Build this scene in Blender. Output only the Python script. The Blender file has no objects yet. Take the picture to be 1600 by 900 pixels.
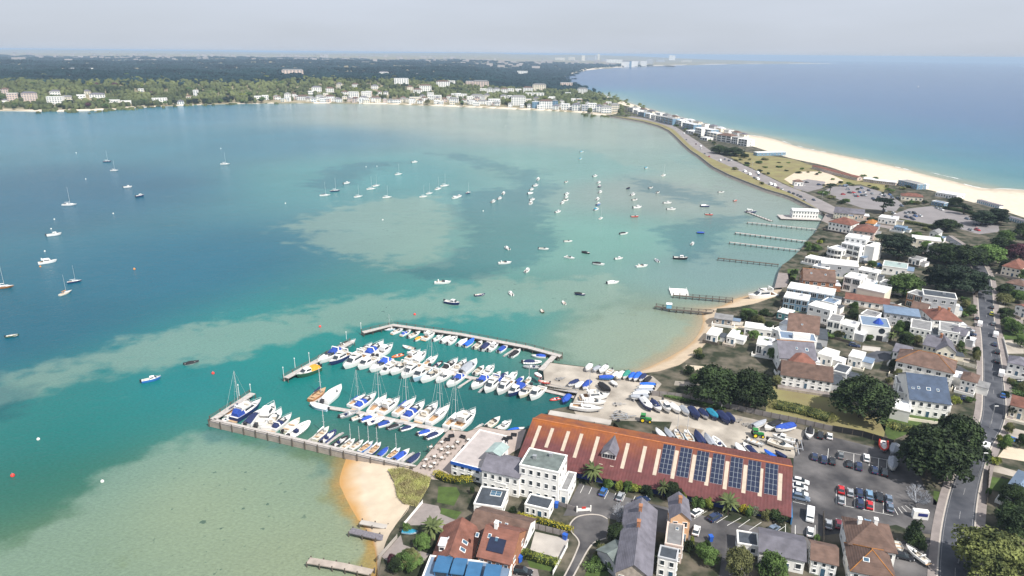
import bpy, math, random
import numpy as np
from mathutils import Matrix, Vector
from mathutils.geometry import tessellate_polygon
R = math.radians
rnd = random.Random(7)
SC = bpy.context.scene
COL = SC.collection

# ---------------------------------------------------------------- camera
CAM_H, FPX = 118.0, 1067.0
PITCH, ROLL = math.atan(367 / FPX), R(0.5)
_f = Vector((0, math.cos(PITCH), -math.sin(PITCH)))
_r0, _u0 = Vector((1, 0, 0)), Vector((0, math.sin(PITCH), math.cos(PITCH)))
_r = _r0 * math.cos(ROLL) + _u0 * math.sin(ROLL)
_u = _u0 * math.cos(ROLL) - _r0 * math.sin(ROLL)
cam = bpy.data.cameras.new('camera')
cam.sensor_width, cam.lens = 36.0, 36.0 * FPX / 1600
cam.clip_start, cam.clip_end = 1.0, 90000.0
camo = bpy.data.objects.new('camera', cam)
COL.objects.link(camo)
_m = Matrix((_r, _u, -_f)).transposed().to_4x4()
_m.translation = (0, 0, CAM_H)
camo.matrix_world = _m
SC.camera = camo

# ---------------------------------------------------------------- sky, sun, exposure
SUN_EL, SUN_AZ = 50.0, 138.0          # azimuth clockwise from the view direction (+Y)
w = bpy.data.worlds.new('World')
SC.world = w
w.use_nodes = True
nt = w.node_tree
bg = nt.nodes['Background']
sky = nt.nodes.new('ShaderNodeTexSky')
sky.sky_type = 'NISHITA'
sky.sun_disc = False
sky.sun_elevation, sky.sun_rotation = R(SUN_EL), R(SUN_AZ)
sky.air_density, sky.dust_density, sky.ozone_density, sky.altitude = 1.0, 1.6, 1.2, 100
# a thin veil of high cloud over the whole sky
tc = nt.nodes.new('ShaderNodeTexCoord')
mp = nt.nodes.new('ShaderNodeMapping')
mp.inputs['Scale'].default_value = (1.2, 1.2, 7.0)
nz = nt.nodes.new('ShaderNodeTexNoise')
nz.inputs['Scale'].default_value, nz.inputs['Detail'].default_value = 1.6, 6
cr = nt.nodes.new('ShaderNodeMapRange')
cr.inputs['From Min'].default_value, cr.inputs['From Max'].default_value = 0.35, 0.75
cr.inputs['To Min'].default_value, cr.inputs['To Max'].default_value = 0.78, 1.0
mx = nt.nodes.new('ShaderNodeMix')
mx.data_type = 'RGBA'
mx.inputs['B'].default_value = (10.4, 11.3, 12.9, 1)
L = nt.links.new
L(tc.outputs['Generated'], mp.inputs['Vector']); L(mp.outputs['Vector'], nz.inputs['Vector'])
L(nz.outputs['Fac'], cr.inputs['Value']); L(cr.outputs['Result'], mx.inputs['Factor'])
L(sky.outputs['Color'], mx.inputs['A']); L(mx.outputs['Result'], bg.inputs['Color'])
bg.inputs['Strength'].default_value = 0.05
sl = bpy.data.lights.new('sun', 'SUN')
sl.energy, sl.angle, sl.color = 5.0, R(0.6), (1.0, 0.95, 0.87)
so = bpy.data.objects.new('sun', sl)
COL.objects.link(so)
_az, _el = R(SUN_AZ), R(SUN_EL)
SUN_DIR = Vector((math.sin(_az) * math.cos(_el), math.cos(_az) * math.cos(_el), math.sin(_el)))
so.rotation_euler = SUN_DIR.to_track_quat('Z', 'Y').to_euler()
so.location = (200, -100, 400)
SC.view_settings.view_transform = 'Standard'
SC.view_settings.look = 'None'
SC.view_settings.exposure = 0.34
SC.view_settings.gamma = 1.0
SC.render.engine = 'CYCLES'
SC.cycles.use_denoising = True
SC.cycles.max_bounces = 6
SC.cycles.volume_bounces = 0
SC.cycles.transparent_max_bounces = 8

# ---------------------------------------------------------------- where a point of the ground lies
def P(px, py, z=2.0):
    d = _f + _r * ((px - 800) / FPX) - _u * ((py - 450) / FPX)
    t = (z - CAM_H) / d.z
    return Vector((d.x * t, d.y * t, z))
def W(pts, z=2.0): return [P(x, y, z) for x, y in pts]
class Z:                               # pixel reader for an enlarged crop
    def __init__(s, ox, oy, k): s.o, s.k = (ox, oy), k
    def __call__(s, x, y): return (s.o[0] + x / s.k, s.o[1] + y / s.k)

# ---------------------------------------------------------------- materials
MATS = {}
def mat(name, col, rough=.75, var=.12, scale=.6, metal=0., bump=0., rv=0., col2=None, thr=None, spec=.4, detail=5):
    if name in MATS: return MATS[name]
    m = bpy.data.materials.new(name)
    m.use_nodes = True
    n, l = m.node_tree.nodes, m.node_tree.links.new
    b = n['Principled BSDF']
    b.inputs['Roughness'].default_value = rough
    b.inputs['Metallic'].default_value = metal
    b.inputs['Specular IOR Level'].default_value = spec
    g = n.new('ShaderNodeNewGeometry')
    t = n.new('ShaderNodeTexNoise')
    t.inputs['Scale'].default_value, t.inputs['Detail'].default_value = scale, detail
    l(g.outputs['Position'], t.inputs['Vector'])
    x = n.new('ShaderNodeMix'); x.data_type = 'RGBA'
    c1 = tuple(c * (1 - var) for c in col)
    c2 = tuple(min(.9, c * (1 + var)) for c in (col2 or col))
    x.inputs['A'].default_value = (*c1, 1); x.inputs['B'].default_value = (*c2, 1)
    mr = n.new('ShaderNodeMapRange')
    lo, hi = thr or (.3, .7)
    mr.inputs['From Min'].default_value, mr.inputs['From Max'].default_value = lo, hi
    l(t.outputs['Fac'], mr.inputs['Value']); l(mr.outputs['Result'], x.inputs['Factor'])
    out = x.outputs['Result']
    if rv:
        oi = n.new('ShaderNodeObjectInfo')
        r2 = n.new('ShaderNodeMapRange')
        r2.inputs['To Min'].default_value, r2.inputs['To Max'].default_value = 1 - rv, 1 + rv
        l(oi.outputs['Random'], r2.inputs['Value'])
        v = n.new('ShaderNodeVectorMath'); v.operation = 'SCALE'
        l(out, v.inputs[0]); l(r2.outputs['Result'], v.inputs['Scale'])
        out = v.outputs[0]
    l(out, b.inputs['Base Color'])
    if bump:
        bp = n.new('ShaderNodeBump')
        bp.inputs['Strength'].default_value, bp.inputs['Distance'].default_value = bump, .15
        l(t.outputs['Fac'], bp.inputs['Height']); l(bp.outputs['Normal'], b.inputs['Normal'])
    MATS[name] = m
    return m
def wave_mat(name, col, period, depth=.06, rough=.7, var=.2, axis='Z', rv=0, metal=0):
    """boards, tile courses, corrugated sheet: fine relief too small to build"""
    m = mat(name, col, rough, var, .5, metal, rv=rv)
    n, l = m.node_tree.nodes, m.node_tree.links.new
    if any(q.type == 'TEX_WAVE' for q in n): return m
    tcd = n.new('ShaderNodeTexCoord')
    wv = n.new('ShaderNodeTexWave'); wv.bands_direction = axis
    wv.inputs['Scale'].default_value = 0.314 / period
    wv.inputs['Distortion'].default_value = .3
    l(tcd.outputs['Object'], wv.inputs['Vector'])
    bp = n.new('ShaderNodeBump'); bp.inputs['Strength'].default_value = .6; bp.inputs['Distance'].default_value = depth
    l(wv.outputs['Fac'], bp.inputs['Height']); l(bp.outputs['Normal'], n['Principled BSDF'].inputs['Normal'])
    return m

# ---------------------------------------------------------------- mesh and object helpers
class MB:
    def __init__(s): s.v, s.f, s.mi, s.cur = [], [], [], 0
    def add(s, vs, fs):
        o = len(s.v); s.v += [tuple(q) for q in vs]
        for f in fs: s.f.append(tuple(i + o for i in f)); s.mi.append(s.cur)
        return s
    def box(s, x0, x1, y0, y1, z0, z1):
        return s.add([(x, y, z) for z in (z0, z1) for x, y in ((x0, y0), (x1, y0), (x1, y1), (x0, y1))],
                     [(3, 2, 1, 0), (4, 5, 6, 7), (0, 1, 5, 4), (1, 2, 6, 5), (2, 3, 7, 6), (3, 0, 4, 7)])
    def prism(s, poly, z0, z1, top=True, bottom=True):
        n = len(poly)
        a = sum(poly[i][0] * poly[(i + 1) % n][1] - poly[(i + 1) % n][0] * poly[i][1] for i in range(n))
        if a < 0: poly = poly[::-1]
        vs = [(p[0], p[1], z0) for p in poly] + [(p[0], p[1], z1) for p in poly]
        fs = [(i, (i + 1) % n, n + (i + 1) % n, n + i) for i in range(n)]
        tri = tessellate_polygon([[Vector((p[0], p[1], 0)) for p in poly]])
        for t in tri:
            u, v, q = (Vector(poly[k][:2]) for k in t)
            t = t if (v - u).cross(q - u) > 0 else t[::-1]
            if top: fs.append(tuple(n + k for k in t))
            if bottom: fs.append(tuple(t[::-1]))
        return s.add(vs, fs)
    def tube(s, p0, p1, r0, r1=None, n=6, cap=True):
        r1 = r0 if r1 is None else r1
        p0, p1 = Vector(p0), Vector(p1)
        d = (p1 - p0).normalized()
        a = d.orthogonal().normalized(); b = d.cross(a)
        vs = [p + (a * math.cos(t) + b * math.sin(t)) * r for p, r in ((p0, r0), (p1, r1)) for t in [2 * math.pi * k / n for k in range(n)]]
        fs = [(k, (k + 1) % n, n + (k + 1) % n, n + k) for k in range(n)]
        if cap: fs += [tuple(range(n))[::-1], tuple(range(n, 2 * n))]
        return s.add(vs, fs)
    def loft(s, rings, closed=True, cap0=False, cap1=False):
        n = len(rings[0]); vs = [p for r in rings for p in r]; fs = []
        for j in range(len(rings) - 1):
            for k in range(n if closed else n - 1):
                fs.append((j * n + k, j * n + (k + 1) % n, (j + 1) * n + (k + 1) % n, (j + 1) * n + k))
        if cap0: fs.append(tuple(range(n))[::-1])
        if cap1: fs.append(tuple(range((len(rings) - 1) * n, len(rings) * n)))
        return s.add(vs, fs)
    def mesh(s, name, *mats, smooth=False):
        me = bpy.data.meshes.new(name)
        me.from_pydata(s.v, [], s.f)
        for m in mats: me.materials.append(m)
        if len(mats) > 1: me.polygons.foreach_set('material_index', s.mi)
        if smooth: me.polygons.foreach_set('use_smooth', [True] * len(s.f))
        me.update()
        return me
def obj(name, me, parent=None, loc=None, rz=0, sc=None, label=None, cat=None, group=None, kind=None):
    o = bpy.data.objects.new(name, me)
    COL.objects.link(o)
    if parent is not None: o.parent = parent
    if loc is not None: o.location = loc
    if rz: o.rotation_euler = (0, 0, rz)
    if sc is not None: o.scale = (sc, sc, sc) if isinstance(sc, (int, float)) else sc
    for k, v in (('label', label), ('category', cat), ('group', group), ('kind', kind)):
        if v: o[k] = v
    return o
def thing(name, loc, rz=0, label=None, cat=None, group=None, sc=None):
    return obj(name, None, None, loc, rz, sc, label, cat, group)
ORD = ['first', 'second', 'third', 'fourth', 'fifth', 'sixth', 'seventh', 'eighth', 'ninth', 'tenth', 'eleventh', 'twelfth',
       'thirteenth', 'fourteenth', 'fifteenth', 'sixteenth', 'seventeenth', 'eighteenth', 'nineteenth', 'twentieth'] + \
      ['twenty-' + q for q in ('first', 'second', 'third', 'fourth', 'fifth', 'sixth', 'seventh', 'eighth', 'ninth')] + ['thirtieth'] + \
      ['thirty-' + q for q in ('first', 'second', 'third', 'fourth', 'fifth', 'sixth', 'seventh', 'eighth', 'ninth')] + ['fortieth']
for _t, _th in (('forty', 'fiftieth'), ('fifty', 'sixtieth'), ('sixty', 'seventieth'), ('seventy', 'eightieth'), ('eighty', 'ninetieth')): ORD += [_t + '-' + q for q in ORD[:9]] + [_th]
# ================================================================ the setting
M = dict(
    white=mat('white_render', (.80, .79, .76), .8, .05, .3), cream=mat('cream_render', (.74, .68, .56), .8, .06, .3),
    tarmac=mat('tarmac', (.06, .058, .064), .9, .35, .12, col2=(.125, .118, .118), detail=10, thr=(.35, .75)),
    road=mat('road_asphalt', (.045, .05, .066), .88, .25, .2, detail=10, col2=(.075, .078, .09)),
    pave=mat('pavement_slabs', (.235, .205, .195), .9, .15, .5, detail=8),
    kerb=mat('kerb_stone', (.42, .38, .34), .9, .1),
    yard=mat('yard_concrete', (.31, .275, .235), .92, .2, .15, detail=10, col2=(.40, .36, .31)),
    grit=mat('grey_concrete', (.40, .37, .34), .92, .18, .2, detail=9),
    sand=mat('dry_sand', (.54, .455, .35), .95, .1, .25, detail=9), wet=mat('wet_sand', (.60, .38, .17), .6, .25, .25, detail=8, col2=(.68, .5, .28)),
    dune=mat('dune_grass', (.38, .33, .15), .95, .4, .5, detail=9, col2=(.48, .42, .24)),
    lawn=mat('lawn', (.055, .09, .02), .95, .3, .4, detail=9), dry=mat('dry_grass', (.27, .22, .11), .95, .35, .08, detail=10, col2=(.17, .16, .065)),
    paint=mat('road_paint', (.72, .71, .68), .8, .15, 2.), yellow=mat('yellow_paint', (.6, .42, .08), .8, .15, 2.),
    wood=wave_mat('weathered_boards', (.36, .31, .27), .18, .02, .85, .2, 'X'),
    pile=mat('dark_timber', (.10, .085, .07), .9, .3, 2.), decking=mat('grey_decking', (.42, .39, .37), .85, .2, 1.),
    brick=mat('brick', (.34, .155, .085), .85, .2, 1.5), metal=mat('galvanised_steel', (.5, .51, .53), .4, .1, 2., metal=.6),
    black=mat('black_rubber', (.02, .02, .022), .7, .1), glass=mat('dark_glass', (.03, .04, .05), .08, .2, spec=.8),
    blueglass=mat('blue_glass', (.05, .11, .17), .1, .2, spec=.8),
)

# ---------------------------------------------------------------- water
BEACH_S_WATER = [(541, 717), (531, 750), (537, 770), (547, 790), (560, 812), (583, 847), (592, 930)]
BEACH_E_WATER = [(1000, 580), (1027, 568), (1050, 556), (1073, 542), (1087, 529), (1096, 514), (1099, 500), (1096, 486)]
BEACH_G_WATER = [(1100, 484), (1130, 478), (1147, 468), (1187, 458), (1209, 452)]
def resample(pts, n):
    pts = [Vector(p) for p in pts]; ds = [0]
    for a, b in zip(pts, pts[1:]): ds.append(ds[-1] + (b - a).length)
    out = []
    for k in range(n):
        t = ds[-1] * k / (n - 1); i = max(0, min(len(pts) - 2, sum(1 for d in ds if d <= t) - 1))
        out.append(pts[i].lerp(pts[i + 1], (t - ds[i]) / max(1e-6, ds[i + 1] - ds[i])))
    return out
def smooth_line(pts, n):                      # Catmull-Rom through the points
    pts = [Vector(p) for p in pts]; pts = [pts[0] * 2 - pts[1]] + pts + [pts[-1] * 2 - pts[-2]]; out = []
    for i in range(1, len(pts) - 2):
        a, b, c, d = pts[i - 1:i + 3]
        for k in range(6):
            t = k / 6
            out.append(.5 * ((2 * b) + (c - a) * t + (2 * a - 5 * b + 4 * c - d) * t * t + (3 * b - a - 3 * c + d) * t ** 3))
    out.append(pts[-2])
    return resample(out, n)

def inside(px, py, poly):
    r = np.zeros(px.shape, bool); n = len(poly)
    for i in range(n):
        (x0, y0), (x1, y1) = poly[i], poly[(i + 1) % n]
        if y0 == y1: continue
        c = ((y0 > py) != (y1 > py)) & (px < (x1 - x0) * (py - y0) / (y1 - y0) + x0)
        r ^= c
    return r
def sdist(px, py, poly):                      # signed distance, positive inside
    d = np.full(px.shape, 1e9); n = len(poly)
    for i in range(n):
        (x0, y0), (x1, y1) = poly[i], poly[(i + 1) % n]
        dx, dy = x1 - x0, y1 - y0
        t = np.clip(((px - x0) * dx + (py - y0) * dy) / (dx * dx + dy * dy + 1e-9), 0, 1)
        d = np.minimum(d, np.hypot(px - x0 - t * dx, py - y0 - t * dy))
    return np.where(inside(px, py, poly), d, -d)
W0 = lambda pts: [(q.x, q.y) for q in W(pts, 0)]
# pale sand banks seen through the shallow water, dark eelgrass beds
BANKS = [W0([(-150, 640), (0, 575), (110, 560), (230, 520), (360, 495), (470, 478), (560, 462), (680, 455), (760, 430), (830, 440), (960, 425), (1010, 460), (930, 480), (840, 500), (700, 500), (600, 505), (500, 530), (430, 545), (330, 570), (220, 585), (120, 600), (40, 625), (-150, 690)]),
         W0([(430, 360), (470, 340), (530, 322), (600, 306), (690, 308), (716, 345), (714, 392), (695, 408), (650, 420), (600, 425), (555, 412), (515, 398), (470, 382)]),
         W0([(-80, 880), (20, 840), (90, 790), (160, 740), (250, 695), (340, 680), (420, 690), (540, 720), (560, 800), (600, 850), (580, 920), (300, 960), (-80, 960)]),
         W0([(860, 520), (960, 485), (1060, 490), (1100, 510), (1090, 545), (1020, 580), (880, 570)]),
         W0([(700, 175), (860, 178), (980, 190), (1060, 225), (1130, 275), (1160, 300), (1060, 290), (960, 250), (860, 225), (740, 205)])]
WEED = [W0([(670, 240), (720, 238), (790, 252), (835, 272), (825, 280), (770, 268), (710, 252)]),
        W0([(470, 285), (520, 262), (580, 250), (640, 252), (600, 265), (560, 285), (500, 300)]),
        W0([(700, 300), (780, 292), (850, 300), (860, 330), (870, 380), (850, 410), (790, 425), (735, 440), (680, 440), (600, 425), (690, 408), (715, 380), (712, 340)]),
        W0([(1020, 360), (1090, 340), (1180, 335), (1140, 370), (1110, 400), (1080, 420), (1030, 395)]),
        W0([(980, 275), (1040, 285), (1110, 305), (1150, 325), (1080, 318), (1000, 300)]),
        W0([(480, 705), (530, 715), (545, 770), (570, 830), (560, 836), (530, 800), (505, 750)]),
        W0([(330, 668), (420, 690), (540, 722), (530, 732), (420, 705), (330, 685)]),
        W0([(790, 265), (840, 262), (880, 300), (840, 320), (790, 300)]), W0([(-80, 590), (0, 580), (60, 600), (40, 650), (-80, 680)]),
        W0([(1040, 568), (1080, 540), (1090, 515), (1096, 500), (1080, 500), (1068, 530), (1030, 560)])]
BAYF = W0([(935, 146), (950, 152), (1000, 167), (1100, 196), (1200, 214), (1300, 240), (1400, 261), (1487, 282), (1558, 296), (1650, 305)])
# control colours of the water (depth and bottom together): linear base colours at places
def lin(r, g, b): return tuple(((c / 255) / 12.92 if c < 11 else (((c / 255) + .055) / 1.055) ** 2.4) for c in (r, g, b))
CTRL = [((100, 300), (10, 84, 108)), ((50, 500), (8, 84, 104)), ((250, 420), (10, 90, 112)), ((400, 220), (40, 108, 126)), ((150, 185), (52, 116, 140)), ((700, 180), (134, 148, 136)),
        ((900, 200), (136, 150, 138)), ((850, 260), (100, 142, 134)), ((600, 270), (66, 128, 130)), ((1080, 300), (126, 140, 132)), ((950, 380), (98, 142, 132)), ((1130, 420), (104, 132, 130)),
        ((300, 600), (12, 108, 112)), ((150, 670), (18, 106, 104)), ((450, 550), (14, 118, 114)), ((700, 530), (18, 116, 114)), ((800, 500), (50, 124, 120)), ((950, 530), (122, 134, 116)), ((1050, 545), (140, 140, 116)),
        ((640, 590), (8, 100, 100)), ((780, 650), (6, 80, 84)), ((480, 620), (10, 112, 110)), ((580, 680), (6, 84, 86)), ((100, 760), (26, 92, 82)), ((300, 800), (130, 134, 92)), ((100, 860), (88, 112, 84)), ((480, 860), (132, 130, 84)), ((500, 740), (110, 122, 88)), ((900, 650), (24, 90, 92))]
def build_water():
    xs = np.concatenate([-np.geomspace(40000, 1300, 24), np.linspace(-1250, -260, 80), np.linspace(-250, 300, 190), np.linspace(310, 1250, 90), np.geomspace(1300, 60000, 34)])
    ys = np.concatenate([np.linspace(40, 100, 12), np.linspace(102, 420, 170), np.linspace(424, 1000, 130), np.linspace(1008, 2600, 110), np.geomspace(2640, 70000, 34)])
    X, Y = np.meshgrid(xs, ys); nx, ny = len(xs), len(ys)
    sand = np.full(X.shape, -1e9); weed = np.full(X.shape, -1e9)
    for p in BANKS: sand = np.maximum(sand, sdist(X, Y, p))
    for p in WEED: weed = np.maximum(weed, sdist(X, Y, p))
    sc = np.clip(np.hypot(X, Y) / 300, .35, 4)             # a bank's rim is broader where the bottom slopes gently
    sand = np.clip(sand / (14 * sc) * .5 + .5, 0, 1); weed = np.clip(weed / (12 * sc) * .5 + .5, 0, 1)
    num = np.zeros(X.shape + (3,)); den = np.zeros(X.shape)
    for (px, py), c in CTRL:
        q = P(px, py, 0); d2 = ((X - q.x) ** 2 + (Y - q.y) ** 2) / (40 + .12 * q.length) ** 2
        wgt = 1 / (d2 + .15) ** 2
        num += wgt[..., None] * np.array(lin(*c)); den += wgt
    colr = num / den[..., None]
    # the open bay: turquoise over the beach shelf, then deep blue
    dist = np.full(X.shape, 1e9)
    for i in range(len(BAYF) - 1):
        (x0, y0), (x1, y1) = BAYF[i], BAYF[i + 1]
        dx, dy = x1 - x0, y1 - y0
        t = np.clip(((X - x0) * dx + (Y - y0) * dy) / (dx * dx + dy * dy), 0, 1)
        dist = np.minimum(dist, np.hypot(X - x0 - t * dx, Y - y0 - t * dy))
    bay = (np.interp(Y, [q[1] for q in BAYF[::-1]], [q[0] for q in BAYF[::-1]]) < X + 25)
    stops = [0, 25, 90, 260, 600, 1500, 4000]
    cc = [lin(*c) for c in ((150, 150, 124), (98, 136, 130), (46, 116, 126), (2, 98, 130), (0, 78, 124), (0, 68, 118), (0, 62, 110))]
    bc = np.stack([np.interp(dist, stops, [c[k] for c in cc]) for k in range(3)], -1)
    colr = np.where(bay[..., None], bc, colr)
    sand = np.where(bay, 0, sand); weed = np.where(bay, 0, weed)
    for line, rch, c in ((BEACH_S_WATER, 2.6, (.36, .22, .075)), (BEACH_E_WATER, 4.0, (.34, .27, .18)), (BEACH_G_WATER, 4.0, (.34, .27, .18))):   # sand just under the surface
        ln = [(q.x, q.y) for q in smooth_line(W(line, 0), 40)]; dd = np.full(X.shape, 1e9)
        for (x0, y0), (x1, y1) in zip(ln, ln[1:]):
            dx, dy = x1 - x0, y1 - y0; t = np.clip(((X - x0) * dx + (Y - y0) * dy) / (dx * dx + dy * dy + 1e-9), 0, 1)
            dd = np.minimum(dd, np.hypot(X - x0 - t * dx, Y - y0 - t * dy))
        k = np.exp(-dd / rch)[..., None]; colr = colr * (1 - k) + np.array(c) * k; weed = weed * (1 - k[..., 0]); sand = sand * (1 - k[..., 0])
    me = bpy.data.meshes.new('water')
    V = np.stack([X.ravel(), Y.ravel(), -(X.ravel() ** 2 + Y.ravel() ** 2) / (2 * 6371000.)], -1)   # the earth's own curve
    idx = np.arange(nx * ny).reshape(ny, nx)
    Fq = np.stack([idx[:-1, :-1].ravel(), idx[:-1, 1:].ravel(), idx[1:, 1:].ravel(), idx[1:, :-1].ravel()], -1)
    me.vertices.add(len(V)); me.vertices.foreach_set('co', V.ravel())
    me.loops.add(Fq.size); me.loops.foreach_set('vertex_index', Fq.ravel())
    me.polygons.add(len(Fq)); me.polygons.foreach_set('loop_start', np.arange(0, Fq.size, 4)); me.polygons.foreach_set('loop_total', np.full(len(Fq), 4))
    me.update(calc_edges=True)
    for nme, arr in (('sand', sand), ('weed', weed)):
        me.attributes.new(nme, 'FLOAT', 'POINT').data.foreach_set('value', arr.ravel().astype(np.float32))
    ca = me.attributes.new('tint', 'FLOAT_COLOR', 'POINT')
    ca.data.foreach_set('color', np.concatenate([colr.reshape(-1, 3), np.ones((X.size, 1))], 1).ravel().astype(np.float32))
    m = bpy.data.materials.new('sea_water'); m.use_nodes = True
    n, l = m.node_tree.nodes, m.node_tree.links.new
    b = n['Principled BSDF']
    def A(nm):
        q = n.new('ShaderNodeAttribute'); q.attribute_name = nm; return q
    g = n.new('ShaderNodeNewGeometry')
    def noise(s, d, ve=g.outputs['Position']):
        q = n.new('ShaderNodeTexNoise'); q.inputs['Scale'].default_value = s; q.inputs['Detail'].default_value = d; l(ve, q.inputs['Vector']); return q
    def rng(v, a, bb, c=0., d=1., smooth=True):
        q = n.new('ShaderNodeMapRange'); q.interpolation_type = 'SMOOTHSTEP' if smooth else 'LINEAR'
        for k, val in zip(('From Min', 'From Max', 'To Min', 'To Max'), (a, bb, c, d)): q.inputs[k].default_value = val
        l(v, q.inputs['Value']); return q.outputs['Result']
    def mth(op, a, bb):
        q = n.new('ShaderNodeMath'); q.operation = op
        for i, s in enumerate((a, bb)):
            if isinstance(s, (int, float)): q.inputs[i].default_value = s
            else: l(s, q.inputs[i])
        return q.outputs[0]
    def mixc(f, a, bb):
        q = n.new('ShaderNodeMix'); q.data_type = 'RGBA'
        l(f, q.inputs['Factor']); l(a, q.inputs['A'])
        if isinstance(bb, tuple): q.inputs['B'].default_value = (*bb, 1)
        else: l(bb, q.inputs['B'])
        return q.outputs['Result']
    n1, n2, n3 = noise(.018, 9), noise(.09, 8), noise(.35, 6)
    jag = mth('ADD', mth('MULTIPLY', mth('SUBTRACT', n1.outputs['Fac'], .5), 1.5), mth('MULTIPLY', mth('SUBTRACT', n2.outputs['Fac'], .5), 1.5))
    fs = rng(mth('ADD', A('sand').outputs['Fac'], jag), .35, .85)
    fw = rng(mth('ADD', A('weed').outputs['Fac'], mth('MULTIPLY', jag, .7)), .38, .8)
    base = A('tint').outputs['Color']
    pale = mixc(rng(n2.outputs['Fac'], .3, .7), base, (.22, .36, .27))
    c1 = mixc(mth('MULTIPLY', fs, .55), base, (.215, .30, .245))
    dk = n.new('ShaderNodeMix'); dk.data_type = 'RGBA'; dk.blend_type = 'MULTIPLY'; dk.inputs['Factor'].default_value = 1
    l(c1, dk.inputs['A']); dk.inputs['B'].default_value = (.46, .66, .76, 1)
    c2 = mixc(mth('MULTIPLY', fw, .9), c1, dk.outputs['Result'])
    # small clumps of weed lying on the pale sand
    tuft = mth('MULTIPLY', rng(n3.outputs['Fac'], .64, .70), rng(A('sand').outputs['Fac'], .5, .8))
    tuft = mth('MULTIPLY', tuft, rng(n1.outputs['Fac'], .49, .59))
    c3 = mixc(mth('MULTIPLY', tuft, .7), c2, (.025, .07, .06))
    # shading of wind ripples and gusts, painted into the base colour as grain
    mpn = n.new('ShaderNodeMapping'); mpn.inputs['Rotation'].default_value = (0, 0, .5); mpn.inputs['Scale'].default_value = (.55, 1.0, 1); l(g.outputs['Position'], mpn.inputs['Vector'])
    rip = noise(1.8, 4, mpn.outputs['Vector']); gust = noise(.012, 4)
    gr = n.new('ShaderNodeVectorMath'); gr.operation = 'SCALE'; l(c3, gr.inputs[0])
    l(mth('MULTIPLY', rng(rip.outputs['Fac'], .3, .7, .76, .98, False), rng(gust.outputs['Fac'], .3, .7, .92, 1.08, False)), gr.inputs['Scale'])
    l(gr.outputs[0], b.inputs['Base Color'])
    b.inputs['Roughness'].default_value = .16
    b.inputs['IOR'].default_value = 1.33
    b.inputs['Specular IOR Level'].default_value = .17
    w1, w2, w3 = noise(.55, 4), noise(2.2, 3), noise(.11, 3)
    bp = n.new('ShaderNodeBump'); bp.inputs['Strength'].default_value = .55; bp.inputs['Distance'].default_value = .4
    l(mth('ADD', w1.outputs['Fac'], mth('ADD', mth('MULTIPLY', w2.outputs['Fac'], .35), mth('MULTIPLY', w3.outputs['Fac'], 1.6))), bp.inputs['Height']); l(bp.outputs['Normal'], b.inputs['Normal'])
    me.materials.append(m)
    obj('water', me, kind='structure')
build_water()

# ---------------------------------------------------------------- land
def sheet(name, pts, m, z, skirt=None, parent=None, kind='structure'):
    """flat sheet over world points; skirt = depth of the vertical edge below it"""
    q = MB(); poly = [(p[0], p[1]) for p in pts]
    if skirt: q.prism(poly, z - skirt, z, bottom=False)
    else:
        a = sum(poly[i][0] * poly[(i + 1) % len(poly)][1] - poly[(i + 1) % len(poly)][0] * poly[i][1] for i in range(len(poly)))
        if a < 0: poly = poly[::-1]
        vs = [(x, y, z) for x, y in poly]; fs = []
        for t in tessellate_polygon([[Vector(v) for v in vs]]):
            u, v, k = (Vector(vs[i][:2]) for i in t)
            fs.append(t if (v - u).cross(k - u) > 0 else t[::-1])
        q.add(vs, fs)
    return obj(name, q.mesh(name, m), parent, kind=None if parent else kind)
def strip(name, lines, m, parent=None, kind='structure', smooth=True):
    """lofted strip through several polylines of equal point count"""
    q = MB(); q.loft([[tuple(p) for p in ln] for ln in lines], closed=False)
    return obj(name, q.mesh(name, m, smooth=smooth), parent, kind=None if parent else kind)
# harbour side: landward rim of each beach, seawalls; then the bay side
SHORE_ROAD_WALL = [(1300, 336), (1284, 331), (1260, 320), (1235, 307.5), (1200, 297.5), (1170, 286), (1140, 274), (1114, 261), (1105, 254), (1091, 243), (1080, 236), (1067.5, 225), (1055, 212.5), (1045, 204), (1030, 197), (1005, 190), (980, 185.6), (950, 181)]
EAST_WALL = [(1222, 452), (1216, 426), (1222, 414), (1234, 406), (1250, 391), (1258, 381), (1266, 370), (1273, 364), (1279, 354), (1284, 345), (1292, 337)]
BAY_RIM = [(935, 152), (960, 160), (1000, 172), (1050, 187), (1100, 203), (1150, 220), (1190, 233), (1235, 247), (1290, 259), (1340, 275), (1400, 286), (1470, 301), (1500, 311), (1560, 327), (1620, 346), (1720, 372)]
BAY_WATER = [(933, 145), (955, 153), (1000, 166), (1050, 180.5), (1100, 195), (1150, 208), (1200, 215), (1250, 230), (1300, 240), (1350, 250), (1400, 261), (1450, 274), (1487, 282.5), (1533, 294), (1600, 297), (1720, 312)]
BEACH_S_RIM = [(640, 728), (638, 745), (640, 790), (622, 815), (606, 840), (596, 872), (588, 920)]
BEACH_E_RIM = [(1000, 584), (1030, 580), (1062, 570), (1092, 549), (1108, 530), (1116, 512), (1118, 492), (1120, 482)]
BEACH_G_RIM = [(1120, 482), (1150, 480), (1180, 474), (1215, 462), (1222, 452)]
shedA, shedB = P(834, 654, 10), P(1237, 729, 10)     # ridge of the long shed
SX = (shedB - shedA).normalized(); SX.z = 0; SX.normalize(); SY = Vector((-SX.y, SX.x, 0))
LZ = 2.0
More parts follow.
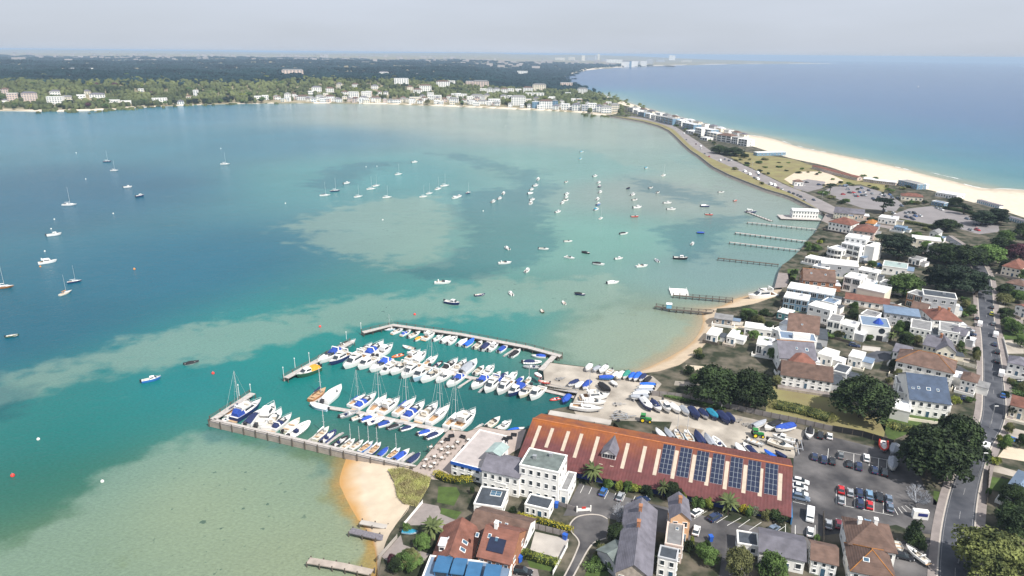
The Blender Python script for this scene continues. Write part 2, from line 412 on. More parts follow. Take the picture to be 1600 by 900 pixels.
def land_outline():
    o = []
    o += [(q.x, q.y) for q in W(BEACH_S_RIM[::-1], LZ)]                    # up along the near beach
    o += [(q.x, q.y) for q in W([(650, 729), (701, 671), (730, 674), (752, 666), (792, 672), (822, 670)], LZ)]
    a = shedA + SY * 10.0; o += [(a.x, a.y)]
    a = shedA + SX * 30 + SY * 10.0; o += [(a.x, a.y)]
    o += [(q.x, q.y) for q in W([(960, 660), (900, 655), (857, 648), (856, 641), (893, 634), (903, 612), (851, 602), (849, 580), (860, 566), (882, 569), (940, 576)], LZ)]
    o += [(q.x, q.y) for q in W(BEACH_E_RIM, LZ)]
    o += [(q.x, q.y) for q in W(BEACH_G_RIM[1:], LZ)]
    o += [(q.x, q.y) for q in W(EAST_WALL[1:], LZ)]
    o += [(q.x, q.y) for q in W(SHORE_ROAD_WALL[1:], LZ)]
    o += [(q.x, q.y) for q in W([(930, 166)], LZ)]
    o += [(q.x, q.y) for q in W(BAY_RIM, LZ)]
    o += [(900, 300), (700, 40), (-20, 40)]
    return o
land = sheet('ground', land_outline(), mat('town_ground', (.026, .036, .015), .95, .3, .2, col2=(.095, .082, .062), detail=10, thr=(.4, .65)), LZ, 4.0)
def beach(name, rim, water, m, under, n=60, zr=LZ + .02, mid=.45):
    a = smooth_line(W(rim, LZ), n); b = smooth_line(W(water, 0), n)
    for v in a: v.z = zr
    mdl = [p.lerp(q, mid) for p, q in zip(a, b)]
    for v in mdl: v.z = zr * (1 - mid) * .75 + .2
    c = [q + (q - p).normalized() * under for p, q in zip(a, b)]
    for v in c: v.z = -.7
    for v in b: v.z = .03
    return strip(name, [a, mdl, b, c], m)
def sand_mat(name, dry, wetc, z0, z1):
    """sand that is darker where the water has just been, by height above the water"""
    m = mat(name, dry, .95, .1, .3, detail=9)
    n, l = m.node_tree.nodes, m.node_tree.links.new
    b = n['Principled BSDF']; src = b.inputs['Base Color'].links[0].from_socket
    g = n.new('ShaderNodeNewGeometry'); sx = n.new('ShaderNodeSeparateXYZ'); l(g.outputs['Position'], sx.inputs[0])
    t = n.new('ShaderNodeTexNoise'); t.inputs['Scale'].default_value = .12; l(g.outputs['Position'], t.inputs['Vector'])
    ad = n.new('ShaderNodeMath'); ad.operation = 'MULTIPLY_ADD'; l(t.outputs['Fac'], ad.inputs[0]); ad.inputs[1].default_value = .7; l(sx.outputs['Z'], ad.inputs[2])
    mr = n.new('ShaderNodeMapRange'); mr.inputs['From Min'].default_value, mr.inputs['From Max'].default_value = z0, z1; l(ad.outputs[0], mr.inputs['Value'])
    x = n.new('ShaderNodeMix'); x.data_type = 'RGBA'; l(mr.outputs['Result'], x.inputs['Factor']); x.inputs['A'].default_value = (*wetc, 1); l(src, x.inputs['B'])
    l(x.outputs['Result'], b.inputs['Base Color'])
    return m
bs = beach('beach', BEACH_S_RIM, BEACH_S_WATER, sand_mat('golden_sand', (.53, .44, .335), (.44, .25, .09), .42, 1.0), 2.5, mid=.5)
beach('beach', BEACH_E_RIM, BEACH_E_WATER, sand_mat('cove_sand', (.50, .40, .29), (.40, .27, .15), .4, 1.0), 4, mid=.4)
beach('beach', BEACH_G_RIM, BEACH_G_WATER, MATS['cove_sand'], 4, mid=.4)
beach('beach', BAY_RIM, BAY_WATER, sand_mat('bay_sand', (.58, .51, .41), (.38, .32, .25), .35, .8), 10, 120)

# roads, car parks, yards, gardens: sheets laid one above the other
def flat(name, px, m, lvl, kind='structure'): return sheet(name, W(px, LZ), m, LZ + .006 * lvl, kind=kind)
ROAD_L = [(1465, 930), (1466, 890), (1469, 850), (1474.5, 811), (1487, 761), (1507, 710), (1528, 669), (1535, 640), (1536, 601), (1536, 565), (1534, 527), (1531, 502), (1527, 452), (1522, 425), (1505, 395), (1470, 372)]
ROAD_R = [(1519, 930), (1519, 890), (1520, 850), (1523, 811), (1529, 765), (1545, 705), (1564, 672), (1571, 640), (1568, 601), (1564, 565), (1558, 530), (1553, 502), (1550, 455), (1543, 425), (1522, 395), (1482, 368)]
def road(name, l, r, m, lvl, n=60):
    a, b = smooth_line(W(l, LZ), n), smooth_line(W(r, LZ), n)
    for v in a + b: v.z = LZ + .006 * lvl
    return strip(name, [a, b][::-1], m, smooth=False), a, b
def offset(line, d):
    out = []
    for i, p in enumerate(line):
        t = (line[min(i + 1, len(line) - 1)] - line[max(i - 1, 0)]); t.z = 0; t.normalize()
        out.append(p + Vector((-t.y, t.x, 0)) * d)
    return out
main_road, RL, RR = road('road', ROAD_L, ROAD_R, M['road'], 4)
def pavement(line, d, kerbd):                     # pavement raised by a kerb on one side of a road
    a = [v.copy() for v in line]; b = offset(line, d); k = offset(line, kerbd)
    for v in a + b + k: v.z = LZ + .12
    a0 = [v.copy() for v in a]
    for v in a0: v.z = LZ
    ls = [a0, a, k] if d > 0 else [k, a, a0]
    kb = strip('kerb', ls, M['kerb'], smooth=False)
    strip('pavement', [k, b] if d > 0 else [b, k], M['pave'], smooth=False)
pavement(RL, 2.2, .35); pavement(RR, -2.4, -.35)
SR_L = [(1290, 333), (1260, 316), (1230, 300), (1200, 289), (1170, 274), (1140, 260), (1105, 244), (1080, 228), (1065, 214), (1050, 201), (1030, 193), (1005, 187), (980, 183)]
SR_R = [(1330, 338), (1302, 322), (1265, 304), (1227, 289), (1190, 271), (1142, 249), (1110, 235), (1092, 222), (1075, 211), (1057, 199), (1036, 190.5), (1005, 184.5), (980, 181)]
shore_road, SRL, SRR = road('road', SR_L, SR_R, mat('pale_asphalt', (.23, .21, .21), .9, .15, .1, detail=8), 4, 70)
wl = resample(W(SHORE_ROAD_WALL, LZ), 70)
for v in wl: v.z = LZ + .012
strip('verge', [SRL, wl], M['dry'])
# seawall coping along the shore road: a wall with a sloping stone apron in the water
wq = [[v + Vector((0, 0, d)) for v in offset(wl, o)] for o, d in ((-.5, 0), (-.5, .7), (.2, .7), (.3, -.2), (2.6, -2.2))]
obj('sea_wall', MB().loft([[tuple(p) for p in r] for r in wq], closed=False).mesh('sea_wall', mat('sea_wall_stone', (.22, .20, .18), .9, .3, .5)), label='long curved grey sea wall with sloping apron beside the shore road', cat='sea wall')
YARD = [(851, 602), (849, 580), (860, 567), (882, 570), (1000, 584), (1020, 588), (1034, 600), (1020, 617), (1060, 629), (1160, 651), (1259, 673), (1241, 716), (1040, 686), (1050, 659), (960, 657), (900, 648), (893, 634), (903, 612)]
flat('yard', YARD, M['yard'], 2)
CARPARK = [(1236, 833), (1240, 716), (1259, 673), (1330, 690), (1420, 712), (1450, 770), (1480, 800), (1478, 838), (1430, 832), (1400, 820), (1280, 838)]
flat('car_park', CARPARK, M['tarmac'], 3)
HOTELPARK = [(880, 806), (905, 755), (1000, 783), (1100, 806), (1240, 836), (1282, 842), (1270, 862), (1180, 858), (1166, 885), (1160, 930), (1120, 930), (1128, 866), (1100, 850), (960, 812), (930, 806)]
flat('car_park', HOTELPARK, M['tarmac'], 2)
CULDESAC = [(870, 930), (882.7, 900), (894.7, 876), (904.7, 852), (904, 844), (893, 831), (890.7, 820), (900, 809), (913, 804.7), (927, 804), (940, 806), (950, 811), (951, 825), (947, 840), (935, 845), (925, 849), (916, 863), (897, 900), (886, 930)]
flat('road', CULDESAC, M['tarmac'], 3)
def kerbline(px, wd=.35, m=None, h=.11):
    ln = smooth_line(W(px, LZ), 40); a, b = offset(ln, wd / 2), offset(ln, -wd / 2)
    q = MB().loft([[(p.x, p.y, LZ) for p in b], [(p.x, p.y, LZ + h) for p in b], [(p.x, p.y, LZ + h) for p in a], [(p.x, p.y, LZ) for p in a]], closed=False)
    return obj('kerb', q.mesh('kerb', m or M['kerb']), kind='structure')
kerbline([(879, 906), (894, 877), (903, 856), (905, 848), (901, 840), (893, 831), (890.5, 820), (900, 809), (913, 805), (927, 804), (940, 806), (949, 811)])
kerbline([(893, 906), (906, 882), (917, 862), (926, 850), (934, 845.5), (947, 841)])
flat('terrace', [(650, 730), (701, 672), (730, 675), (752, 667), (792, 673), (822, 671), (812, 700), (755, 735), (700, 752), (668, 748), (640, 733)], mat('terrace_paving', (.36, .30, .27), .9, .12, .4, detail=8), 2)
flat('drive', [(1396, 850), (1432, 838), (1470, 842), (1466, 905), (1390, 905)], M['tarmac'], 2)
flat('side_road', [(1345, 556), (1370, 548), (1440, 552), (1500, 572), (1534, 592), (1534, 605), (1490, 590), (1440, 570), (1390, 562), (1360, 568)], M['road'], 2)
flat('beach_car_park', [(1395, 335), (1420, 326), (1455, 322), (1500, 332), (1560, 352), (1562, 362), (1530, 366), (1480, 352), (1450, 350), (1400, 340)], mat('pale_car_park', (.21, .195, .2), .9, .12, .1, detail=8), 2)
flat('beach_car_park', [(1285, 300), (1300, 292), (1345, 290), (1390, 304), (1410, 318), (1400, 330), (1350, 326), (1320, 316)], MATS['pale_car_park'], 2)
flat('heath', [(1142, 246), (1150, 235), (1195, 242), (1240, 249), (1280, 262), (1330, 276), (1390, 290), (1380, 300), (1345, 288), (1300, 290), (1250, 298), (1228, 288), (1190, 270)], M['dry'], 2)
flat('path', [(1225, 280), (1245, 268), (1290, 268), (1318, 282), (1300, 290), (1270, 292), (1240, 290)], M['sand'], 3)
flat('car_park', [(1240, 284), (1262, 280), (1290, 284), (1285, 294), (1262, 300), (1240, 294)], MATS['pale_car_park'], 4)
flat('promenade', [(1330, 338), (1290, 334), (1284, 345), (1300, 352), (1330, 345), (1400, 360), (1395, 345)], M['pave'], 2)
# ================================================================ builders: boats, vehicles, trees, houses
gel = dict(
    white=mat('white_gelcoat', (.78, .78, .77), .25, .03, .5, rv=.05), cream=mat('cream_gelcoat', (.74, .68, .56), .3, .05, .5), navy=mat('navy_gelcoat', (.02, .035, .12), .2, .1, .5),
    pale=mat('pale_blue_gelcoat', (.42, .58, .70), .3, .05), green=mat('dark_green_paint', (.03, .10, .06), .35, .1), red=mat('red_gelcoat', (.55, .045, .03), .35, .1),
    orange=mat('orange_rubber', (.75, .16, .03), .6, .1), grey=mat('grey_rubber', (.26, .28, .30), .6, .15), black=mat('black_gelcoat', (.02, .022, .028), .3, .1),
    blue=mat('blue_gelcoat', (.03, .16, .45), .3, .1), wood=mat('varnished_wood', (.36, .16, .06), .35, .2, 2.))
cloth = dict(
    blue=mat('blue_canvas', (.02, .065, .34), .85, .2, 1.5, rv=.25), navy=mat('navy_canvas', (.015, .025, .085), .85, .2, 1.5), black=mat('black_canvas', (.018, .018, .022), .85, .2, 1.5), royal=mat('royal_blue_canvas', (.015, .11, .55), .8, .15, 1.5),
    grey=mat('grey_canvas', (.30, .32, .36), .85, .15, 1.5), white=mat('white_canvas', (.74, .74, .74), .85, .06, 1.5), orange=mat('orange_canvas', (.75, .30, .03), .8, .15, 1.5), green=mat('green_canvas', (.03, .22, .17), .8, .15), teal=mat('teal_canvas', (.02, .22, .34), .85, .2, 1.5))
deckm = mat('non_slip_deck', (.58, .57, .55), .6, .06, .8); teak = mat('teak_deck', (.45, .31, .19), .7, .15, 1.5); seatm = mat('cream_seat_vinyl', (.5, .46, .40), .6, .08, 1.)
antif = mat('antifouling', (.02, .035, .07), .7, .15); alu = mat('spar_aluminium', (.62, .62, .62), .4, .05, metal=.3); engm = mat('outboard_black', (.03, .03, .035), .35, .1)

def halfbeam(t, B, full, stern):
    """deck half-beam at t (0 stern .. 1 bow)"""
    if t < .45: k = stern + (1 - stern) * math.sin(t / .45 * math.pi / 2)
    else: k = max(0.0, 1 - ((t - .45) / .55) ** full)
    return B / 2 * k
TS = [0, .12, .25, .38, .5, .6, .7, .79, .87, .93, .975, 1]
def hull_geo(L, B, fb, full=2.3, stern=.88, sheer=.35, rake=.10, keel=.45):
    sec = []
    for t in TS:
        wd = halfbeam(t, B, full, stern); z = fb * (1 + sheer * t * t)
        ww = halfbeam(t, B * .86, full * .82, stern)
        x = -L / 2 + L * t; xw = x - L * rake * max(0, (t - .4) / .6) ** 2
        sec.append((x, xw, max(wd, .03), max(ww, .015), z))
    return sec
def hull_mesh(sec, m, keel=.4, under=None):
    q = MB(); rings = []
    for x, xw, wd, ww, z in sec:
        xm = x * .45 + xw * .55
        rings.append([(x, -wd, z), (xm, -(wd * .45 + ww * .55), z * .42), (xw, -ww, .06), (xw, 0, -keel), (xw, ww, .06), (xm, wd * .45 + ww * .55, z * .42), (x, wd, z)])
    n = 7
    for j in range(len(rings) - 1):
        for k in range(n - 1):
            q.cur = 1 if k in (2, 3) else 0
            q.add([rings[j][k], rings[j][k + 1], rings[j + 1][k + 1], rings[j + 1][k]], [(3, 2, 1, 0)])
    q.cur = 0; q.add(rings[0], [tuple(range(n))])
    # rolled gunwale
    for s in (0, 6):
        for j in range(len(rings) - 1):
            a, b = Vector(rings[j][s]), Vector(rings[j + 1][s])
            ia, ib = Vector((a.x, a.y * .93, a.z + .05)), Vector((b.x, b.y * .93, b.z + .05))
            q.add([a, b, ib, ia], [(0, 1, 2, 3)] if s == 0 else [(3, 2, 1, 0)])
    return q.mesh('hull', m, under or antif, smooth=False)
def zat(sec, x):
    for (a, b) in zip(sec, sec[1:]):
        if a[0] <= x <= b[0]:
            k = (x - a[0]) / (b[0] - a[0]); return a[2] + (b[2] - a[2]) * k, a[4] + (b[4] - a[4]) * k
    return (sec[0][2], sec[0][4]) if x < sec[0][0] else (sec[-1][2], sec[-1][4])
def deck_mesh(sec, x0, x1, inner, m, dz=.03, name='deck'):
    """deck from the bow back to x1 in one piece, side decks beside the well x0..x1, aft deck behind"""
    q = MB(); xs = sorted({s[0] for s in sec} | {x0, x1})
    for a, b in zip(xs, xs[1:]):
        (wa, za), (wb, zb) = zat(sec, a), zat(sec, b)
        wa, wb = wa * .93, wb * .93; za += dz; zb += dz
        if a >= x0 - 1e-6 and b <= x1 + 1e-6:
            for s in (-1, 1):
                v = [(a, s * wa * inner, za), (b, s * wb * inner, zb), (b, s * wb, zb), (a, s * wa, za)]
                q.add(v, [(0, 1, 2, 3)] if s > 0 else [(3, 2, 1, 0)])
        else: q.add([(a, -wa, za), (b, -wb, zb), (b, wb, zb), (a, wa, za)], [(0, 1, 2, 3)])
    return q.mesh(name, m)
def well_mesh(sec, x0, x1, inner, depth, m, name='cockpit'):
    q = MB(); xs = [x0] + [s[0] for s in sec if x0 < s[0] < x1] + [x1]; rings = []
    for x in xs:
        wd, z = zat(sec, x); y = wd * .93 * inner
        rings.append([(x, -y, z + .03), (x, -y, z - depth), (x, y, z - depth), (x, y, z + .03)])
    q.loft(rings, closed=False); q.add(rings[0], [(0, 1, 2, 3)]); q.add(rings[-1], [(3, 2, 1, 0)])
    for f in range(len(q.f)): pass
    return q.mesh(name, m)
def cabin_mesh(sec, x0, x1, k, h, front, back, m, name='cabin', zb=None, top=.82):
    """raised trunk between x0 and x1, walls leaning in, raked ends"""
    q = MB(); r = []
    for x, xt in ((x0, x0 + back), ((x0 + x1) / 2, (x0 + x1) / 2), (x1, x1 - front)):
        wd, z = zat(sec, x); y = wd * .93 * k; z = z if zb is None else zb
        r.append([(x, -y, z - .02), (xt, -y * top, z + h), (xt, y * top, z + h), (x, y, z - .02)])
    q.loft(r, closed=False); q.add(r[0], [(0, 1, 2, 3)]); q.add(r[-1], [(3, 2, 1, 0)])
    return q.mesh(name, m)
def screen_mesh(x0, x1, wy, z0, h, rake, m, name='windscreen', wrap=.6):
    """wrap-round screen: front pane(s) and side wings, with thickness"""
    q = MB(); t = .05
    o = [(x0, -wy), (x1 - .25 * (x1 - x0), -wy * .92), (x1, -wy * wrap), (x1, wy * wrap), (x1 - .25 * (x1 - x0), wy * .92), (x0, wy)]
    lo = [(x, y, z0) for x, y in o]; hi = [(x - rake, y * .86, z0 + h) for x, y in o]
    hi[0] = (x0, -wy * .95, z0 + h * .8); hi[-1] = (x0, wy * .95, z0 + h * .8)
    li = [(x - t, y * .94, z) for x, y, z in lo]; h2 = [(x - t, y * .94, z) for x, y, z in hi]
    q.loft([lo, hi, h2, li], closed=False)
    return q.mesh(name, m)
def rail_mesh(sec, x0, h, m):
    q = MB(); pts = []
    xs = [s[0] for s in sec if s[0] >= x0]
    for s in (-1, 1): pts.append([(x, s * zat(sec, x)[0] * .9, zat(sec, x)[1] + h) for x in xs])
    line = pts[0] + pts[1][::-1]
    for a, b in zip(line, line[1:]): q.tube(a, b, .035, n=4, cap=False)
    for p in line[::2]: q.tube((p[0], p[1], p[2] - h), p, .025, n=4, cap=False)
    return q.mesh('bow_rail', m)
def outboard_mesh(x, z, s=1.):
    q = MB().box(x - .55 * s, x - .02, -.22 * s, .22 * s, z + .05, z + .62 * s)
    q.box(x - .4 * s, x - .12, -.09 * s, .09 * s, z - .9 * s, z + .05)
    return q.mesh('outboard_motor', engm)
def canvas_mesh(sec, x0, x1, k, h, m, name='canvas_cover', ridge=.35):
    q = MB(); r = []
    n = 5
    for j in range(n + 1):
        x = x0 + (x1 - x0) * j / n; wd, z = zat(sec, x); y = wd * k
        e = math.sin(math.pi * min(1, max(0, (j + .6) / (n + 1.2)))) ** .5
        r.append([(x, -y * 1.02, z - .12), (x, -y * .98, z + .1), (x, -y * ridge, z + h * e), (x, y * ridge, z + h * e), (x, y * .98, z + .1), (x, y * 1.02, z - .12)])
    q.loft(r, closed=False); q.add(r[0], [tuple(range(6))]); q.add(r[-1], [tuple(range(6))[::-1]])
    return q.mesh(name, m)
def mast_parts(x, z0, H, boomL, sailm):
    out = [('mast', MB().tube((x, 0, z0), (x, 0, z0 + H), .085, .06, 6).mesh('mast', alu), [])]
    q = MB()
    for k in (.42, .7): q.tube((x, -.09 * H * (1.2 - k), z0 + H * k), (x, .09 * H * (1.2 - k), z0 + H * k), .03, n=4)
    out[0][2].append(('spreader', q.mesh('spreader', alu)))
    if boomL:
        b = MB().tube((x - .1, 0, z0 + 1.0), (x - boomL, 0, z0 + .95), .06, n=6).mesh('boom', alu)
        s = MB().tube((x - .15, 0, z0 + 1.13), (x - boomL * .95, 0, z0 + 1.05), .17, .1, 7).mesh('sail_cover', sailm)
        out.append(('boom', b, [('sail_cover', s)]))
    return out
def rig_mesh(sec, x, z0, H):
    q = MB(); t = (x, 0, z0 + H)
    bx = sec[-1][0] - .1; sx = sec[0][0] + .1
    for p in ((bx, 0, sec[-1][4]), (sx, 0, sec[0][4]), (x - .3, sec[4][2] * .9, sec[4][4]), (x - .3, -sec[4][2] * .9, sec[4][4])): q.tube(p, t, .022, n=3, cap=False)
    return q.mesh('rigging', alu)

BOATS = {}
def boat_parts(kind, hullc, cov):
    """parts of a boat in its own metres: [(name, mesh, [(sub name, mesh)])], length"""
    key = (kind, hullc, cov)
    if key in BOATS: return BOATS[key]
    g = gel[hullc]; wt = gel['white']; o = []
    if kind == 'sport':
        Ln, s = 10., hull_geo(10, 3.3, 1.15)
        o = [('hull', hull_mesh(s, g), []), ('deck', deck_mesh(s, -3.9, .6, .8, deckm), []), ('cockpit', well_mesh(s, -3.9, .6, .8, .7, seatm), []),
             ('cabin', cabin_mesh(s, .6, 3.6, .62, .42, 1.7, .1, wt), [('hatch', MB().box(1.3, 1.9, -.3, .3, 1.66, 1.78).mesh('hatch', M['glass']))]),
             ('windscreen', screen_mesh(-.6, 1.7, 1.28, 1.42, .62, .7, M['glass']), []),
             ('radar_arch', MB().loft([[(-2.6, y * 1.35, 1.2), (-2.1, y * 1.35, 1.2), (-2.5, y * 1.1, 2.35), (-2.9, y * 1.1, 2.35)] for y in (-1, -.92)], cap0=True, cap1=True).loft([[(-2.6, y * 1.35, 1.2), (-2.1, y * 1.35, 1.2), (-2.5, y * 1.1, 2.35), (-2.9, y * 1.1, 2.35)] for y in (.92, 1)], cap0=True, cap1=True).box(-2.92, -2.48, -1.15, 1.15, 2.36, 2.46).mesh('radar_arch', wt), []),
             ('seat', MB().box(-3.8, -3.2, -1.05, 1.05, .5, 1.05).box(-1.1, -.5, .2, 1.05, .5, 1.3).mesh('seat', seatm), []),
             ('swim_platform', MB().box(-5.6, -4.98, -1.25, 1.25, .28, .4).mesh('swim_platform', teak), []), ('bow_rail', rail_mesh(s, .9, .45, alu), [])]
        if cov: o.append(('canvas_cover', canvas_mesh(s, -4.3, -.4, .84, 1.15, cloth[cov]), []))
    elif kind == 'fly':
        Ln, s = 11., hull_geo(11, 3.7, 1.35)
        o = [('hull', hull_mesh(s, g), []), ('deck', deck_mesh(s, -4.6, -2.4, .84, deckm), []), ('cockpit', well_mesh(s, -4.6, -2.4, .84, .75, teak), []),
             ('cabin', cabin_mesh(s, -2.5, 2.9, .78, 1.15, 1.7, .1, wt), [('side_window', MB().loft([[(-2.1, y, 1.95), (1.4, y * .96, 2.0), (.9, y * .86, 2.38), (-2.0, y * .9, 2.38)] for y in (-1.42, 1.42)], cap0=True, cap1=True).mesh('side_window', M['glass']))]),
             ('windscreen', MB().loft([[(2.78, -1.0, 1.72), (1.52, -.92, 2.56), (1.52, .92, 2.56), (2.78, 1.0, 1.72)], [(2.68, -1.0, 1.6), (1.42, -.92, 2.4), (1.42, .92, 2.4), (2.68, 1.0, 1.6)]], cap0=True, cap1=True).mesh('windscreen', M['glass']), []),
             ('flybridge', MB().loft([[(-3.4, -1.25, 2.55), (.9, -1.2, 2.6), (1.5, -.6, 2.6), (1.5, .6, 2.6), (.9, 1.2, 2.6), (-3.4, 1.25, 2.55)], [(-3.5, -1.35, 3.1), (.7, -1.3, 3.2), (1.2, -.6, 3.25), (1.2, .6, 3.25), (.7, 1.3, 3.2), (-3.5, 1.35, 3.1)]], cap0=True).mesh('flybridge', wt), [('seat', MB().box(-3.2, -2.5, -.9, .9, 2.6, 3.0).box(-.6, 0, -.7, .7, 2.65, 3.15).mesh('seat', seatm)), ('screen', MB().loft([[(.75, -1.15, 3.2), (1.1, -.5, 3.25), (1.1, .5, 3.25), (.75, 1.15, 3.2)], [(.5, -1.1, 3.5), (.85, -.5, 3.55), (.85, .5, 3.55), (.5, 1.1, 3.5)]], closed=False).mesh('screen', M['glass']))]),
             ('radar_arch', MB().box(-3.3, -2.9, -1.35, -1.2, 3.1, 3.7).box(-3.3, -2.9, 1.2, 1.35, 3.1, 3.7).box(-3.32, -2.88, -1.35, 1.35, 3.7, 3.8).mesh('radar_arch', wt), []),
             ('swim_platform', MB().box(-6.2, -5.48, -1.4, 1.4, .3, .42).mesh('swim_platform', teak), []), ('bow_rail', rail_mesh(s, .5, .5, alu), [])]
        if cov: o.append(('canvas_cover', canvas_mesh(s, -4.9, -2.4, .84, 1.7, cloth[cov], ridge=.7), []))
    elif kind == 'cabin':                 # small pilot-house or cuddy boat
        Ln, s = 7., hull_geo(7, 2.6, .95)
        o = [('hull', hull_mesh(s, g), []), ('deck', deck_mesh(s, -3.0, -.2, .84, deckm), []), ('cockpit', well_mesh(s, -3.0, -.2, .84, .6, deckm), []),
             ('cabin', cabin_mesh(s, -.6, 2.0, .72, .95, 1.1, .05, wt), [('side_window', MB().loft([[(-.4, y, 1.38), (.95, y * .95, 1.42), (.7, y * .86, 1.78), (-.4, y * .88, 1.76)] for y in (-.93, .93)], cap0=True, cap1=True).mesh('side_window', M['glass']))]),
             ('windscreen', MB().loft([[(1.93, -.72, 1.3), (1.1, -.66, 1.92), (1.1, .66, 1.92), (1.93, .72, 1.3)], [(1.83, -.72, 1.2), (1.0, -.66, 1.8), (1.0, .66, 1.8), (1.83, .72, 1.2)]], cap0=True, cap1=True).mesh('windscreen', M['glass']), []),
             ('outboard_motor', outboard_mesh(-3.5, .75, 1.2), []), ('seat', MB().box(-2.9, -2.4, -.8, .8, .4, .8).mesh('seat', seatm), []), ('bow_rail', rail_mesh(s, .9, .4, alu), [])]
        if cov: o.append(('canvas_cover', canvas_mesh(s, -3.2, -.5, .86, 1.0, cloth[cov], ridge=.6), []))
    elif kind == 'open':                  # open speedboat with low screen
        Ln, s = 6., hull_geo(6, 2.3, .75)
        o = [('hull', hull_mesh(s, g), []), ('deck', deck_mesh(s, -2.7, .7, .8, deckm), []), ('cockpit', well_mesh(s, -2.7, .7, .8, .5, seatm), []),
             ('windscreen', screen_mesh(-.1, .9, .92, .9, .45, .4, M['glass']), []), ('seat', MB().box(-2.6, -2.1, -.75, .75, .3, .72).box(-.9, -.4, -.75, -.2, .3, .85).box(-.9, -.4, .2, .75, .3, .85).mesh('seat', seatm), []), ('outboard_motor', outboard_mesh(-3.0, .6, 1.1), [])]
        if cov: o.append(('canvas_cover', canvas_mesh(s, -2.9, .9, .88, .75, cloth[cov]), []))
    elif kind == 'rib':
        Ln, s = 5.5, hull_geo(5.5, 2.2, .5)
        q = MB(); ln = [(x, -wd * .9, z) for x, _, wd, _, z in s] + [(x, wd * .9, z) for x, _, wd, _, z in s][::-1]
        ln = [p for p in ln if p[0] < 2.72]
        for a, b in zip(ln, ln[1:]): q.tube(a, b, .24, n=7)
        tube = gel[{'white': 'white', 'grey': 'grey', 'red': 'red', 'orange': 'orange', 'black': 'black', 'navy': 'navy'}.get(hullc, 'grey')]
        o = [('hull', hull_mesh(s, wt), []), ('inflated_tube', q.mesh('inflated_tube', tube, smooth=True), []), ('floor', MB().prism([(x, -wd * .7) for x, _, wd, _, z in s] + [(x, wd * .7) for x, _, wd, _, z in s][::-1], .28, .33).mesh('floor', deckm), []),
             ('console', MB().loft([[(-.3, -.4, .3), (.5, -.4, .3), (.5, .4, .3), (-.3, .4, .3)], [(-.1, -.35, 1.15), (.3, -.35, 1.0), (.3, .35, 1.0), (-.1, .35, 1.15)]], cap1=True).mesh('console', wt), []), ('seat', MB().box(-1.3, -.6, -.35, .35, .3, .85).mesh('seat', cloth['navy']), []), ('outboard_motor', outboard_mesh(-2.75, .45, 1.1), [])]
        if cov: o.append(('canvas_cover', canvas_mesh(s, -2.4, .8, .8, .75, cloth[cov]), []))
    elif kind == 'covered':               # laid-up boat under a full cover
        Ln, s = 6., hull_geo(6, 2.2, .85)
        o = [('hull', hull_mesh(s, g), []), ('cover', canvas_mesh(s, -3.02, 2.75, 1.02, .75, cloth[cov or 'blue'], 'cover', ridge=.12), []), ('outboard_motor', outboard_mesh(-3.0, .6, .9), [])]
    elif kind == 'sail':
        Ln, s = 10., hull_geo(10, 3.1, 1.0, full=1.9, stern=.66, sheer=.22, rake=.16)
        o = [('hull', hull_mesh(s, g), []), ('deck', deck_mesh(s, -4.2, -1.4, .55, deckm), []), ('cockpit', well_mesh(s, -4.2, -1.4, .55, .5, teak), []),
             ('coachroof', cabin_mesh(s, -1.4, 2.6, .58, .42, .9, .1, wt), [('side_window', MB().loft([[(-.9, y, 1.2), (1.3, y * .96, 1.22), (1.2, y * .9, 1.36), (-.9, y * .92, 1.36)] for y in (-.86, .86)], cap0=True, cap1=True).mesh('side_window', M['glass'])), ('hatch', MB().box(1.0, 1.5, -.25, .25, 1.45, 1.52).mesh('hatch', M['glass']))]),
             ('sprayhood', MB().loft([[(-1.7 + .5 * k, -.85, 1.4), (-1.7 + .45 * k, -.75, 1.85 - .3 * k), (-1.7 + .45 * k, .75, 1.85 - .3 * k), (-1.7 + .5 * k, .85, 1.4)] for k in (0, 1, 2)], closed=False, cap1=True).mesh('sprayhood', cloth[cov or 'blue']), []),
             ('bow_rail', rail_mesh(s, 3., .5, alu), []), ('rigging', rig_mesh(s, .5, 1.3, 12.2), [])] + mast_parts(.5, 1.35, 12.2, 3.9, cloth[cov or 'blue'])
    elif kind == 'dayboat':               # small open sailing dinghy
        Ln, s = 5., hull_geo(5, 1.9, .6, full=2.0, stern=.72)
        o = [('hull', hull_mesh(s, g), []), ('deck', deck_mesh(s, -2.2, 1.0, .8, teak if hullc == 'wood' else deckm), []), ('cockpit', well_mesh(s, -2.2, 1.0, .8, .38, teak if hullc in ('wood', 'navy', 'blue') else seatm), []),
             ('thwart', MB().box(-1.4, -1.1, -.62, .62, .42, .48).box(.1, .4, -.66, .66, .42, .48).mesh('thwart', teak), []), ] + mast_parts(.9, .5, 5.2, 2.2, cloth[cov or 'white'])
    elif kind == 'dinghy':                # rowing boat or tender
        Ln, s = 4., hull_geo(4, 1.6, .5, stern=.8)
        o = [('hull', hull_mesh(s, g), []), ('interior', well_mesh(s, -1.9, 1.5, .98, .34, deckm, 'interior'), []), ('thwart', MB().box(-1.3, -1.0, -.6, .6, .3, .36).box(.0, .3, -.66, .66, .3, .36).mesh('thwart', teak), []), ('outboard_motor', outboard_mesh(-2., .4, .7), [])]
        if cov: o.append(('canvas_cover', canvas_mesh(s, -1.95, 1.6, .98, .4, cloth[cov]), []))
    BOATS[key] = (o, Ln)
    return BOATS[key]
NBOAT = {}
BNAME = dict(sport='sports_cruiser', fly='motor_cruiser', cabin='cabin_boat', open='speedboat', rib='rigid_inflatable', covered='covered_boat', sail='sailing_yacht', dayboat='sailing_dinghy', dinghy='dinghy')
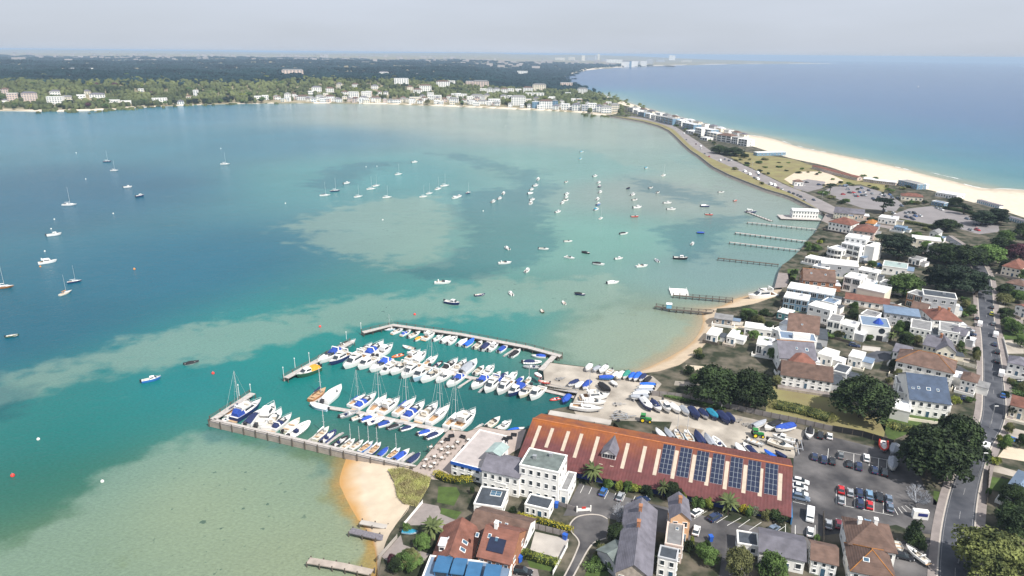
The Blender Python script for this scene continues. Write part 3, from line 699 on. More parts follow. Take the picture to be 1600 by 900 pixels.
BCAT = dict(sport='motor boat', fly='motor boat', cabin='motor boat', open='speedboat', rib='inflatable boat', covered='boat', sail='yacht', dayboat='sailing dinghy', dinghy='dinghy')
BWORD = dict(sport='sports cruiser', fly='flybridge motor cruiser', cabin='small cabin boat', open='open speedboat', rib='rigid inflatable boat', covered='laid-up boat', sail='sailing yacht', dayboat='small sailing dinghy', dinghy='small open dinghy')
CWORD = dict(blue='blue canvas', navy='navy canvas', black='black canvas', royal='bright blue canvas', grey='grey canvas', white='white canvas', orange='orange canvas', green='green canvas', teal='teal canvas')
HWORD = dict(white='white', cream='cream', navy='navy blue', pale='pale blue', green='dark green', red='red', orange='orange', grey='grey', black='black', blue='blue', wood='varnished wooden')
def boat(kind, hullc, cov, centre, rz, length, label, group, z=0., simple=False):
    parts, Ln = boat_parts(kind, hullc, cov)
    k = length / Ln
    t = thing(BNAME[kind], (centre.x, centre.y, z), rz, label, BCAT[kind], group, k)
    for nm, me, sub in parts:
        if simple and nm in ('bow_rail', 'seat', 'rigging', 'swim_platform', 'hatch'): continue
        c = obj(nm, me, t)
        if not simple:
            for n2, m2 in sub: obj(n2, m2, c)
        else:
            for n2, m2 in sub:
                if n2 in ('sail_cover', 'side_window'): obj(n2, m2, c)
    return t
def describe(kind, hullc, cov):
    d = HWORD[hullc] + ' ' + BWORD[kind]
    if cov and kind == 'sail': d += ' with ' + CWORD[cov].replace(' canvas', '') + ' sail cover'
    elif cov and kind == 'covered': d = 'boat laid up under a ' + CWORD[cov].replace(' canvas', '') + ' cover'
    elif cov: d += ' with ' + CWORD[cov]
    return d
def boat_px(kind, hullc, cov, stern, bow, label, group, z=0., wide=1.0):
    hz = z + .7
    a, b = P(*stern, hz), P(*bow, hz); d = b - a
    return boat(kind, hullc, cov, (a + b) / 2, math.atan2(d.y, d.x), d.length * wide, label, group, z)

# ---------------------------------------------------------------- vehicles
paintm = {k: mat(k + '_car_paint', c, .22, .03, .5, metal=.25 if k in ('silver', 'greyblue', 'lightblue') else 0., spec=.6) for k, c in dict(
    white=(.80, .80, .80), silver=(.42, .44, .47), navy=(.02, .035, .09), black=(.015, .016, .02), red=(.50, .02, .025), blue=(.03, .12, .36), greyblue=(.18, .23, .31), lightblue=(.20, .34, .50), maroon=(.16, .02, .035), yellow=(.62, .60, .05), grey=(.16, .17, .18), darkgreen=(.02, .07, .045)).items()}
lampm = mat('headlamp', (.7, .72, .75), .1, .02); rlampm = mat('tail_lamp', (.45, .01, .01), .2, .02)
CARS = {}
def car_parts(kind, colour):
    if (kind, colour) in CARS: return CARS[kind, colour]
    p = paintm[colour]
    dims = dict(hatch=(4.1, 1.8, 1.46), estate=(4.6, 1.85, 1.48), suv=(4.6, 1.92, 1.7), van=(5.2, 2.0, 2.15))[kind]
    L_, B_, H_ = dims; l, b = L_ / 2, B_ / 2
    def ring(x, zb, zt, y, yt): return [(x, -y, zb), (x, -y * 1.0, zb + (zt - zb) * .55), (x, -yt, zt), (x, yt, zt), (x, y, zb + (zt - zb) * .55), (x, y, zb)]
    belt = H_ * .58; q = MB()
    if kind == 'van':
        pr = [(-l, .45, 1.95, .93, .86), (-l + .1, .32, 2.1, 1, .9), (l * .42, .3, 2.12, 1, .9), (l * .56, .3, 2.05, 1, .88), (l * .80, .3, 1.3, 1, .9), (l * .95, .3, 1.1, .96, .84), (l, .42, .9, .88, .78)]
    else:
        pr = [(-l, .45, belt * .93, .88, .8), (-l + .12, .3, belt, .98, .88), (-l * .5, .28, belt * 1.02, 1, .9), (l * .35, .28, belt, 1, .9), (l * .72, .28, belt * .88, .98, .86), (l * .94, .3, belt * .76, .92, .8), (l, .42, belt * .62, .84, .74)]
    q.loft([ring(x, zb, zt, y * b, yt * b) for x, zb, zt, y, yt in pr], cap0=True, cap1=True)
    body = q.mesh('body', p)
    out = [('body', body, [])]
    if kind == 'van':
        g = MB().loft([[(l * .55, -b * .8, 2.0), (l * .55, b * .8, 2.0), (l * .82, b * .86, 1.32), (l * .82, -b * .86, 1.32)], [(l * .50, -b * .8, 1.9), (l * .50, b * .8, 1.9), (l * .77, b * .86, 1.22), (l * .77, -b * .86, 1.22)]], cap0=True, cap1=True)
        out.append(('windscreen', g.mesh('windscreen', M['glass']), []))
        out.append(('side_window', MB().loft([[(l * .25, y, 1.35), (l * .7, y, 1.35), (l * .52, y * .93, 1.85), (l * .25, y * .93, 1.88)] for y in (-b * .985, b * .985)], cap0=True, cap1=True).mesh('side_window', M['glass']), []))
    else:
        rear = dict(hatch=-.88, estate=-.93, suv=-.93)[kind]; rr = dict(hatch=-.62, estate=-.78, suv=-.8)[kind]
        a = [(l * rear, -b * .86), (l * .46, -b * .88), (l * .46, b * .88), (l * rear, b * .86)]
        t = [(l * rr, -b * .68), (l * .02, -b * .7), (l * .02, b * .7), (l * rr, b * .68)]
        gm = MB().loft([[(x, y, belt * .97) for x, y in a], [(x, y, H_ - .03) for x, y in t]], cap1=True)
        out.append(('window_glass', gm.mesh('window_glass', M['glass']), []))
        out.append(('roof', MB().loft([[(x * 1.02, y * 1.02, H_ - .07) for x, y in t], [(x * .9, y * .9, H_ + .01) for x, y in t]], cap1=True).mesh('roof', p), []))
    for sx in (-.58, .6):
        for sy in (-1, 1):
            out.append(('wheel', MB().tube((l * sx, sy * b * .8, .33), (l * sx, sy * b * 1.01, .33), .33, n=10).mesh('wheel', M['black']), [('rim', MB().tube((l * sx, sy * b * 1.0, .33), (l * sx, sy * b * 1.03, .33), .2, n=8).mesh('rim', M['metal']))]))
    for sy in (-1, 1):
        out.append(('headlight', MB().box(l * .93, l * .985, sy * b * .7 - .16, sy * b * .7 + .16, belt * .6, belt * .76).mesh('headlight', lampm), []))
        out.append(('tail_light', MB().box(-l * 1.005, -l * .96, sy * b * .72 - .12, sy * b * .72 + .12, belt * .68, belt * .88).mesh('tail_light', rlampm), []))
    CARS[kind, colour] = out
    return out
def car(kind, colour, pos, rz, label, group, small=False, z=LZ + .03):
    if small:
        key = (kind, colour, 'small')
        if key not in CARS:
            q = MB(); mats = []
            for nm, me, sub in car_parts(kind, colour):
                if nm not in ('body', 'window_glass', 'roof', 'wheel', 'windscreen', 'side_window'): continue
                m = me.materials[0]
                if m not in mats: mats.append(m)
                q.cur = mats.index(m)
                q.add([v.co for v in me.vertices], [tuple(f.vertices) for f in me.polygons])
            CARS[key] = q.mesh('parked_car', *mats)
        return obj('parked_van' if kind == 'van' else 'parked_car', CARS[key], None, (pos.x, pos.y, z), rz, None, label, 'van' if kind == 'van' else 'car', group)
    t = thing('parked_van' if kind == 'van' else 'parked_car', (pos.x, pos.y, z), rz, label, 'van' if kind == 'van' else 'car', group)
    for nm, me, sub in car_parts(kind, colour):
        c = obj(nm, me, t)
        for n2, m2 in sub: obj(n2, m2, c)
    return t

# ---------------------------------------------------------------- trees and shrubs
def leafmat(name, c, c2, rv=.25): return mat(name, c, .75, .45, .3, rv=rv, col2=c2, spec=.25, detail=6, thr=(.35, .68))
leaf = dict(oak=leafmat('holm_oak_leaves', (.013, .026, .010), (.034, .055, .019)), pine=leafmat('pine_needles', (.012, .026, .017), (.028, .045, .026)), green=leafmat('broad_leaves', (.06, .115, .028), (.10, .16, .045)), lime=leafmat('lime_leaves', (.13, .17, .025), (.22, .25, .05)),
            olive=leafmat('olive_leaves', (.09, .105, .035), (.16, .165, .07)), chest=leafmat('chestnut_leaves', (.045, .07, .02), (.17, .19, .06)), palm=leafmat('palm_fronds', (.045, .07, .022), (.09, .11, .04)), copper=leafmat('copper_leaves', (.07, .025, .04), (.11, .045, .06)), yellow=leafmat('yellow_hedge', (.26, .24, .02), (.36, .31, .035)), blossom=leafmat('pale_blossom', (.40, .42, .34), (.12, .16, .08)), grass=leafmat('reed_grass', (.16, .19, .04), (.24, .24, .08)), straw=leafmat('marram_grass', (.36, .31, .16), (.24, .25, .09)))
bark = mat('bark', (.085, .065, .05), .9, .3, 2.)
def crown_mesh(lobes, nq, size, m, seed, flat=0.35):
    """leaf clumps spread through the volume of several uneven lobes"""
    r = np.random.default_rng(seed)
    lob = np.array(lobes, float); vol = lob[:, 3] * lob[:, 4] * lob[:, 5]
    pick = r.choice(len(lob), nq, p=vol / vol.sum())
    d = r.normal(size=(nq, 3)); d /= np.linalg.norm(d, axis=1, keepdims=True)
    d[:, 2] = np.where(d[:, 2] < -.35, -d[:, 2], d[:, 2])
    rad = r.uniform(.55, 1.0, nq) ** .45 * (1 + .16 * np.sin(d[:, 0] * 5 + pick) * np.sin(d[:, 1] * 6 + pick * 2) + .1 * r.normal(size=nq))
    c = lob[pick, :3] + d * lob[pick, 3:6] * rad[:, None]
    nrm = d + r.normal(size=(nq, 3)) * .55 + np.array([0, 0, flat]); nrm /= np.linalg.norm(nrm, axis=1, keepdims=True)
    up = r.normal(size=(nq, 3)); a = np.cross(nrm, up); a /= np.linalg.norm(a, axis=1, keepdims=True); b = np.cross(nrm, a)
    s = (size * r.uniform(.55, 1.35, nq))[:, None]
    bend = nrm * s * .35
    v = np.stack([c - a * s - bend, c - b * s * .7, c + a * s - bend, c + b * s * .8], 1).reshape(-1, 3)
    me = bpy.data.meshes.new('crown')
    f = np.arange(nq * 4).reshape(-1, 4)
    me.from_pydata(v.tolist(), [], f.tolist()); me.materials.append(m); me.update()
    return me
def trunk_mesh(h, r0, limbs, seed):
    q = MB(); g = random.Random(seed)
    pts = [Vector((0, 0, -.3))]
    for k in range(1, 5): pts.append(Vector((g.uniform(-.06, .06) * h, g.uniform(-.06, .06) * h, h * k / 4)))
    for k in range(4): q.tube(pts[k], pts[k + 1], r0 * (1 - .17 * k), r0 * (1 - .17 * (k + 1)), 7, cap=False)
    for (x, y, z) in limbs:
        s = pts[g.choice((2, 3))]
        e = Vector((x, y, z)); mid = s.lerp(e, .5) + Vector((0, 0, -.05 * h))
        q.tube(s, mid, r0 * .45, r0 * .32, 5, cap=False); q.tube(mid, e, r0 * .32, r0 * .12, 5, cap=False)
    return q.mesh('trunk', bark)
TREES = {}
def tree_proto(kind, var):
    """crown about 10 m wide; returns [(name, mesh)]"""
    if (kind, var) in TREES: return TREES[kind, var]
    g = random.Random(hash((kind, var)) % 9999 if False else sum(map(ord, kind)) * 7 + var); lobes = []
    if kind in ('oak', 'green', 'olive', 'chest', 'copper', 'lime', 'blossom'):
        for k in range(16):
            a, rr = k * 2.4 + g.uniform(-.3, .3), g.uniform(.8, 3.6); s = g.uniform(1.1, 1.9)
            lobes.append((rr * math.cos(a), rr * math.sin(a), 3.9 + (3.6 - rr) * .85 + g.uniform(-.7, .9), s, s, s * .85))
        for k in range(9):
            a = k * .7 + g.uniform(-.2, .2); s = g.uniform(1.1, 1.6); rr = g.uniform(2.6, 3.6)
            lobes.append((rr * math.cos(a), rr * math.sin(a), g.uniform(2.0, 3.2), s, s, s))
        lobes.append((0, 0, 4.9, 2.9, 2.9, 2.9))
        n, sz, h = 7600, .25, 4.0
    elif kind == 'pine':
        for k in range(15):
            a, rr = g.uniform(0, 6.28), g.uniform(.4, 3.7); s = g.uniform(1.1, 1.9)
            lobes.append((rr * math.cos(a), rr * math.sin(a), g.choice((6.2, 7.4, 8.3, 9.0)) - rr * .35 + g.uniform(-.3, .3), s, s, s * .38))
        n, sz, h = 4600, .27, 7.2
    elif kind == 'belt':                  # old layered conifer, foliage almost to the ground
        for k in range(26):
            a, z_ = k * 2.4 + g.uniform(-.3, .3), 2.2 + 6.6 * k / 26; rr = g.uniform(.8, 3.7) * (1 - max(0, z_ - 5.5) / 6); s = g.uniform(1.2, 2.0)
            lobes.append((rr * math.cos(a), rr * math.sin(a), z_, s, s, s * .42))
        n, sz, h = 6500, .26, 7.
    elif kind == 'cypress':
        for k in range(10): lobes.append((g.uniform(-.7, .7), g.uniform(-.7, .7), 1.2 + k * .75, 2.3 * (1 - k / 11.5), 2.3 * (1 - k / 11.5), 1.2))
        n, sz, h = 3200, .25, 4.
    elif kind == 'shrub':
        for k in range(8):
            a, rr = g.uniform(0, 6.28), g.uniform(.3, 3.4); s = g.uniform(1.5, 2.4)
            lobes.append((rr * math.cos(a), rr * math.sin(a), g.uniform(1.2, 2.8), s, s, s * .9))
        n, sz, h = 2000, .36, 1.6
    elif kind == 'palm':
        q = MB()
        for k in range(46):
            a = k * 2.4 + g.uniform(-.2, .2); el = g.uniform(-.5, 1.1); ln = g.uniform(3.6, 5.0)
            dx, dy = math.cos(a), math.sin(a); pts = []
            for j in range(6):
                t = j / 5; pts.append(Vector((dx * ln * t * math.cos(el * (1 - t * .3)), dy * ln * t * math.cos(el * (1 - t * .3)), 6 + ln * t * math.sin(el) - ln * .38 * t * t)))
            sd = Vector((-dy, dx, 0))
            for j in range(5):
                w0, w1 = .55 * math.sin(math.pi * (.15 + .8 * j / 5)), .55 * math.sin(math.pi * (.15 + .8 * (j + 1) / 5)) if j < 4 else .03
                for s in (-1, 1):
                    q.add([pts[j], pts[j + 1], pts[j + 1] + sd * s * w1 - Vector((0, 0, w1 * .5)), pts[j] + sd * s * w0 - Vector((0, 0, w0 * .5))], [(0, 1, 2, 3)])
        TREES[kind, var] = [('trunk', MB().tube((0, 0, -.2), (.1, 0, 6.1), .42, .3, 8).mesh('trunk', bark)), ('crown', q.mesh('crown', leaf['palm']))]
        return TREES[kind, var]
    lk = {'cypress': 'oak', 'shrub': 'green', 'belt': 'pine'}.get(kind, kind)
    cm = crown_mesh(lobes, n, sz, leaf[lk], var * 13 + len(kind), .2)
    TREES[kind, var] = [('trunk', trunk_mesh(h, .38 if kind != 'shrub' else .15, [(l[0] * .8, l[1] * .8, l[2] - .4) for l in lobes[::2]], var)), ('crown', cm)]
    return TREES[kind, var]
def tree(kind, pos, width, height, label, group=None, name=None, colour=None, var=None, z=LZ, cat='tree', rz=None):
    """height: total height; protos are about 10 wide and 8.5 (pine 9.5, palm 8, shrub 4.6) high"""
    var = rnd.randrange(3) if var is None else var
    h0 = dict(pine=9.8, belt=9.4, palm=8.5, shrub=4.6, cypress=9.4).get(kind, 8.9); w0 = dict(palm=9.5, cypress=5.2).get(kind, 9.8)
    t = thing(name or {'oak': 'oak_tree', 'pine': 'pine_tree', 'belt': 'conifer_tree', 'palm': 'palm_tree', 'cypress': 'cypress_tree', 'shrub': 'shrub'}.get(kind, 'tree'), (pos.x, pos.y, z), rnd.uniform(0, 6.28) if rz is None else rz, label, cat, group, (width / w0, width / w0, height / h0))
    for nm, me in tree_proto(kind, var):
        if nm == 'crown' and colour:
            key = (kind, var, colour)
            if key not in TREES: TREES[key] = me.copy(); TREES[key].materials[0] = leaf[colour]
            me = TREES[key]
        obj(nm, me, t)
    return t
def hedge(px, width, height, m, label, z=LZ, cat='hedge', group=None, name='hedge', dens=26):
    ln = resample(W(px, LZ), max(3, len(px) * 4)); q = MB(); g = np.random.default_rng(len(label) * 31 + int(px[0][0]))
    total = sum((b - a).length for a, b in zip(ln, ln[1:])); o = ln[0].copy()
    lob = []
    n = max(4, int(total / (width * .5)))
    for p in resample(ln, n): lob.append((p.x - o.x, p.y - o.y, height * .5, width * .56, width * .56, height * .55))
    # solid core and a skin of leaves
    t = thing(name, (o.x, o.y, z), 0, label, cat, group)
    a, b = offset(ln, width * .38), offset(ln, -width * .38)
    q.loft([[(v.x - o.x, v.y - o.y, 0) for v in a], [(v.x - o.x, v.y - o.y, height * .8) for v in a], [(v.x - o.x, v.y - o.y, height * .8) for v in b], [(v.x - o.x, v.y - o.y, 0) for v in b]], closed=False)
    obj('branches', q.mesh('branches', leaf['oak']), t)
    obj('foliage', crown_mesh(lob, int(min(9000, max(300, total * (width + height) * dens))), .17, m, 5), t)
    return t

# ---------------------------------------------------------------- houses
rf = dict(brown=wave_mat('brown_roof_tiles', (.13, .082, .065), .34, .05, .85, .3, 'Z', rv=.15), red=wave_mat('red_roof_tiles', (.175, .075, .055), .34, .05, .85, .28, 'Z', rv=.12), slate=wave_mat('slate_roof', (.13, .125, .15), .3, .04, .7, .25, 'Z', rv=.12), grey=mat('grey_felt_roof', (.20, .20, .205), .85, .2, .6, rv=.15), dark=mat('dark_felt_roof', (.05, .06, .075), .8, .25, .6), pale=mat('pale_flat_roof', (.56, .57, .60), .8, .12, .5, rv=.1), blue=mat('blue_grey_metal_roof', (.15, .21, .30), .45, .12, .6), orange=wave_mat('lichen_orange_tiles', (.32, .135, .035), .34, .05, .9, .3, 'Z'), slateblue=wave_mat('blue_slate_roof', (.05, .075, .125), .3, .04, .6, .25, 'Z'), white=mat('white_membrane_roof', (.76, .77, .78), .7, .05, .5), teal=mat('green_grey_roof', (.30, .38, .37), .7, .15, .6), deckgrey=mat('roof_terrace_paving', (.40, .36, .35), .85, .12, .5), moss=mat('mossy_felt', (.13, .155, .15), .9, .3, .5))
wl_ = dict(white=M['white'], cream=M['cream'], brick=M['brick'], grey=mat('grey_cladding', (.42, .43, .45), .7, .1), timber=wave_mat('cedar_cladding', (.33, .15, .07), .14, .02, .8, .25, 'X'), teal=mat('teal_cladding', (.07, .22, .24), .6, .1), bluegrey=mat('blue_grey_cladding', (.16, .27, .38), .6, .12), peach=mat('peach_render', (.62, .38, .22), .8, .08), stone=mat('stone_wall', (.36, .31, .26), .9, .25, 1.2), pink=mat('pink_render', (.62, .50, .44), .8, .06))
framem = mat('white_window_frame', (.78, .78, .77), .5, .03)
WIN, HW, DEPK = {}, {}, 1.0
def window(parent, x, y, z, wd, ht, face, dark=False, sill=True):
    """window proud of a wall; face: 0 front(-y), 1 right(+x), 2 back(+y), 3 left(-x)"""
    k = (round(wd, 1), round(ht, 1))
    if k not in WIN:
        a, h = k[0] / 2, k[1]
        q = MB()
        for s in ((-a, -a + .09, 0, h), (a - .09, a, 0, h), (-a + .09, a - .09, 0, .09), (-a + .09, a - .09, h - .09, h)): q.box(s[0], s[1], -.07, .05, s[2], s[3])
        n = max(1, int(round(k[0] / .9)))
        for j in range(1, n): q.box(-a + k[0] * j / n - .035, -a + k[0] * j / n + .035, -.065, .05, .09, h - .09)
        WIN[k] = (q.mesh('frame', framem), MB().box(-a + .06, a - .06, -.025, .04, .06, h - .06).mesh('pane', M['glass']), MB().box(-a - .08, a + .08, -.16, .04, -.09, -.012).mesh('sill', framem))
    r = (0, math.pi / 2, math.pi, -math.pi / 2)[face]
    o = obj('window', WIN[k][1], parent, (x, y, z), r)
    obj('frame', WIN[k][0], o)
    if sill and ht < 1.8: obj('sill', WIN[k][2], o)
    return o
def roof_mesh(kind, w_, d, h, pitch, ov, m):
    q = MB()
    x0, x1, y0, y1 = -ov, w_ + ov, -ov, d + ov
    t = .16
    if kind == 'gx':
        r = (d / 2 + ov) * pitch; e = -ov * pitch * .5
        q.loft([[(x0, y0, h + e), (x0, d / 2, h + r), (x0, y1, h + e), (x0, y1, h + e - t), (x0, d / 2, h + r - t * 1.3), (x0, y0, h + e - t)], [(x1, y0, h + e), (x1, d / 2, h + r), (x1, y1, h + e), (x1, y1, h + e - t), (x1, d / 2, h + r - t * 1.3), (x1, y0, h + e - t)]], cap0=True, cap1=True)
    elif kind == 'gy':
        r = (w_ / 2 + ov) * pitch; e = -ov * pitch * .5
        q.loft([[(x0, y, h + e), (w_ / 2, y, h + r), (x1, y, h + e), (x1, y, h + e - t), (w_ / 2, y, h + r - t * 1.3), (x0, y, h + e - t)] for y in (y1, y0)], cap0=True, cap1=True)
    elif kind == 'hip':
        r = (min(w_, d) / 2 + ov) * pitch; i = min(w_, d) / 2 + ov; e = 0
        if w_ >= d: a, b = (x0 + i, d / 2, h + r), (x1 - i, d / 2, h + r)
        else: a, b = (w_ / 2, y0 + i, h + r), (w_ / 2, y1 - i, h + r)
        c = [(x0, y0, h), (x1, y0, h), (x1, y1, h), (x0, y1, h)]
        lo = [(x, y, h - t) for x, y, _ in c]
        if w_ >= d: q.add(c + [a, b], [(0, 1, 5, 4), (1, 2, 5), (2, 3, 4, 5), (3, 0, 4)])
        else: q.add(c + [a, b], [(0, 1, 4), (1, 2, 5, 4), (2, 3, 5), (3, 0, 4, 5)])
        q.loft([lo, c]); q.add(lo, [(3, 2, 1, 0)])
    elif kind == 'mono':
        r = d * pitch
        q.loft([[(x, y0, h), (x, y1, h + r), (x, y1, h + r + t), (x, y0, h + t)] for x in (x0, x1)], cap0=True, cap1=True)
    return q.mesh('roof', m)
def house(name, label, A, B, dep, h, roof='hip', wall='white', roofc='brown', pitch=.55, ov=.35, storeys=2, win=(4, 2), z=LZ, cat='house', ridge=None, chimneys=(), skylights=(), door=True, parapet='white', group=None, big=False, plain=False):
    """A, B: eave corners of the wall facing us, read at eave height; dep: depth away from us"""
    dep *= DEPK
    a, b = P(*A, z + h), P(*B, z + h); d = b - a; w_ = d.length
    t = thing(name, (a.x, a.y, z), math.atan2(d.y, d.x), label, cat, group)
    q = MB().box(0, w_, 0, dep, -.4, h if roof != 'flat' else h - .25)
    if roof in ('gx', 'gy'):
        r = (dep if roof == 'gx' else w_) / 2 * pitch - .1
        if roof == 'gx':
            for x in (.0, w_ - .2): q.loft([[(x, .05, h), (x, dep / 2, h + r), (x, dep - .05, h)], [(x + .2, .05, h), (x + .2, dep / 2, h + r), (x + .2, dep - .05, h)]], cap0=True, cap1=True)
        else:
            for y in (.0, dep - .2): q.loft([[(.05, y, h), (w_ / 2, y, h + r), (w_ - .05, y, h)], [(.05, y + .2, h), (w_ / 2, y + .2, h + r), (w_ - .05, y + .2, h)]], cap0=True, cap1=True)
    obj('wall', q.mesh('wall', wl_[wall]), t)
    if roof == 'flat':
        pw = .3
        r = obj('roof', MB().box(pw, w_ - pw, pw, dep - pw, h - .27, h - .1).mesh('roof', rf[roofc]), t)
        pq = MB()
        for s in ((-.08, w_ + .08, -.08, pw), (-.08, w_ + .08, dep - pw, dep + .08), (-.08, pw, pw, dep - pw), (w_ - pw, w_ + .08, pw, dep - pw)): pq.box(s[0], s[1], s[2], s[3], h - .26, h + .14)
        obj('parapet', pq.mesh('parapet', wl_[parapet]), t)
    else: r = obj('roof', roof_mesh(roof, w_, dep, h, pitch, ov, rf[roofc]), t)
    if ridge:
        if roof == 'hip':
            i = min(w_, dep) / 2 + ov; rr = i * pitch; pr = MB()
            if w_ >= dep: e0, e1 = (i - ov, dep / 2, h + rr), (w_ + ov - i, dep / 2, h + rr)
            else: e0, e1 = (w_ / 2, i - ov, h + rr), (w_ / 2, dep + ov - i, h + rr)
            c = [(-ov, -ov), (w_ + ov, -ov), (w_ + ov, dep + ov), (-ov, dep + ov)]
            own = (0, 1, 1, 0) if w_ >= dep else (0, 0, 1, 1)
            if (Vector(e0) - Vector(e1)).length > .3: pr.tube(e0, e1, .16, n=5)
            for k, (x, y) in enumerate(c): pr.tube((x, y, h + .02), (e0, e1)[own[k]], .13, n=5)
            obj('ridge_tiles', pr.mesh('ridge_tiles', rf[ridge]), r)
        elif roof == 'gx': obj('ridge_tiles', MB().tube((-ov, dep / 2, h + (dep / 2 + ov) * pitch), (w_ + ov, dep / 2, h + (dep / 2 + ov) * pitch), .17, n=5).mesh('ridge_tiles', rf[ridge]), r)
    def slope_z(x, y):
        if roof == 'gx': return h + (min(y, dep - y) + ov) * pitch
        if roof == 'gy': return h + (min(x, w_ - x) + ov) * pitch
        if roof == 'hip': return h + (min(x, w_ - x, y, dep - y) + ov) * pitch
        return h
    for cx, cy, *o in chimneys:
        x, y = cx * w_, cy * dep; zz = slope_z(x, y)
        cm = wl_[o[0]] if o else M['brick']
        c = obj('chimney', MB().box(x - .4, x + .4, y - .55, y + .55, zz - 1.2, zz + 1.3).box(x - .48, x + .48, y - .63, y + .63, zz + 1.3, zz + 1.45).mesh('chimney', cm), r)
    for sx, sy, *o in skylights:
        x, y = sx * w_, sy * dep; zz = slope_z(x, y); sw, sl_ = (o + [.8, 1.1])[:2] if o else (.8, 1.1)
        if roof in ('gx', 'hip') and y < dep / 2: n = Vector((0, -pitch, 1)).normalized(); u = Vector((1, 0, 0))
        elif roof == 'gy' or roof == 'hip': n = Vector((-pitch if x < w_ / 2 else pitch, 0, 1)).normalized(); u = Vector((0, 1, 0))
        else: n = Vector((0, 0, 1)); u = Vector((1, 0, 0))
        v = n.cross(u); c = Vector((x, y, zz + .02)); q = MB()
        pts = [(-sw / 2, -sl_ / 2), (sw / 2, -sl_ / 2), (sw / 2, sl_ / 2), (-sw / 2, sl_ / 2)]
        q.loft([[c + u * p0 + v * p1 - n * .05 for p0, p1 in pts], [c + u * p0 + v * p1 + n * .1 for p0, p1 in pts]], cap1=True)
        k = obj('skylight', q.mesh('skylight', framem), r)
        q = MB(); q.loft([[c + u * p0 * .8 + v * p1 * .8 + n * .09 for p0, p1 in pts], [c + u * p0 * .8 + v * p1 * .8 + n * .125 for p0, p1 in pts]], cap1=True)
        obj('pane', q.mesh('pane', M['blueglass']), k)
    if not plain:
        sh = h / storeys; nf, ns = win
        for s in range(storeys):
            wh = min(1.5, sh * .5) if not big else sh * .72; zz = s * sh + (sh - wh) * .5 - .02
            for j in range(nf):
                if s == 0 and door and j == nf // 2: continue
                ww = min(1.9, w_ / nf * .5) if not big else w_ / nf * .8
                window(t, w_ * (j + .5) / nf, -.02, zz, ww, wh, 0)
            for j in range(ns):
                ww = min(1.5, dep / ns * .45)
                window(t, -.02, dep * (j + .5) / ns, zz, ww, wh, 3)
                window(t, w_ + .02, dep * (j + .5) / ns, zz, ww, wh, 1)
        if door:
            x = w_ * (nf // 2 + .5) / max(1, nf)
            dd = obj('door', MB().box(x - .5, x + .5, -.06, .03, 0, 2.1).mesh('door', M['blueglass']), t)
            obj('frame', MB().box(x - .6, x - .5, -.08, .03, 0, 2.2).box(x + .5, x + .6, -.08, .03, 0, 2.2).box(x - .5, x + .5, -.08, .03, 2.1, 2.2).mesh('frame', framem), dd)
    HW[t.name] = w_
    if DEPK > 1.01 and not plain:          # what grows round a town house: a low extension, a paved court, a boundary wall
        g = random.Random(len(label) + int(A[0])); ex = g.uniform(2.4, 4.2); eh = min(3.1, h * .62); y0, y1 = dep * g.uniform(.1, .3), dep * g.uniform(.7, .95)
        e = obj('extension', MB().box(w_ + .01, w_ + ex, y0, y1, -.3, eh).mesh('extension', wl_[g.choice(['white', 'white', 'cream', 'grey', wall])]), t)
        obj('extension_roof', MB().box(w_ + .02, w_ + ex + .15, y0 - .15, y1 + .15, eh, eh + .18).mesh('extension_roof', rf[g.choice(['grey', 'dark', 'pale', 'blue'])]), e)
        c = g.uniform(2.6, 4.4); x0, x1 = -g.uniform(.2, 1.5), w_ + g.uniform(0, 1.5)
        obj('courtyard', MB().box(x0, x1, -c, -.15, -.3, .07).mesh('courtyard', g.choice([M['pave'], M['yard'], M['grit'], M['decking'], M['lawn']])), t)
        q = MB().box(x0, x1, -c - .2, -c, -.3, g.uniform(.8, 1.4)).box(x0 - .2, x0, -c - .2, -.2, -.3, 1.0).box(x1, x1 + .2, -c - .2, -.2, -.3, 1.0)
        obj('boundary_wall', q.mesh('boundary_wall', g.choice([M['white'], M['white'], wl_['stone'], M['pile'], M['cream']])), t)
        if h > 4 and g.random() < .6:
            b = obj('roof_plant', MB().box(w_ * .6, w_ * .6 + 1.2, dep * .6, dep * .6 + 1, h - .1, h + .8).mesh('roof_plant', M['metal']), r) if roof == 'flat' else None
    return t
# ================================================================ marina, moorings and boat yard
zA, zB, zC, zD, zE, zF = Z(320, 480, 5.293), Z(600, 480, 5.293), Z(320, 580, 5.293), Z(560, 580, 5.293), Z(840, 550, 5.293), Z(1080, 550, 5.293)
def along(px, z): return [P(x, y, z) for x, y in px]
def deck_run(q, pts, w_, z0, z1, side=0):
    """box-section deck that follows a polyline; side shifts it sideways"""
    a, b = offset(pts, w_ / 2 + side), offset(pts, -w_ / 2 + side)
    q.loft([[(v.x, v.y, z0) for v in a], [(v.x, v.y, z1) for v in a], [(v.x, v.y, z1) for v in b], [(v.x, v.y, z0) for v in b]], closed=False)
    q.loft([[(v.x, v.y, z0) for v in b], [(v.x, v.y, z0) for v in a]], closed=False)
    for e in (0, -1): q.add([(a[e].x, a[e].y, z0), (a[e].x, a[e].y, z1), (b[e].x, b[e].y, z1), (b[e].x, b[e].y, z0)], [(0, 1, 2, 3)])
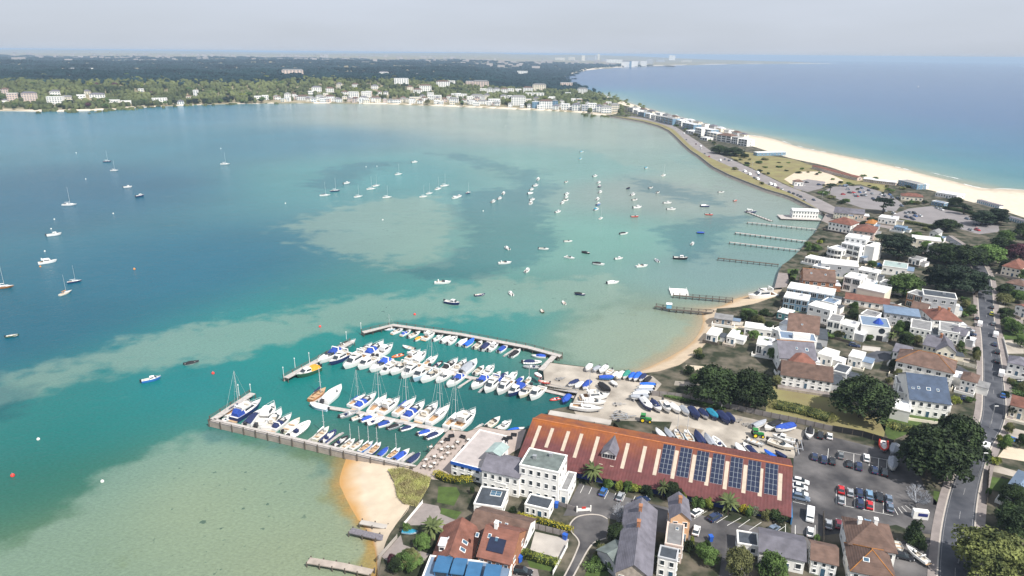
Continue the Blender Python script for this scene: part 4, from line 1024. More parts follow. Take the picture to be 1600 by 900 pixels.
def breakwater(px, label, wall_side, zt=1.9, width=2.2, wall=True, step=4.6, rail=True, m=None, name='breakwater', piles=True, wallh=1.0):
    pts = along(px, zt); o = pts[0].copy(); o.z = 0
    loc = [Vector((p.x - o.x, p.y - o.y, 0)) for p in pts]
    t = thing(name, o, 0, label, name.replace('_', ' '))
    q = MB(); deck_run(q, loc, width, zt - .25, zt); obj('deck', q.mesh('deck', m or M['decking']), t)
    n = max(2, int(sum((b - a).length for a, b in zip(loc, loc[1:])) / step) + 1)
    edge = offset(loc, wall_side * (width / 2 + .12))
    if wall:
        for k, (z0, z1) in enumerate(((-.6, -.02), (.06, .62), (.7, 1.26), (1.34, zt + .02))[: 4]):
            q = MB(); deck_run(q, edge, .16, z0, z1); obj('wall_plank', q.mesh('wall_plank', M['wood']), t)
    me = MB().box(-.15, .15, -.15, .15, -1.2, zt + (wallh if rail else .1)).mesh('post', M['pile'])
    for p in resample(offset(loc, wall_side * (width / 2 + .3)), n): obj('post', me, t, (p.x, p.y, 0))
    if piles:
        for p in resample(offset(loc, -wall_side * (width / 2 - .1)), n): obj('post', MB_PILE, t, (p.x, p.y, 0))
    if rail:
        for hh in (.5, wallh - .05):
            q = MB(); deck_run(q, offset(loc, wall_side * (width / 2 + .3)), .1, zt + hh - .1, zt + hh + .02); obj('rail', q.mesh('rail', M['pile']), t)
    return t
MB_PILE = MB().tube((0, 0, -1.2), (0, 0, 1.6), .16, n=6).mesh('post', M['pile'])
breakwater([(331, 656), (648, 730)], 'long timber breakwater walkway with rail, nearest the camera, beside the near beach', -1)
breakwater([(333, 655), (395, 614)], 'short timber breakwater arm at the seaward end of the near berths', 1)
breakwater([(447, 590), (551, 533)], 'straight timber breakwater arm with rail between the two marina entrances', 1)
breakwater([(567, 519), (614, 507.5), (720, 522), (824, 542), (876, 556)], 'long timber breakwater along the far side of the marina', 1, step=4.2)
breakwater([(866, 556), (845, 578)], 'short boarded jetty between the far breakwater and the yard', 1, wall=False, rail=False)
def pontoon(px, label, width=1.8, z=.55):
    pts = along(px, z); o = pts[0].copy(); o.z = 0; loc = [Vector((p.x - o.x, p.y - o.y, 0)) for p in pts]
    t = thing('pontoon', o, 0, label, 'pontoon')
    q = MB(); deck_run(q, loc, width, z - .14, z); obj('deck', q.mesh('deck', M['decking']), t)
    n = max(2, int(sum((b - a).length for a, b in zip(loc, loc[1:])) / 4.5) + 1)
    fl = MB().box(-1.1, 1.1, -width * .42, width * .42, -.35, z - .15).mesh('float', mat('float_concrete', (.3, .3, .3), .9, .1))
    rs = resample(loc, n)
    for k, p in enumerate(rs):
        d = rs[min(k + 1, n - 1)] - rs[max(0, k - 1)]; obj('float', fl, t, p, math.atan2(d.y, d.x))
    return t
pontoon([(549, 556), (634, 568), (736, 590), (823, 602), (863, 612), (903, 621)], 'long grey pontoon down the middle of the marina', 2.2)
pontoon([(505, 635), (560, 644), (656, 665), (700, 673)], 'grey pontoon between the near rows of yachts and tenders', 2.0)
for k, (a, b) in enumerate([(zC(885, 265), zC(1040, 155)), (zB(625, 655), zB(735, 585)), (zC(860, 570), zC(920, 530)), (zC(1005, 600), zC(1125, 515)), (zC(330, 435), zC(385, 380)), (zD(50, 680), zD(105, 620)), (zD(360, 745), zD(440, 680)), (zD(935, 500), zD(1015, 440)), (zB(1000, 395), zB(1090, 340)), (zB(795, 690), zB(870, 630))]):
    pontoon([a, b], ['finger pontoon beside the varnished wooden yacht and the white speedboat', 'grey finger pontoon beside the blue-canopied cruiser in the middle row', 'narrow finger pontoon beside the lone sailing dinghy on the near breakwater', 'finger pontoon between the two black inflatables on the near breakwater', 'finger pontoon beside the cruisers with blue canvas on the near breakwater', 'finger pontoon among the small blue sailing dinghies', 'finger pontoon beside the boat with navy cover at the quay corner', 'finger pontoon by the terrace beside the last cabin cruiser', 'grey finger pontoon near the yard end of the far breakwater', 'finger pontoon between the two largest blue-canopied motor boats'][k], 1.0, .45)
for k, (b, tp, lb) in enumerate([(zA(287, 745), zA(282, 655), 'tall white post on the near breakwater arm'), (zA(380, 695), zA(378, 648), 'white post at the tip of the near breakwater arm'), (zA(655, 585), zA(652, 508), 'white beacon post at the outer tip of the middle arm'), (zA(748, 505), zA(748, 433), 'white lamp post halfway along the outer middle arm'), (zA(868, 465), zA(866, 388), 'white lamp post beside the boat with orange cover'), (zA(1172, 265), zA(1170, 212), 'white lamp post at the inner end of the middle arm'), (zA(1293, 190), zA(1290, 138), 'slim white post at the tip of the far breakwater'), (zD(790, 510), zD(785, 440), 'white flag pole on the terrace edge above the pontoon'), (zE(1520, 470), zE(1518, 365), 'white lamp post on the fence behind the covered boats')]):
    p = P(*b, 1.9 if k < 8 else 2); hgt = max(2.5, (b[1] - tp[1]) / FPX * (p - Vector((0, 0, CAM_H))).length * 1.12)
    t = thing('lamp_post', p, 0, lb, 'post')
    obj('pole', MB().tube((0, 0, 0), (0, 0, hgt), .1, .07, 6).mesh('pole', framem), t)
    obj('lamp', MB().tube((0, 0, hgt), (0, 0, hgt + .45), .2, .14, 7).mesh('lamp', framem), t)

# rows of berths: kind, hull, canvas, stern, bow
G_N = 'boats berthed along the far breakwater'
ROWN = [('sail', 'pale', 'white', zB(98, 165), zB(4, 190)), ('sport', 'white', None, zB(65, 215), zB(165, 175)), ('sport', 'white', 'blue', zB(142, 230), zB(228, 188)), ('open', 'white', None, zB(200, 246), zB(302, 205)), ('open', 'white', 'orange', zB(256, 270), zB(322, 238)),
        ('fly', 'white', None, zB(328, 266), zB(427, 204)), ('cabin', 'white', None, zB(405, 272), zB(490, 238)), ('open', 'white', 'white', zB(475, 288), zB(552, 240)), ('cabin', 'white', None, zB(528, 302), zB(608, 250)), ('open', 'white', 'white', zB(612, 312), zB(690, 263)),
        ('covered', 'white', 'royal', zB(668, 322), zB(747, 270)), ('open', 'cream', None, zB(745, 337), zB(812, 284)), ('open', 'white', 'navy', zB(806, 352), zB(882, 288)), ('cabin', 'white', None, zB(862, 357), zB(946, 299)), ('open', 'white', 'blue', zB(948, 367), zB(1022, 315)), ('open', 'white', 'black', zB(1048, 407), zB(1128, 353)),
        ('open', 'white', 'blue', zB(1338, 405), zB(1218, 400)), ('rib', 'white', 'navy', zB(1150, 452), zB(1302, 455)), ('rib', 'grey', None, zB(1285, 492), zB(1150, 490))]
G_U = 'boats on the far side of the middle pontoon'
ROWU = [('sport', 'white', 'blue', zA(1125, 355), zA(935, 468)), ('sport', 'white', None, zA(1105, 342), zA(1248, 280)), ('fly', 'navy', None, zA(1200, 385), zA(1030, 478)), ('sport', 'white', None, zA(1280, 385), zA(1385, 310)), ('sport', 'white', 'blue', zA(1335, 405), zA(1480, 300)), ('cabin', 'white', None, zA(1400, 415), zA(1558, 330)),
        ('fly', 'white', None, zB(188, 432), zB(302, 364)), ('cabin', 'white', 'white', zB(250, 457), zB(347, 380)), ('sail', 'white', 'white', zB(328, 482), zB(448, 404)), ('rib', 'black', None, zB(415, 490), zB(482, 445)), ('sport', 'white', 'black', zB(488, 522), zB(612, 438)), ('sport', 'white', None, zB(578, 532), zB(682, 444)), ('open', 'white', 'grey', zB(642, 552), zB(767, 450)),
        ('open', 'white', None, zB(750, 552), zB(826, 490)), ('cabin', 'white', None, zB(818, 567), zB(912, 494)), ('open', 'cream', None, zB(888, 582), zB(967, 535)), ('open', 'white', 'navy', zB(953, 592), zB(1027, 540)), ('cabin', 'white', 'white', zB(1022, 607), zB(1102, 545)), ('open', 'white', 'blue', zB(1093, 622), zB(1157, 574)), ('dayboat', 'white', None, zB(1163, 628), zB(1217, 580))]
G_L = 'boats on the near side of the middle pontoon'
ROWL = [('fly', 'white', None, zA(1330, 402), zA(1145, 513)), ('cabin', 'white', None, zA(1420, 425), zA(1265, 518)), ('sport', 'white', 'blue', zA(1535, 435), zA(1362, 540)), ('fly', 'white', None, zA(1595, 480), zA(1445, 560)), ('sport', 'white', None, zB(205, 460), zB(52, 563)), ('fly', 'white', None, zB(298, 480), zB(143, 592)), ('cabin', 'pale', None, zB(372, 508), zB(240, 617)), ('sport', 'white', None, zB(468, 524), zB(302, 628)), ('sport', 'white', 'white', zB(553, 538), zB(428, 627)), ('sport', 'white', 'blue', zB(652, 565), zB(517, 663)),
        ('sport', 'white', 'blue', zB(852, 578), zB(722, 682)), ('fly', 'white', 'blue', zB(955, 598), zB(830, 712)), ('fly', 'white', None, zB(1050, 612), zB(936, 727)), ('cabin', 'navy', 'blue', zB(1152, 648), zB(1027, 738)), ('open', 'cream', None, zB(1213, 658), zB(1118, 752)), ('cabin', 'white', None, zB(1313, 668), zB(1208, 772))]
G_S = 'boats on the far side of the near pontoon'
ROWS = [('dayboat', 'wood', 'navy', zC(870, 242), zC(1002, 148)), ('open', 'white', 'white', zC(980, 268), zC(1132, 135)), ('covered', 'pale', 'white', zC(1018, 312), zC(868, 278)), ('sail', 'white', 'blue', zC(1188, 285), zC(1330, 195)), ('sport', 'white', 'blue', zC(1242, 312), zC(1420, 198)), ('sail', 'white', 'white', zC(1362, 345), zC(1505, 208)),
        ('fly', 'white', None, zD(178, 352), zD(345, 238)), ('sail', 'white', 'blue', zD(298, 364), zD(478, 233)), ('sport', 'white', 'blue', zD(382, 398), zD(550, 268)), ('sport', 'white', None, zD(498, 413), zD(658, 278)), ('sail', 'white', 'grey', zD(577, 438), zD(758, 293)), ('sail', 'white', 'white', zD(718, 463), zD(874, 333)), ('fly', 'white', None, zD(808, 484), zD(970, 338)), ('open', 'cream', None, zD(1065, 458), zD(1172, 383)), ('cabin', 'white', None, zD(1148, 484), zD(1267, 418)), ('open', 'white', 'royal', zD(1235, 500), zD(1375, 470))]
G_T = 'tenders on the near side of the near pontoon'
ROWT = [('rib', 'grey', None, zC(1118, 372), zC(1268, 328)), ('open', 'white', None, zC(1212, 395), zC(1318, 355)), ('rib', 'white', 'blue', zD(18, 408), zD(155, 358)), ('rib', 'white', None, zD(72, 432), zD(213, 384)), ('open', 'white', 'blue', zD(158, 450), zD(303, 408)), ('rib', 'grey', 'black', zD(243, 468), zD(374, 428)), ('rib', 'white', 'navy', zD(348, 480), zD(478, 444)), ('rib', 'white', 'blue', zD(492, 518), zD(640, 478)), ('rib', 'white', 'navy', zD(557, 550), zD(704, 493))]
G_K = 'boats berthed along the near breakwater'
ROWK = [('sail', 'white', 'navy', zC(165, 375), zC(375, 258)), ('rib', 'white', None, zC(140, 395), zC(235, 385)), ('fly', 'navy', 'blue', zC(238, 405), zC(470, 258)), ('open', 'white', 'navy', zC(342, 448), zC(475, 328)), ('cabin', 'white', None, zC(435, 472), zC(578, 298)), ('sport', 'white', None, zC(505, 485), zC(635, 330)), ('sport', 'white', 'navy', zC(555, 488), zC(720, 368)), ('dinghy', 'cream', None, zC(652, 500), zC(788, 398)), ('rib', 'white', None, zC(700, 542), zC(868, 423)), ('dayboat', 'cream', None, zC(902, 568), zC(1028, 468)), ('rib', 'navy', None, zC(972, 584), zC(1082, 490)), ('rib', 'black', None, zC(1068, 614), zC(1184, 537)), ('dayboat', 'white', None, zC(1128, 640), zC(1244, 562)), ('dayboat', 'white', 'black', zC(1205, 640), zC(1314, 570)), ('dayboat', 'blue', None, zC(1276, 664), zC(1394, 583)), ('dayboat', 'navy', None, zC(1362, 684), zC(1458, 593)), ('dinghy', 'white', 'blue', zD(168, 698), zD(248, 628)), ('dayboat', 'blue', 'white', zD(242, 718), zD(348, 638)), ('open', 'white', 'blue', zD(300, 733), zD(424, 648)), ('dinghy', 'white', 'navy', zD(412, 758), zD(514, 678))]
for rows, g, where in ((ROWN, G_N, 'along the far breakwater'), (ROWU, G_U, 'middle pontoon, far side'), (ROWL, G_L, 'middle pontoon, near side'), (ROWS, G_S, 'near pontoon, far side'), (ROWT, G_T, 'near pontoon, near side'), (ROWK, G_K, 'along the near breakwater')):
    for i, (k, h_, c, s, b) in enumerate(rows):
        boat_px(k, h_, c, s, b, describe(k, h_, c) + ', ' + ORD[i] + ' from sea, ' + where, g)
boat_px('cabin', 'green', 'orange', zA(950, 505), zA(758, 580), 'dark green wooden boat with orange canvas beside the middle breakwater arm', G_U)
boat_px('open', 'white', 'white', zA(925, 468), zA(800, 505), 'small white speedboat tucked behind the boat with orange canvas', G_U)
boat_px('dinghy', 'white', None, zB(252, 345), zB(152, 320), 'white open dinghy under way between the far berths', 'boats under way in the marina')
boat_px('rib', 'orange', None, zB(155, 385), zB(65, 412), 'orange inflatable lying off the middle pontoon', 'boats under way in the marina')
boat_px('rib', 'red', None, zB(1455, 745), zB(1372, 765), 'red inflatable moored by the slipway gangway', G_L)
boat_px('covered', 'navy', 'blue', zB(1530, 730), zB(1475, 800), 'blue covered boat moored at the head of the slipway basin', G_L)
# a steel gangway from the yard down to the middle pontoon
def gangway(a, b, label, w_=1.6):
    p, q_ = P(*a, .7), P(*b, 2.1); d = q_ - p; t = thing('gangway', p, math.atan2(d.y, d.x), label, 'gangway'); Ln = Vector((d.x, d.y)).length; r = d.z / Ln
    obj('deck', MB().loft([[(0, -w_ / 2, 0), (0, w_ / 2, 0), (0, w_ / 2, .12), (0, -w_ / 2, .12)], [(Ln, -w_ / 2, d.z), (Ln, w_ / 2, d.z), (Ln, w_ / 2, d.z + .12), (Ln, -w_ / 2, d.z + .12)]], cap0=True, cap1=True).mesh('deck', M['decking']), t)
    for s in (-1, 1):
        q = MB().tube((0, s * w_ / 2, 1.1), (Ln, s * w_ / 2, 1.1 + d.z), .06, n=5)
        for k in range(9): x = Ln * k / 8; q.tube((x, s * w_ / 2, r * x), (x, s * w_ / 2, 1.1 + r * x), .045, n=4)
        obj('railing', q.mesh('railing', M['metal']), t)
gangway(zE(40, 285), zE(330, 335), 'steel gangway with railings from the yard to the middle pontoon')

# ---------------------------------------------------------------- boats and buoys on their moorings
def moored(lst, where, group, hd, jit=18, order='left'):
    lst = sorted(lst, key=lambda q: q[0])
    for i, (x, y, k, h_, c, Ln, *o) in enumerate(lst):
        rz = R(o[0] if o else hd + rnd.uniform(-jit, jit))
        lb = describe(k, h_, c) + ' ' + (ORD[i] + ' from left ' if len(lst) > 1 else '') + where
        boat(k, h_, c, P(x, y, 0), rz, Ln, lb, group, 0, simple=True)
moored([(168, 253, 'sail', 'navy', 'white', 9), (179, 267, 'sail', 'white', 'white', 8), (200, 293, 'cabin', 'white', None, 7), (219, 307, 'cabin', 'navy', None, 7.5, 60), (109, 321, 'sail', 'white', 'white', 11, 8), (352, 257, 'sail', 'white', 'white', 10, 10), (85, 368, 'cabin', 'white', None, 8.5, 35), (75, 411, 'fly', 'white', None, 9.5, 38), (117, 441, 'sail', 'navy', 'white', 7, 35), (103, 459, 'sail', 'cream', 'orange', 7.5, 75), (6, 450, 'sail', 'wood', 'white', 10, 15), (20, 526, 'dinghy', 'green', None, 5, 25)], 'in the western anchorage', 'boats in the western anchorage', 20)
moored([(508, 306, 'sail', 'white', 'navy', 9, 15), (524, 299, 'sail', 'navy', 'white', 9), (542, 287, 'cabin', 'white', None, 7), (560, 308, 'sail', 'white', 'white', 8), (580, 296, 'sail', 'white', 'white', 8.5), (588, 291, 'sail', 'white', 'grey', 8), (605, 309, 'sail', 'white', 'white', 8), (623, 273, 'sail', 'white', 'white', 8.5), (648, 254, 'cabin', 'white', None, 7), (662, 308, 'sail', 'white', 'white', 7.5), (671, 303, 'sail', 'white', 'white', 7), (685, 296, 'sail', 'white', 'white', 8.5), (695, 291, 'sail', 'white', 'white', 9), (712, 310, 'fly', 'white', None, 7), (717, 308, 'cabin', 'white', None, 7), (732, 302, 'sail', 'navy', 'white', 7.)], 'in the yacht trot', 'yachts moored in mid harbour', 40)
moored([(787, 303, 'cabin', 'white', None, 7), (781, 311, 'cabin', 'white', None, 6.5), (771, 316, 'cabin', 'white', None, 7), (841, 281, 'cabin', 'white', None, 8, 75), (837, 291, 'cabin', 'white', None, 7.5), (831, 297, 'cabin', 'white', None, 6.5), (829, 303, 'open', 'white', 'white', 7), (832, 313, 'cabin', 'white', None, 6.5), (830, 318.5, 'fly', 'white', None, 7.5)], 'in the first mooring column', 'first column of moored small craft', 60)
moored([(885, 285, 'open', 'white', None, 6), (886, 304, 'cabin', 'white', None, 6.5), (885, 309, 'cabin', 'white', None, 6.5), (884, 314, 'open', 'white', None, 6.5), (879, 318, 'cabin', 'white', None, 6.5), (872, 332, 'cabin', 'white', None, 6.5), (909, 238, 'open', 'white', 'teal', 6), (907, 249, 'open', 'white', 'teal', 6)], 'in the second mooring column', 'second column of moored small craft', 50)
moored([(930, 276, 'cabin', 'white', None, 7), (936, 286, 'cabin', 'white', None, 6.5), (937, 292, 'cabin', 'navy', None, 6.5), (938, 301, 'cabin', 'white', None, 7), (934, 312, 'cabin', 'white', None, 7), (935, 320, 'cabin', 'blue', None, 7), (932, 328, 'cabin', 'white', 'teal', 6.5), (939, 342, 'sail', 'white', 'white', 6.)], 'in the third mooring column', 'third column of moored small craft', 60)
moored([(982, 295, 'covered', 'navy', 'black', 5.5), (989, 305, 'cabin', 'white', None, 7), (992, 313, 'open', 'white', None, 6), (996, 325, 'cabin', 'white', None, 8, 20), (992, 339, 'open', 'red', None, 6, 5), (1010, 263, 'open', 'white', 'teal', 6), (1037, 275, 'sail', 'white', 'white', 9), (1017, 294, 'open', 'white', None, 6), (1028, 301.5, 'open', 'white', None, 6), (1043, 318, 'cabin', 'white', None, 7, 5), (1049, 328, 'cabin', 'white', None, 7, -5)], 'in the fourth mooring column', 'fourth column of moored small craft', 40)
moored([(1127, 301, 'open', 'white', None, 6), (1102, 323, 'open', 'navy', 'white', 7.5, -5), (1108, 336, 'open', 'red', None, 6, -15), (1149, 314, 'dinghy', 'red', None, 5), (1095, 365, 'covered', 'navy', 'blue', 5.2, -15), (1082, 382, 'cabin', 'white', None, 5.5, 60), (1064, 405, 'cabin', 'black', None, 8.5, -8), (1173, 332, 'fly', 'navy', None, 9, -10)], 'off the narrow wooden jetties', 'boats moored off the jetties', 20)
moored([(1026, 408, 'open', 'white', 'grey', 5.5, 100), (1003, 417, 'sport', 'white', None, 7.5, 15), (967, 405, 'cabin', 'white', None, 5.5), (936, 414, 'open', 'white', 'black', 7, -25), (890, 404, 'sport', 'white', None, 7, -30), (916, 396, 'open', 'black', 'black', 5.5, -35), (888, 378, 'open', 'white', None, 5.5), (975, 366, 'open', 'white', 'black', 6.5, 20), (850, 390, 'open', 'white', None, 6.5, -15), (824, 424, 'cabin', 'white', None, 6.5, 70), (792, 389, 'cabin', 'white', None, 6, 120), (789, 412, 'sport', 'white', None, 8, 10)], 'scattered over the pale shallows', 'small craft scattered over the shallows', 20)
moored([(692, 443, 'sport', 'white', None, 9, 5), (707, 475, 'cabin', 'navy', None, 8.5, -25), (750, 462, 'dinghy', 'navy', None, 5.5, 20), (798, 460, 'cabin', 'white', None, 5.5, 110), (847, 487, 'dinghy', 'green', None, 4.6, 100), (881, 474, 'dinghy', 'white', None, 4.6, 100), (907, 461, 'open', 'navy', 'black', 5.5, -25), (958, 443, 'open', 'white', 'white', 7, 15)], 'closest to the far breakwater', 'boats moored outside the marina', 20)
boat('cabin', 'blue', None, P(237, 595, 0), R(30), 6.6, 'white and blue motor boat running out past the marina entrance', 'boats under way', 0)
boat('rib', 'black', 'black', P(300, 568, 0), R(32), 5.2, 'black open boat running out of the marina', 'boats under way', 0)
boat('sail', 'white', 'white', P(1435, 136, 0), R(40), 14, 'lone white sailing boat far out in the open bay', None, 0, simple=True)
buoy_me = {}
def buoy(px, col, label, r=.45):
    if col not in buoy_me:
        mm = mat(col + '_buoy', {'white': (.75, .75, .72), 'red': (.7, .05, .04), 'orange': (.75, .28, .05), 'yellow': (.7, .55, .06)}[col], .4, .05); q = MB(); rings = []
        for k in range(7):
            a = math.pi * k / 6 - math.pi / 2; rings.append([(math.cos(a) * math.cos(b) + 1e-4 * math.cos(b), math.cos(a) * math.sin(b) + 1e-4 * math.sin(b), math.sin(a) * 1.1 + .35) for b in [6.283 * j / 10 for j in range(10)]])
        q.loft(rings); buoy_me[col] = (q.mesh('float', mm, smooth=True), MB().tube((0, 0, 1.4), (0, 0, 2.0), .12, n=6).mesh('ring', M['metal']))
    t = thing('mooring_buoy', P(*px, 0), 0, label, 'buoy', 'buoys', r); obj('float', buoy_me[col][0], t); obj('ring', buoy_me[col][1], t)
for i, p in enumerate([(119, 239), (134, 280), (177, 334), (85, 343), (80, 358), (70, 393), (345, 232), (446, 318), (60, 687), (160, 753), (572, 261), (589, 260), (598, 344), (755, 330), (790, 197)]):
    buoy(p, 'white', ['small white buoy beyond the pair of far yachts', 'small white buoy just under the pair of far yachts', 'white buoy by itself in the deep western water', 'upper small white buoy above the motor boat at left', 'lower small white buoy just above the motor boat at left', 'small white buoy above the flybridge cruiser at left', 'tiny white buoy beyond the lone far yacht', 'white buoy alone west of the yacht trot', 'white buoy low in the western shallows', 'white buoy over the pale green near sand', 'white buoy beyond the yacht trot, westerly of a pair', 'white buoy beyond the yacht trot, easterly of a pair', 'tiny white buoy over the pale oval sandbank', 'white buoy below the dark weed patch', 'tiny white buoy near the far strand'][i], .5)
for i, p in enumerate([(333, 584), (500, 511), (648, 492), (20, 744)]): buoy(p, 'red', ['red buoy outside the marina entrance', 'red buoy off the outer arm of the marina', 'faded red buoy beyond the far breakwater', 'red buoy near the bottom of the western edge'][i], .6)
buoy((210, 421), 'orange', 'orange and white buoy alone in deep water', .6); buoy((63, 417), 'orange', 'orange buoy at the bow of the flybridge cruiser', .5)

# ---------------------------------------------------------------- boat yard
def trailer(pos, rz, Ln, label, group='boat trailers'):
    t = thing('boat_trailer', pos, rz, label, 'trailer', group, Ln / 5)
    obj('frame', MB().box(-2.4, 2.4, -.06, .06, .42, .54).box(-2., -1.88, -.8, .8, .42, .54).box(.5, .62, -.7, .7, .42, .54).box(-2.2, 1.0, -.8, -.7, .44, .56).box(-2.2, 1.0, .7, .8, .44, .56).mesh('frame', M['metal']), t)
    for s in (-1, 1): obj('wheel', MB().tube((-1.3, s * .9, .3), (-1.3, s * 1.1, .3), .3, n=9).mesh('wheel', M['black']), t)
    return t
CR = MB().box(-1.6, -1.4, -.8, .8, 0, .55).box(1.0, 1.2, -.7, .7, 0, .6).box(-1.8, 1.6, -.1, .1, .1, .3)
def ashore(kind, h_, c, s, b, label, group, lift=.55, stand=True):
    o = boat_px(kind, h_, c, s, b, label, group, LZ + lift)
    if stand:
        k = obj('cradle', CRADLE, o, (0, 0, -lift / o.scale[0]))
    return o
CRADLE = CR.mesh('cradle', M['metal'])
G_F = 'covered boats along the yard fence'
for i, (k, h_, c, s, b) in enumerate([('open', 'navy', 'white', zE(866, 385), zE(945, 482)), ('open', 'white', 'navy', zE(950, 405), zE(1020, 492)), ('cabin', 'white', None, zE(1036, 405), zE(1094, 498)), ('covered', 'white', 'white', zE(1107, 430), zE(1180, 502)), ('covered', 'white', 'grey', zE(1192, 450), zE(1250, 522)), ('covered', 'navy', 'navy', zE(1265, 462), zE(1336, 553)), ('covered', 'white', 'navy', zE(1346, 475), zE(1412, 548)), ('covered', 'navy', 'teal', zE(1416, 475), zE(1490, 558)), ('covered', 'navy', 'navy', zE(1500, 498), zE(1590, 592)), ('covered', 'navy', 'navy', zF(300, 508), zF(362, 582))]):
    ashore(k, h_, c, s, b, describe(k, h_, c) + ', ' + ORD[i] + ' from the cove, fence row', G_F)
G_H = 'boats laid up behind the long shed'
for i, (k, h_, c, s, b) in enumerate([('covered', 'white', 'white', zE(1045, 742), zE(975, 675)), ('covered', 'grey', 'grey', zE(1115, 748), zE(1050, 673)), ('dayboat', 'white', 'navy', zE(1195, 768), zE(1135, 683)), ('dayboat', 'pale', None, zE(1277, 785), zE(1216, 690)), ('covered', 'navy', 'navy', zE(1365, 800), zE(1300, 700)), ('covered', 'grey', 'grey', zE(1450, 815), zE(1380, 723)), ('rib', 'white', None, zE(1532, 828), zE(1450, 740)), ('dinghy', 'white', 'white', zF(438, 872), zF(362, 793)), ('open', 'white', 'navy', zF(532, 884), zF(428, 793)), ('covered', 'white', 'royal', zF(692, 905), zF(600, 848)), ('covered', 'navy', 'navy', zF(785, 908), zF(690, 855))]):
    ashore(k, h_, c, (s[0], s[1] - 8), (b[0], b[1] - 8), describe(k, h_, c) + ', ' + ORD[i] + ' from the slipway, shed row', G_H)
G_Y = 'boats on the hardstanding'
for k, h_, c, s, b, lb in [('sail', 'white', 'white', zE(268, 445), zE(548, 478), 'large white yacht hull on props beside the slipway pier'), ('fly', 'white', None, zE(362, 375), zE(595, 362), 'long white cruiser ashore behind the large yacht'), ('sport', 'white', 'white', zE(385, 405), zE(568, 415), 'white sports cruiser ashore between two larger boats by the pier'),
        ('covered', 'white', 'navy', zE(330, 232), zE(252, 275), 'boat under blue cover lying nearest the gangway'), ('covered', 'white', 'white', zE(375, 250), zE(308, 290), 'boat under white cover between two blue covered boats'), ('covered', 'white', 'blue', zE(430, 242), zE(372, 303), 'boat under bright blue cover in mid yard'), ('covered', 'black', 'black', zE(518, 262), zE(604, 332), 'large black covered boat in the middle of the yard'), ('dinghy', 'white', 'white', zE(612, 235), zE(660, 275), 'small white dinghy beside the black covered boat'),
        ('dinghy', 'white', 'white', zE(440, 100), zE(402, 150), 'white dinghy at the water edge of the yard, seaward end'), ('dinghy', 'grey', 'grey', zE(510, 115), zE(455, 155), 'grey covered dinghy at the water edge of the yard'), ('open', 'white', 'white', zE(570, 115), zE(512, 168), 'white speedboat at the water edge of the yard'), ('dinghy', 'white', None, zE(615, 140), zE(565, 185), 'white open dinghy behind the long blue cover'), ('covered', 'blue', 'blue', zE(510, 205), zE(635, 210), 'long low boat under dark blue cover across the yard'), ('dinghy', 'white', 'white', zE(665, 165), zE(618, 205), 'white dinghy next to the long blue cover'), ('dinghy', 'cream', 'white', zE(712, 165), zE(650, 220), 'pale dinghy beside the green covered one'), ('covered', 'white', 'green', zE(750, 160), zE(705, 215), 'small boat under a green cover in the dinghy row'), ('covered', 'white', 'royal', zE(795, 175), zE(755, 225), 'small boat under bright blue cover next to the green one'), ('covered', 'white', 'royal', zE(842, 175), zE(795, 232), 'second bright blue covered boat in the dinghy row'), ('covered', 'white', 'navy', zE(885, 185), zE(840, 235), 'navy covered dinghy near the end of the row'), ('covered', 'black', 'black', zE(930, 205), zE(880, 245), 'black covered dinghy at the end of the row'),
        ('covered', 'white', 'royal', zE(970, 268), zE(838, 272), 'long bright blue cover on top of the dinghy rack'), ('dinghy', 'white', 'white', zE(962, 290), zE(820, 297), 'white dinghy below the bright blue cover on the rack'), ('dinghy', 'white', 'grey', zE(950, 312), zE(795, 328), 'grey covered dinghy in the middle of the rack'), ('dinghy', 'white', 'white', zE(922, 338), zE(772, 352), 'white dinghy low on the rack'), ('dinghy', 'grey', 'grey', zE(912, 360), zE(752, 378), 'grey dinghy at the bottom of the rack'),
        ('dinghy', 'red', None, zB(1370, 615), zB(1272, 605), 'red kayak-like dinghy lying on the yard by the gangway'), ('dinghy', 'red', 'white', zB(1255, 540), zB(1305, 580), 'red and white dinghy propped by the jetty'),
        ('covered', 'white', 'grey', zF(512, 612), zF(622, 572), 'grey covered boat by the fence behind the green tractor'), ('open', 'white', 'black', zF(725, 580), zF(606, 640), 'white speedboat with black cover by the fence'), ('covered', 'white', 'blue', zF(845, 605), zF(688, 648), 'long boat under blue cover near the car park'), ('cabin', 'white', None, zF(862, 738), zF(668, 690), 'white cabin boat with blue seats near the tractor'), ('open', 'cream', None, zF(640, 728), zF(850, 803), 'cream open launch on a trailer near the car park'), ('dinghy', 'white', None, zF(468, 712), zF(606, 768), 'slim white dinghy in front of the parked tractor'), ('open', 'white', 'black', zF(985, 632), zF(972, 712), 'white boat with black cover on the dark patch of tarmac'),
        ('rib', 'red', None, Z(1150, 630, 5.293)(1222, 305), Z(1150, 630, 5.293)(1222, 392), 'red and white inflatable under the tree by the car park'), ('covered', 'grey', 'grey', Z(1150, 630, 5.293)(1320, 345), Z(1150, 630, 5.293)(1295, 430), 'grey covered boat half under the big tree'), ('covered', 'white', 'grey', Z(1150, 630, 5.293)(1300, 455), Z(1150, 630, 5.293)(1293, 555), 'lilac grey covered boat at the end of the car row')]:
    ashore(k, h_, c, s, b, lb, G_Y)
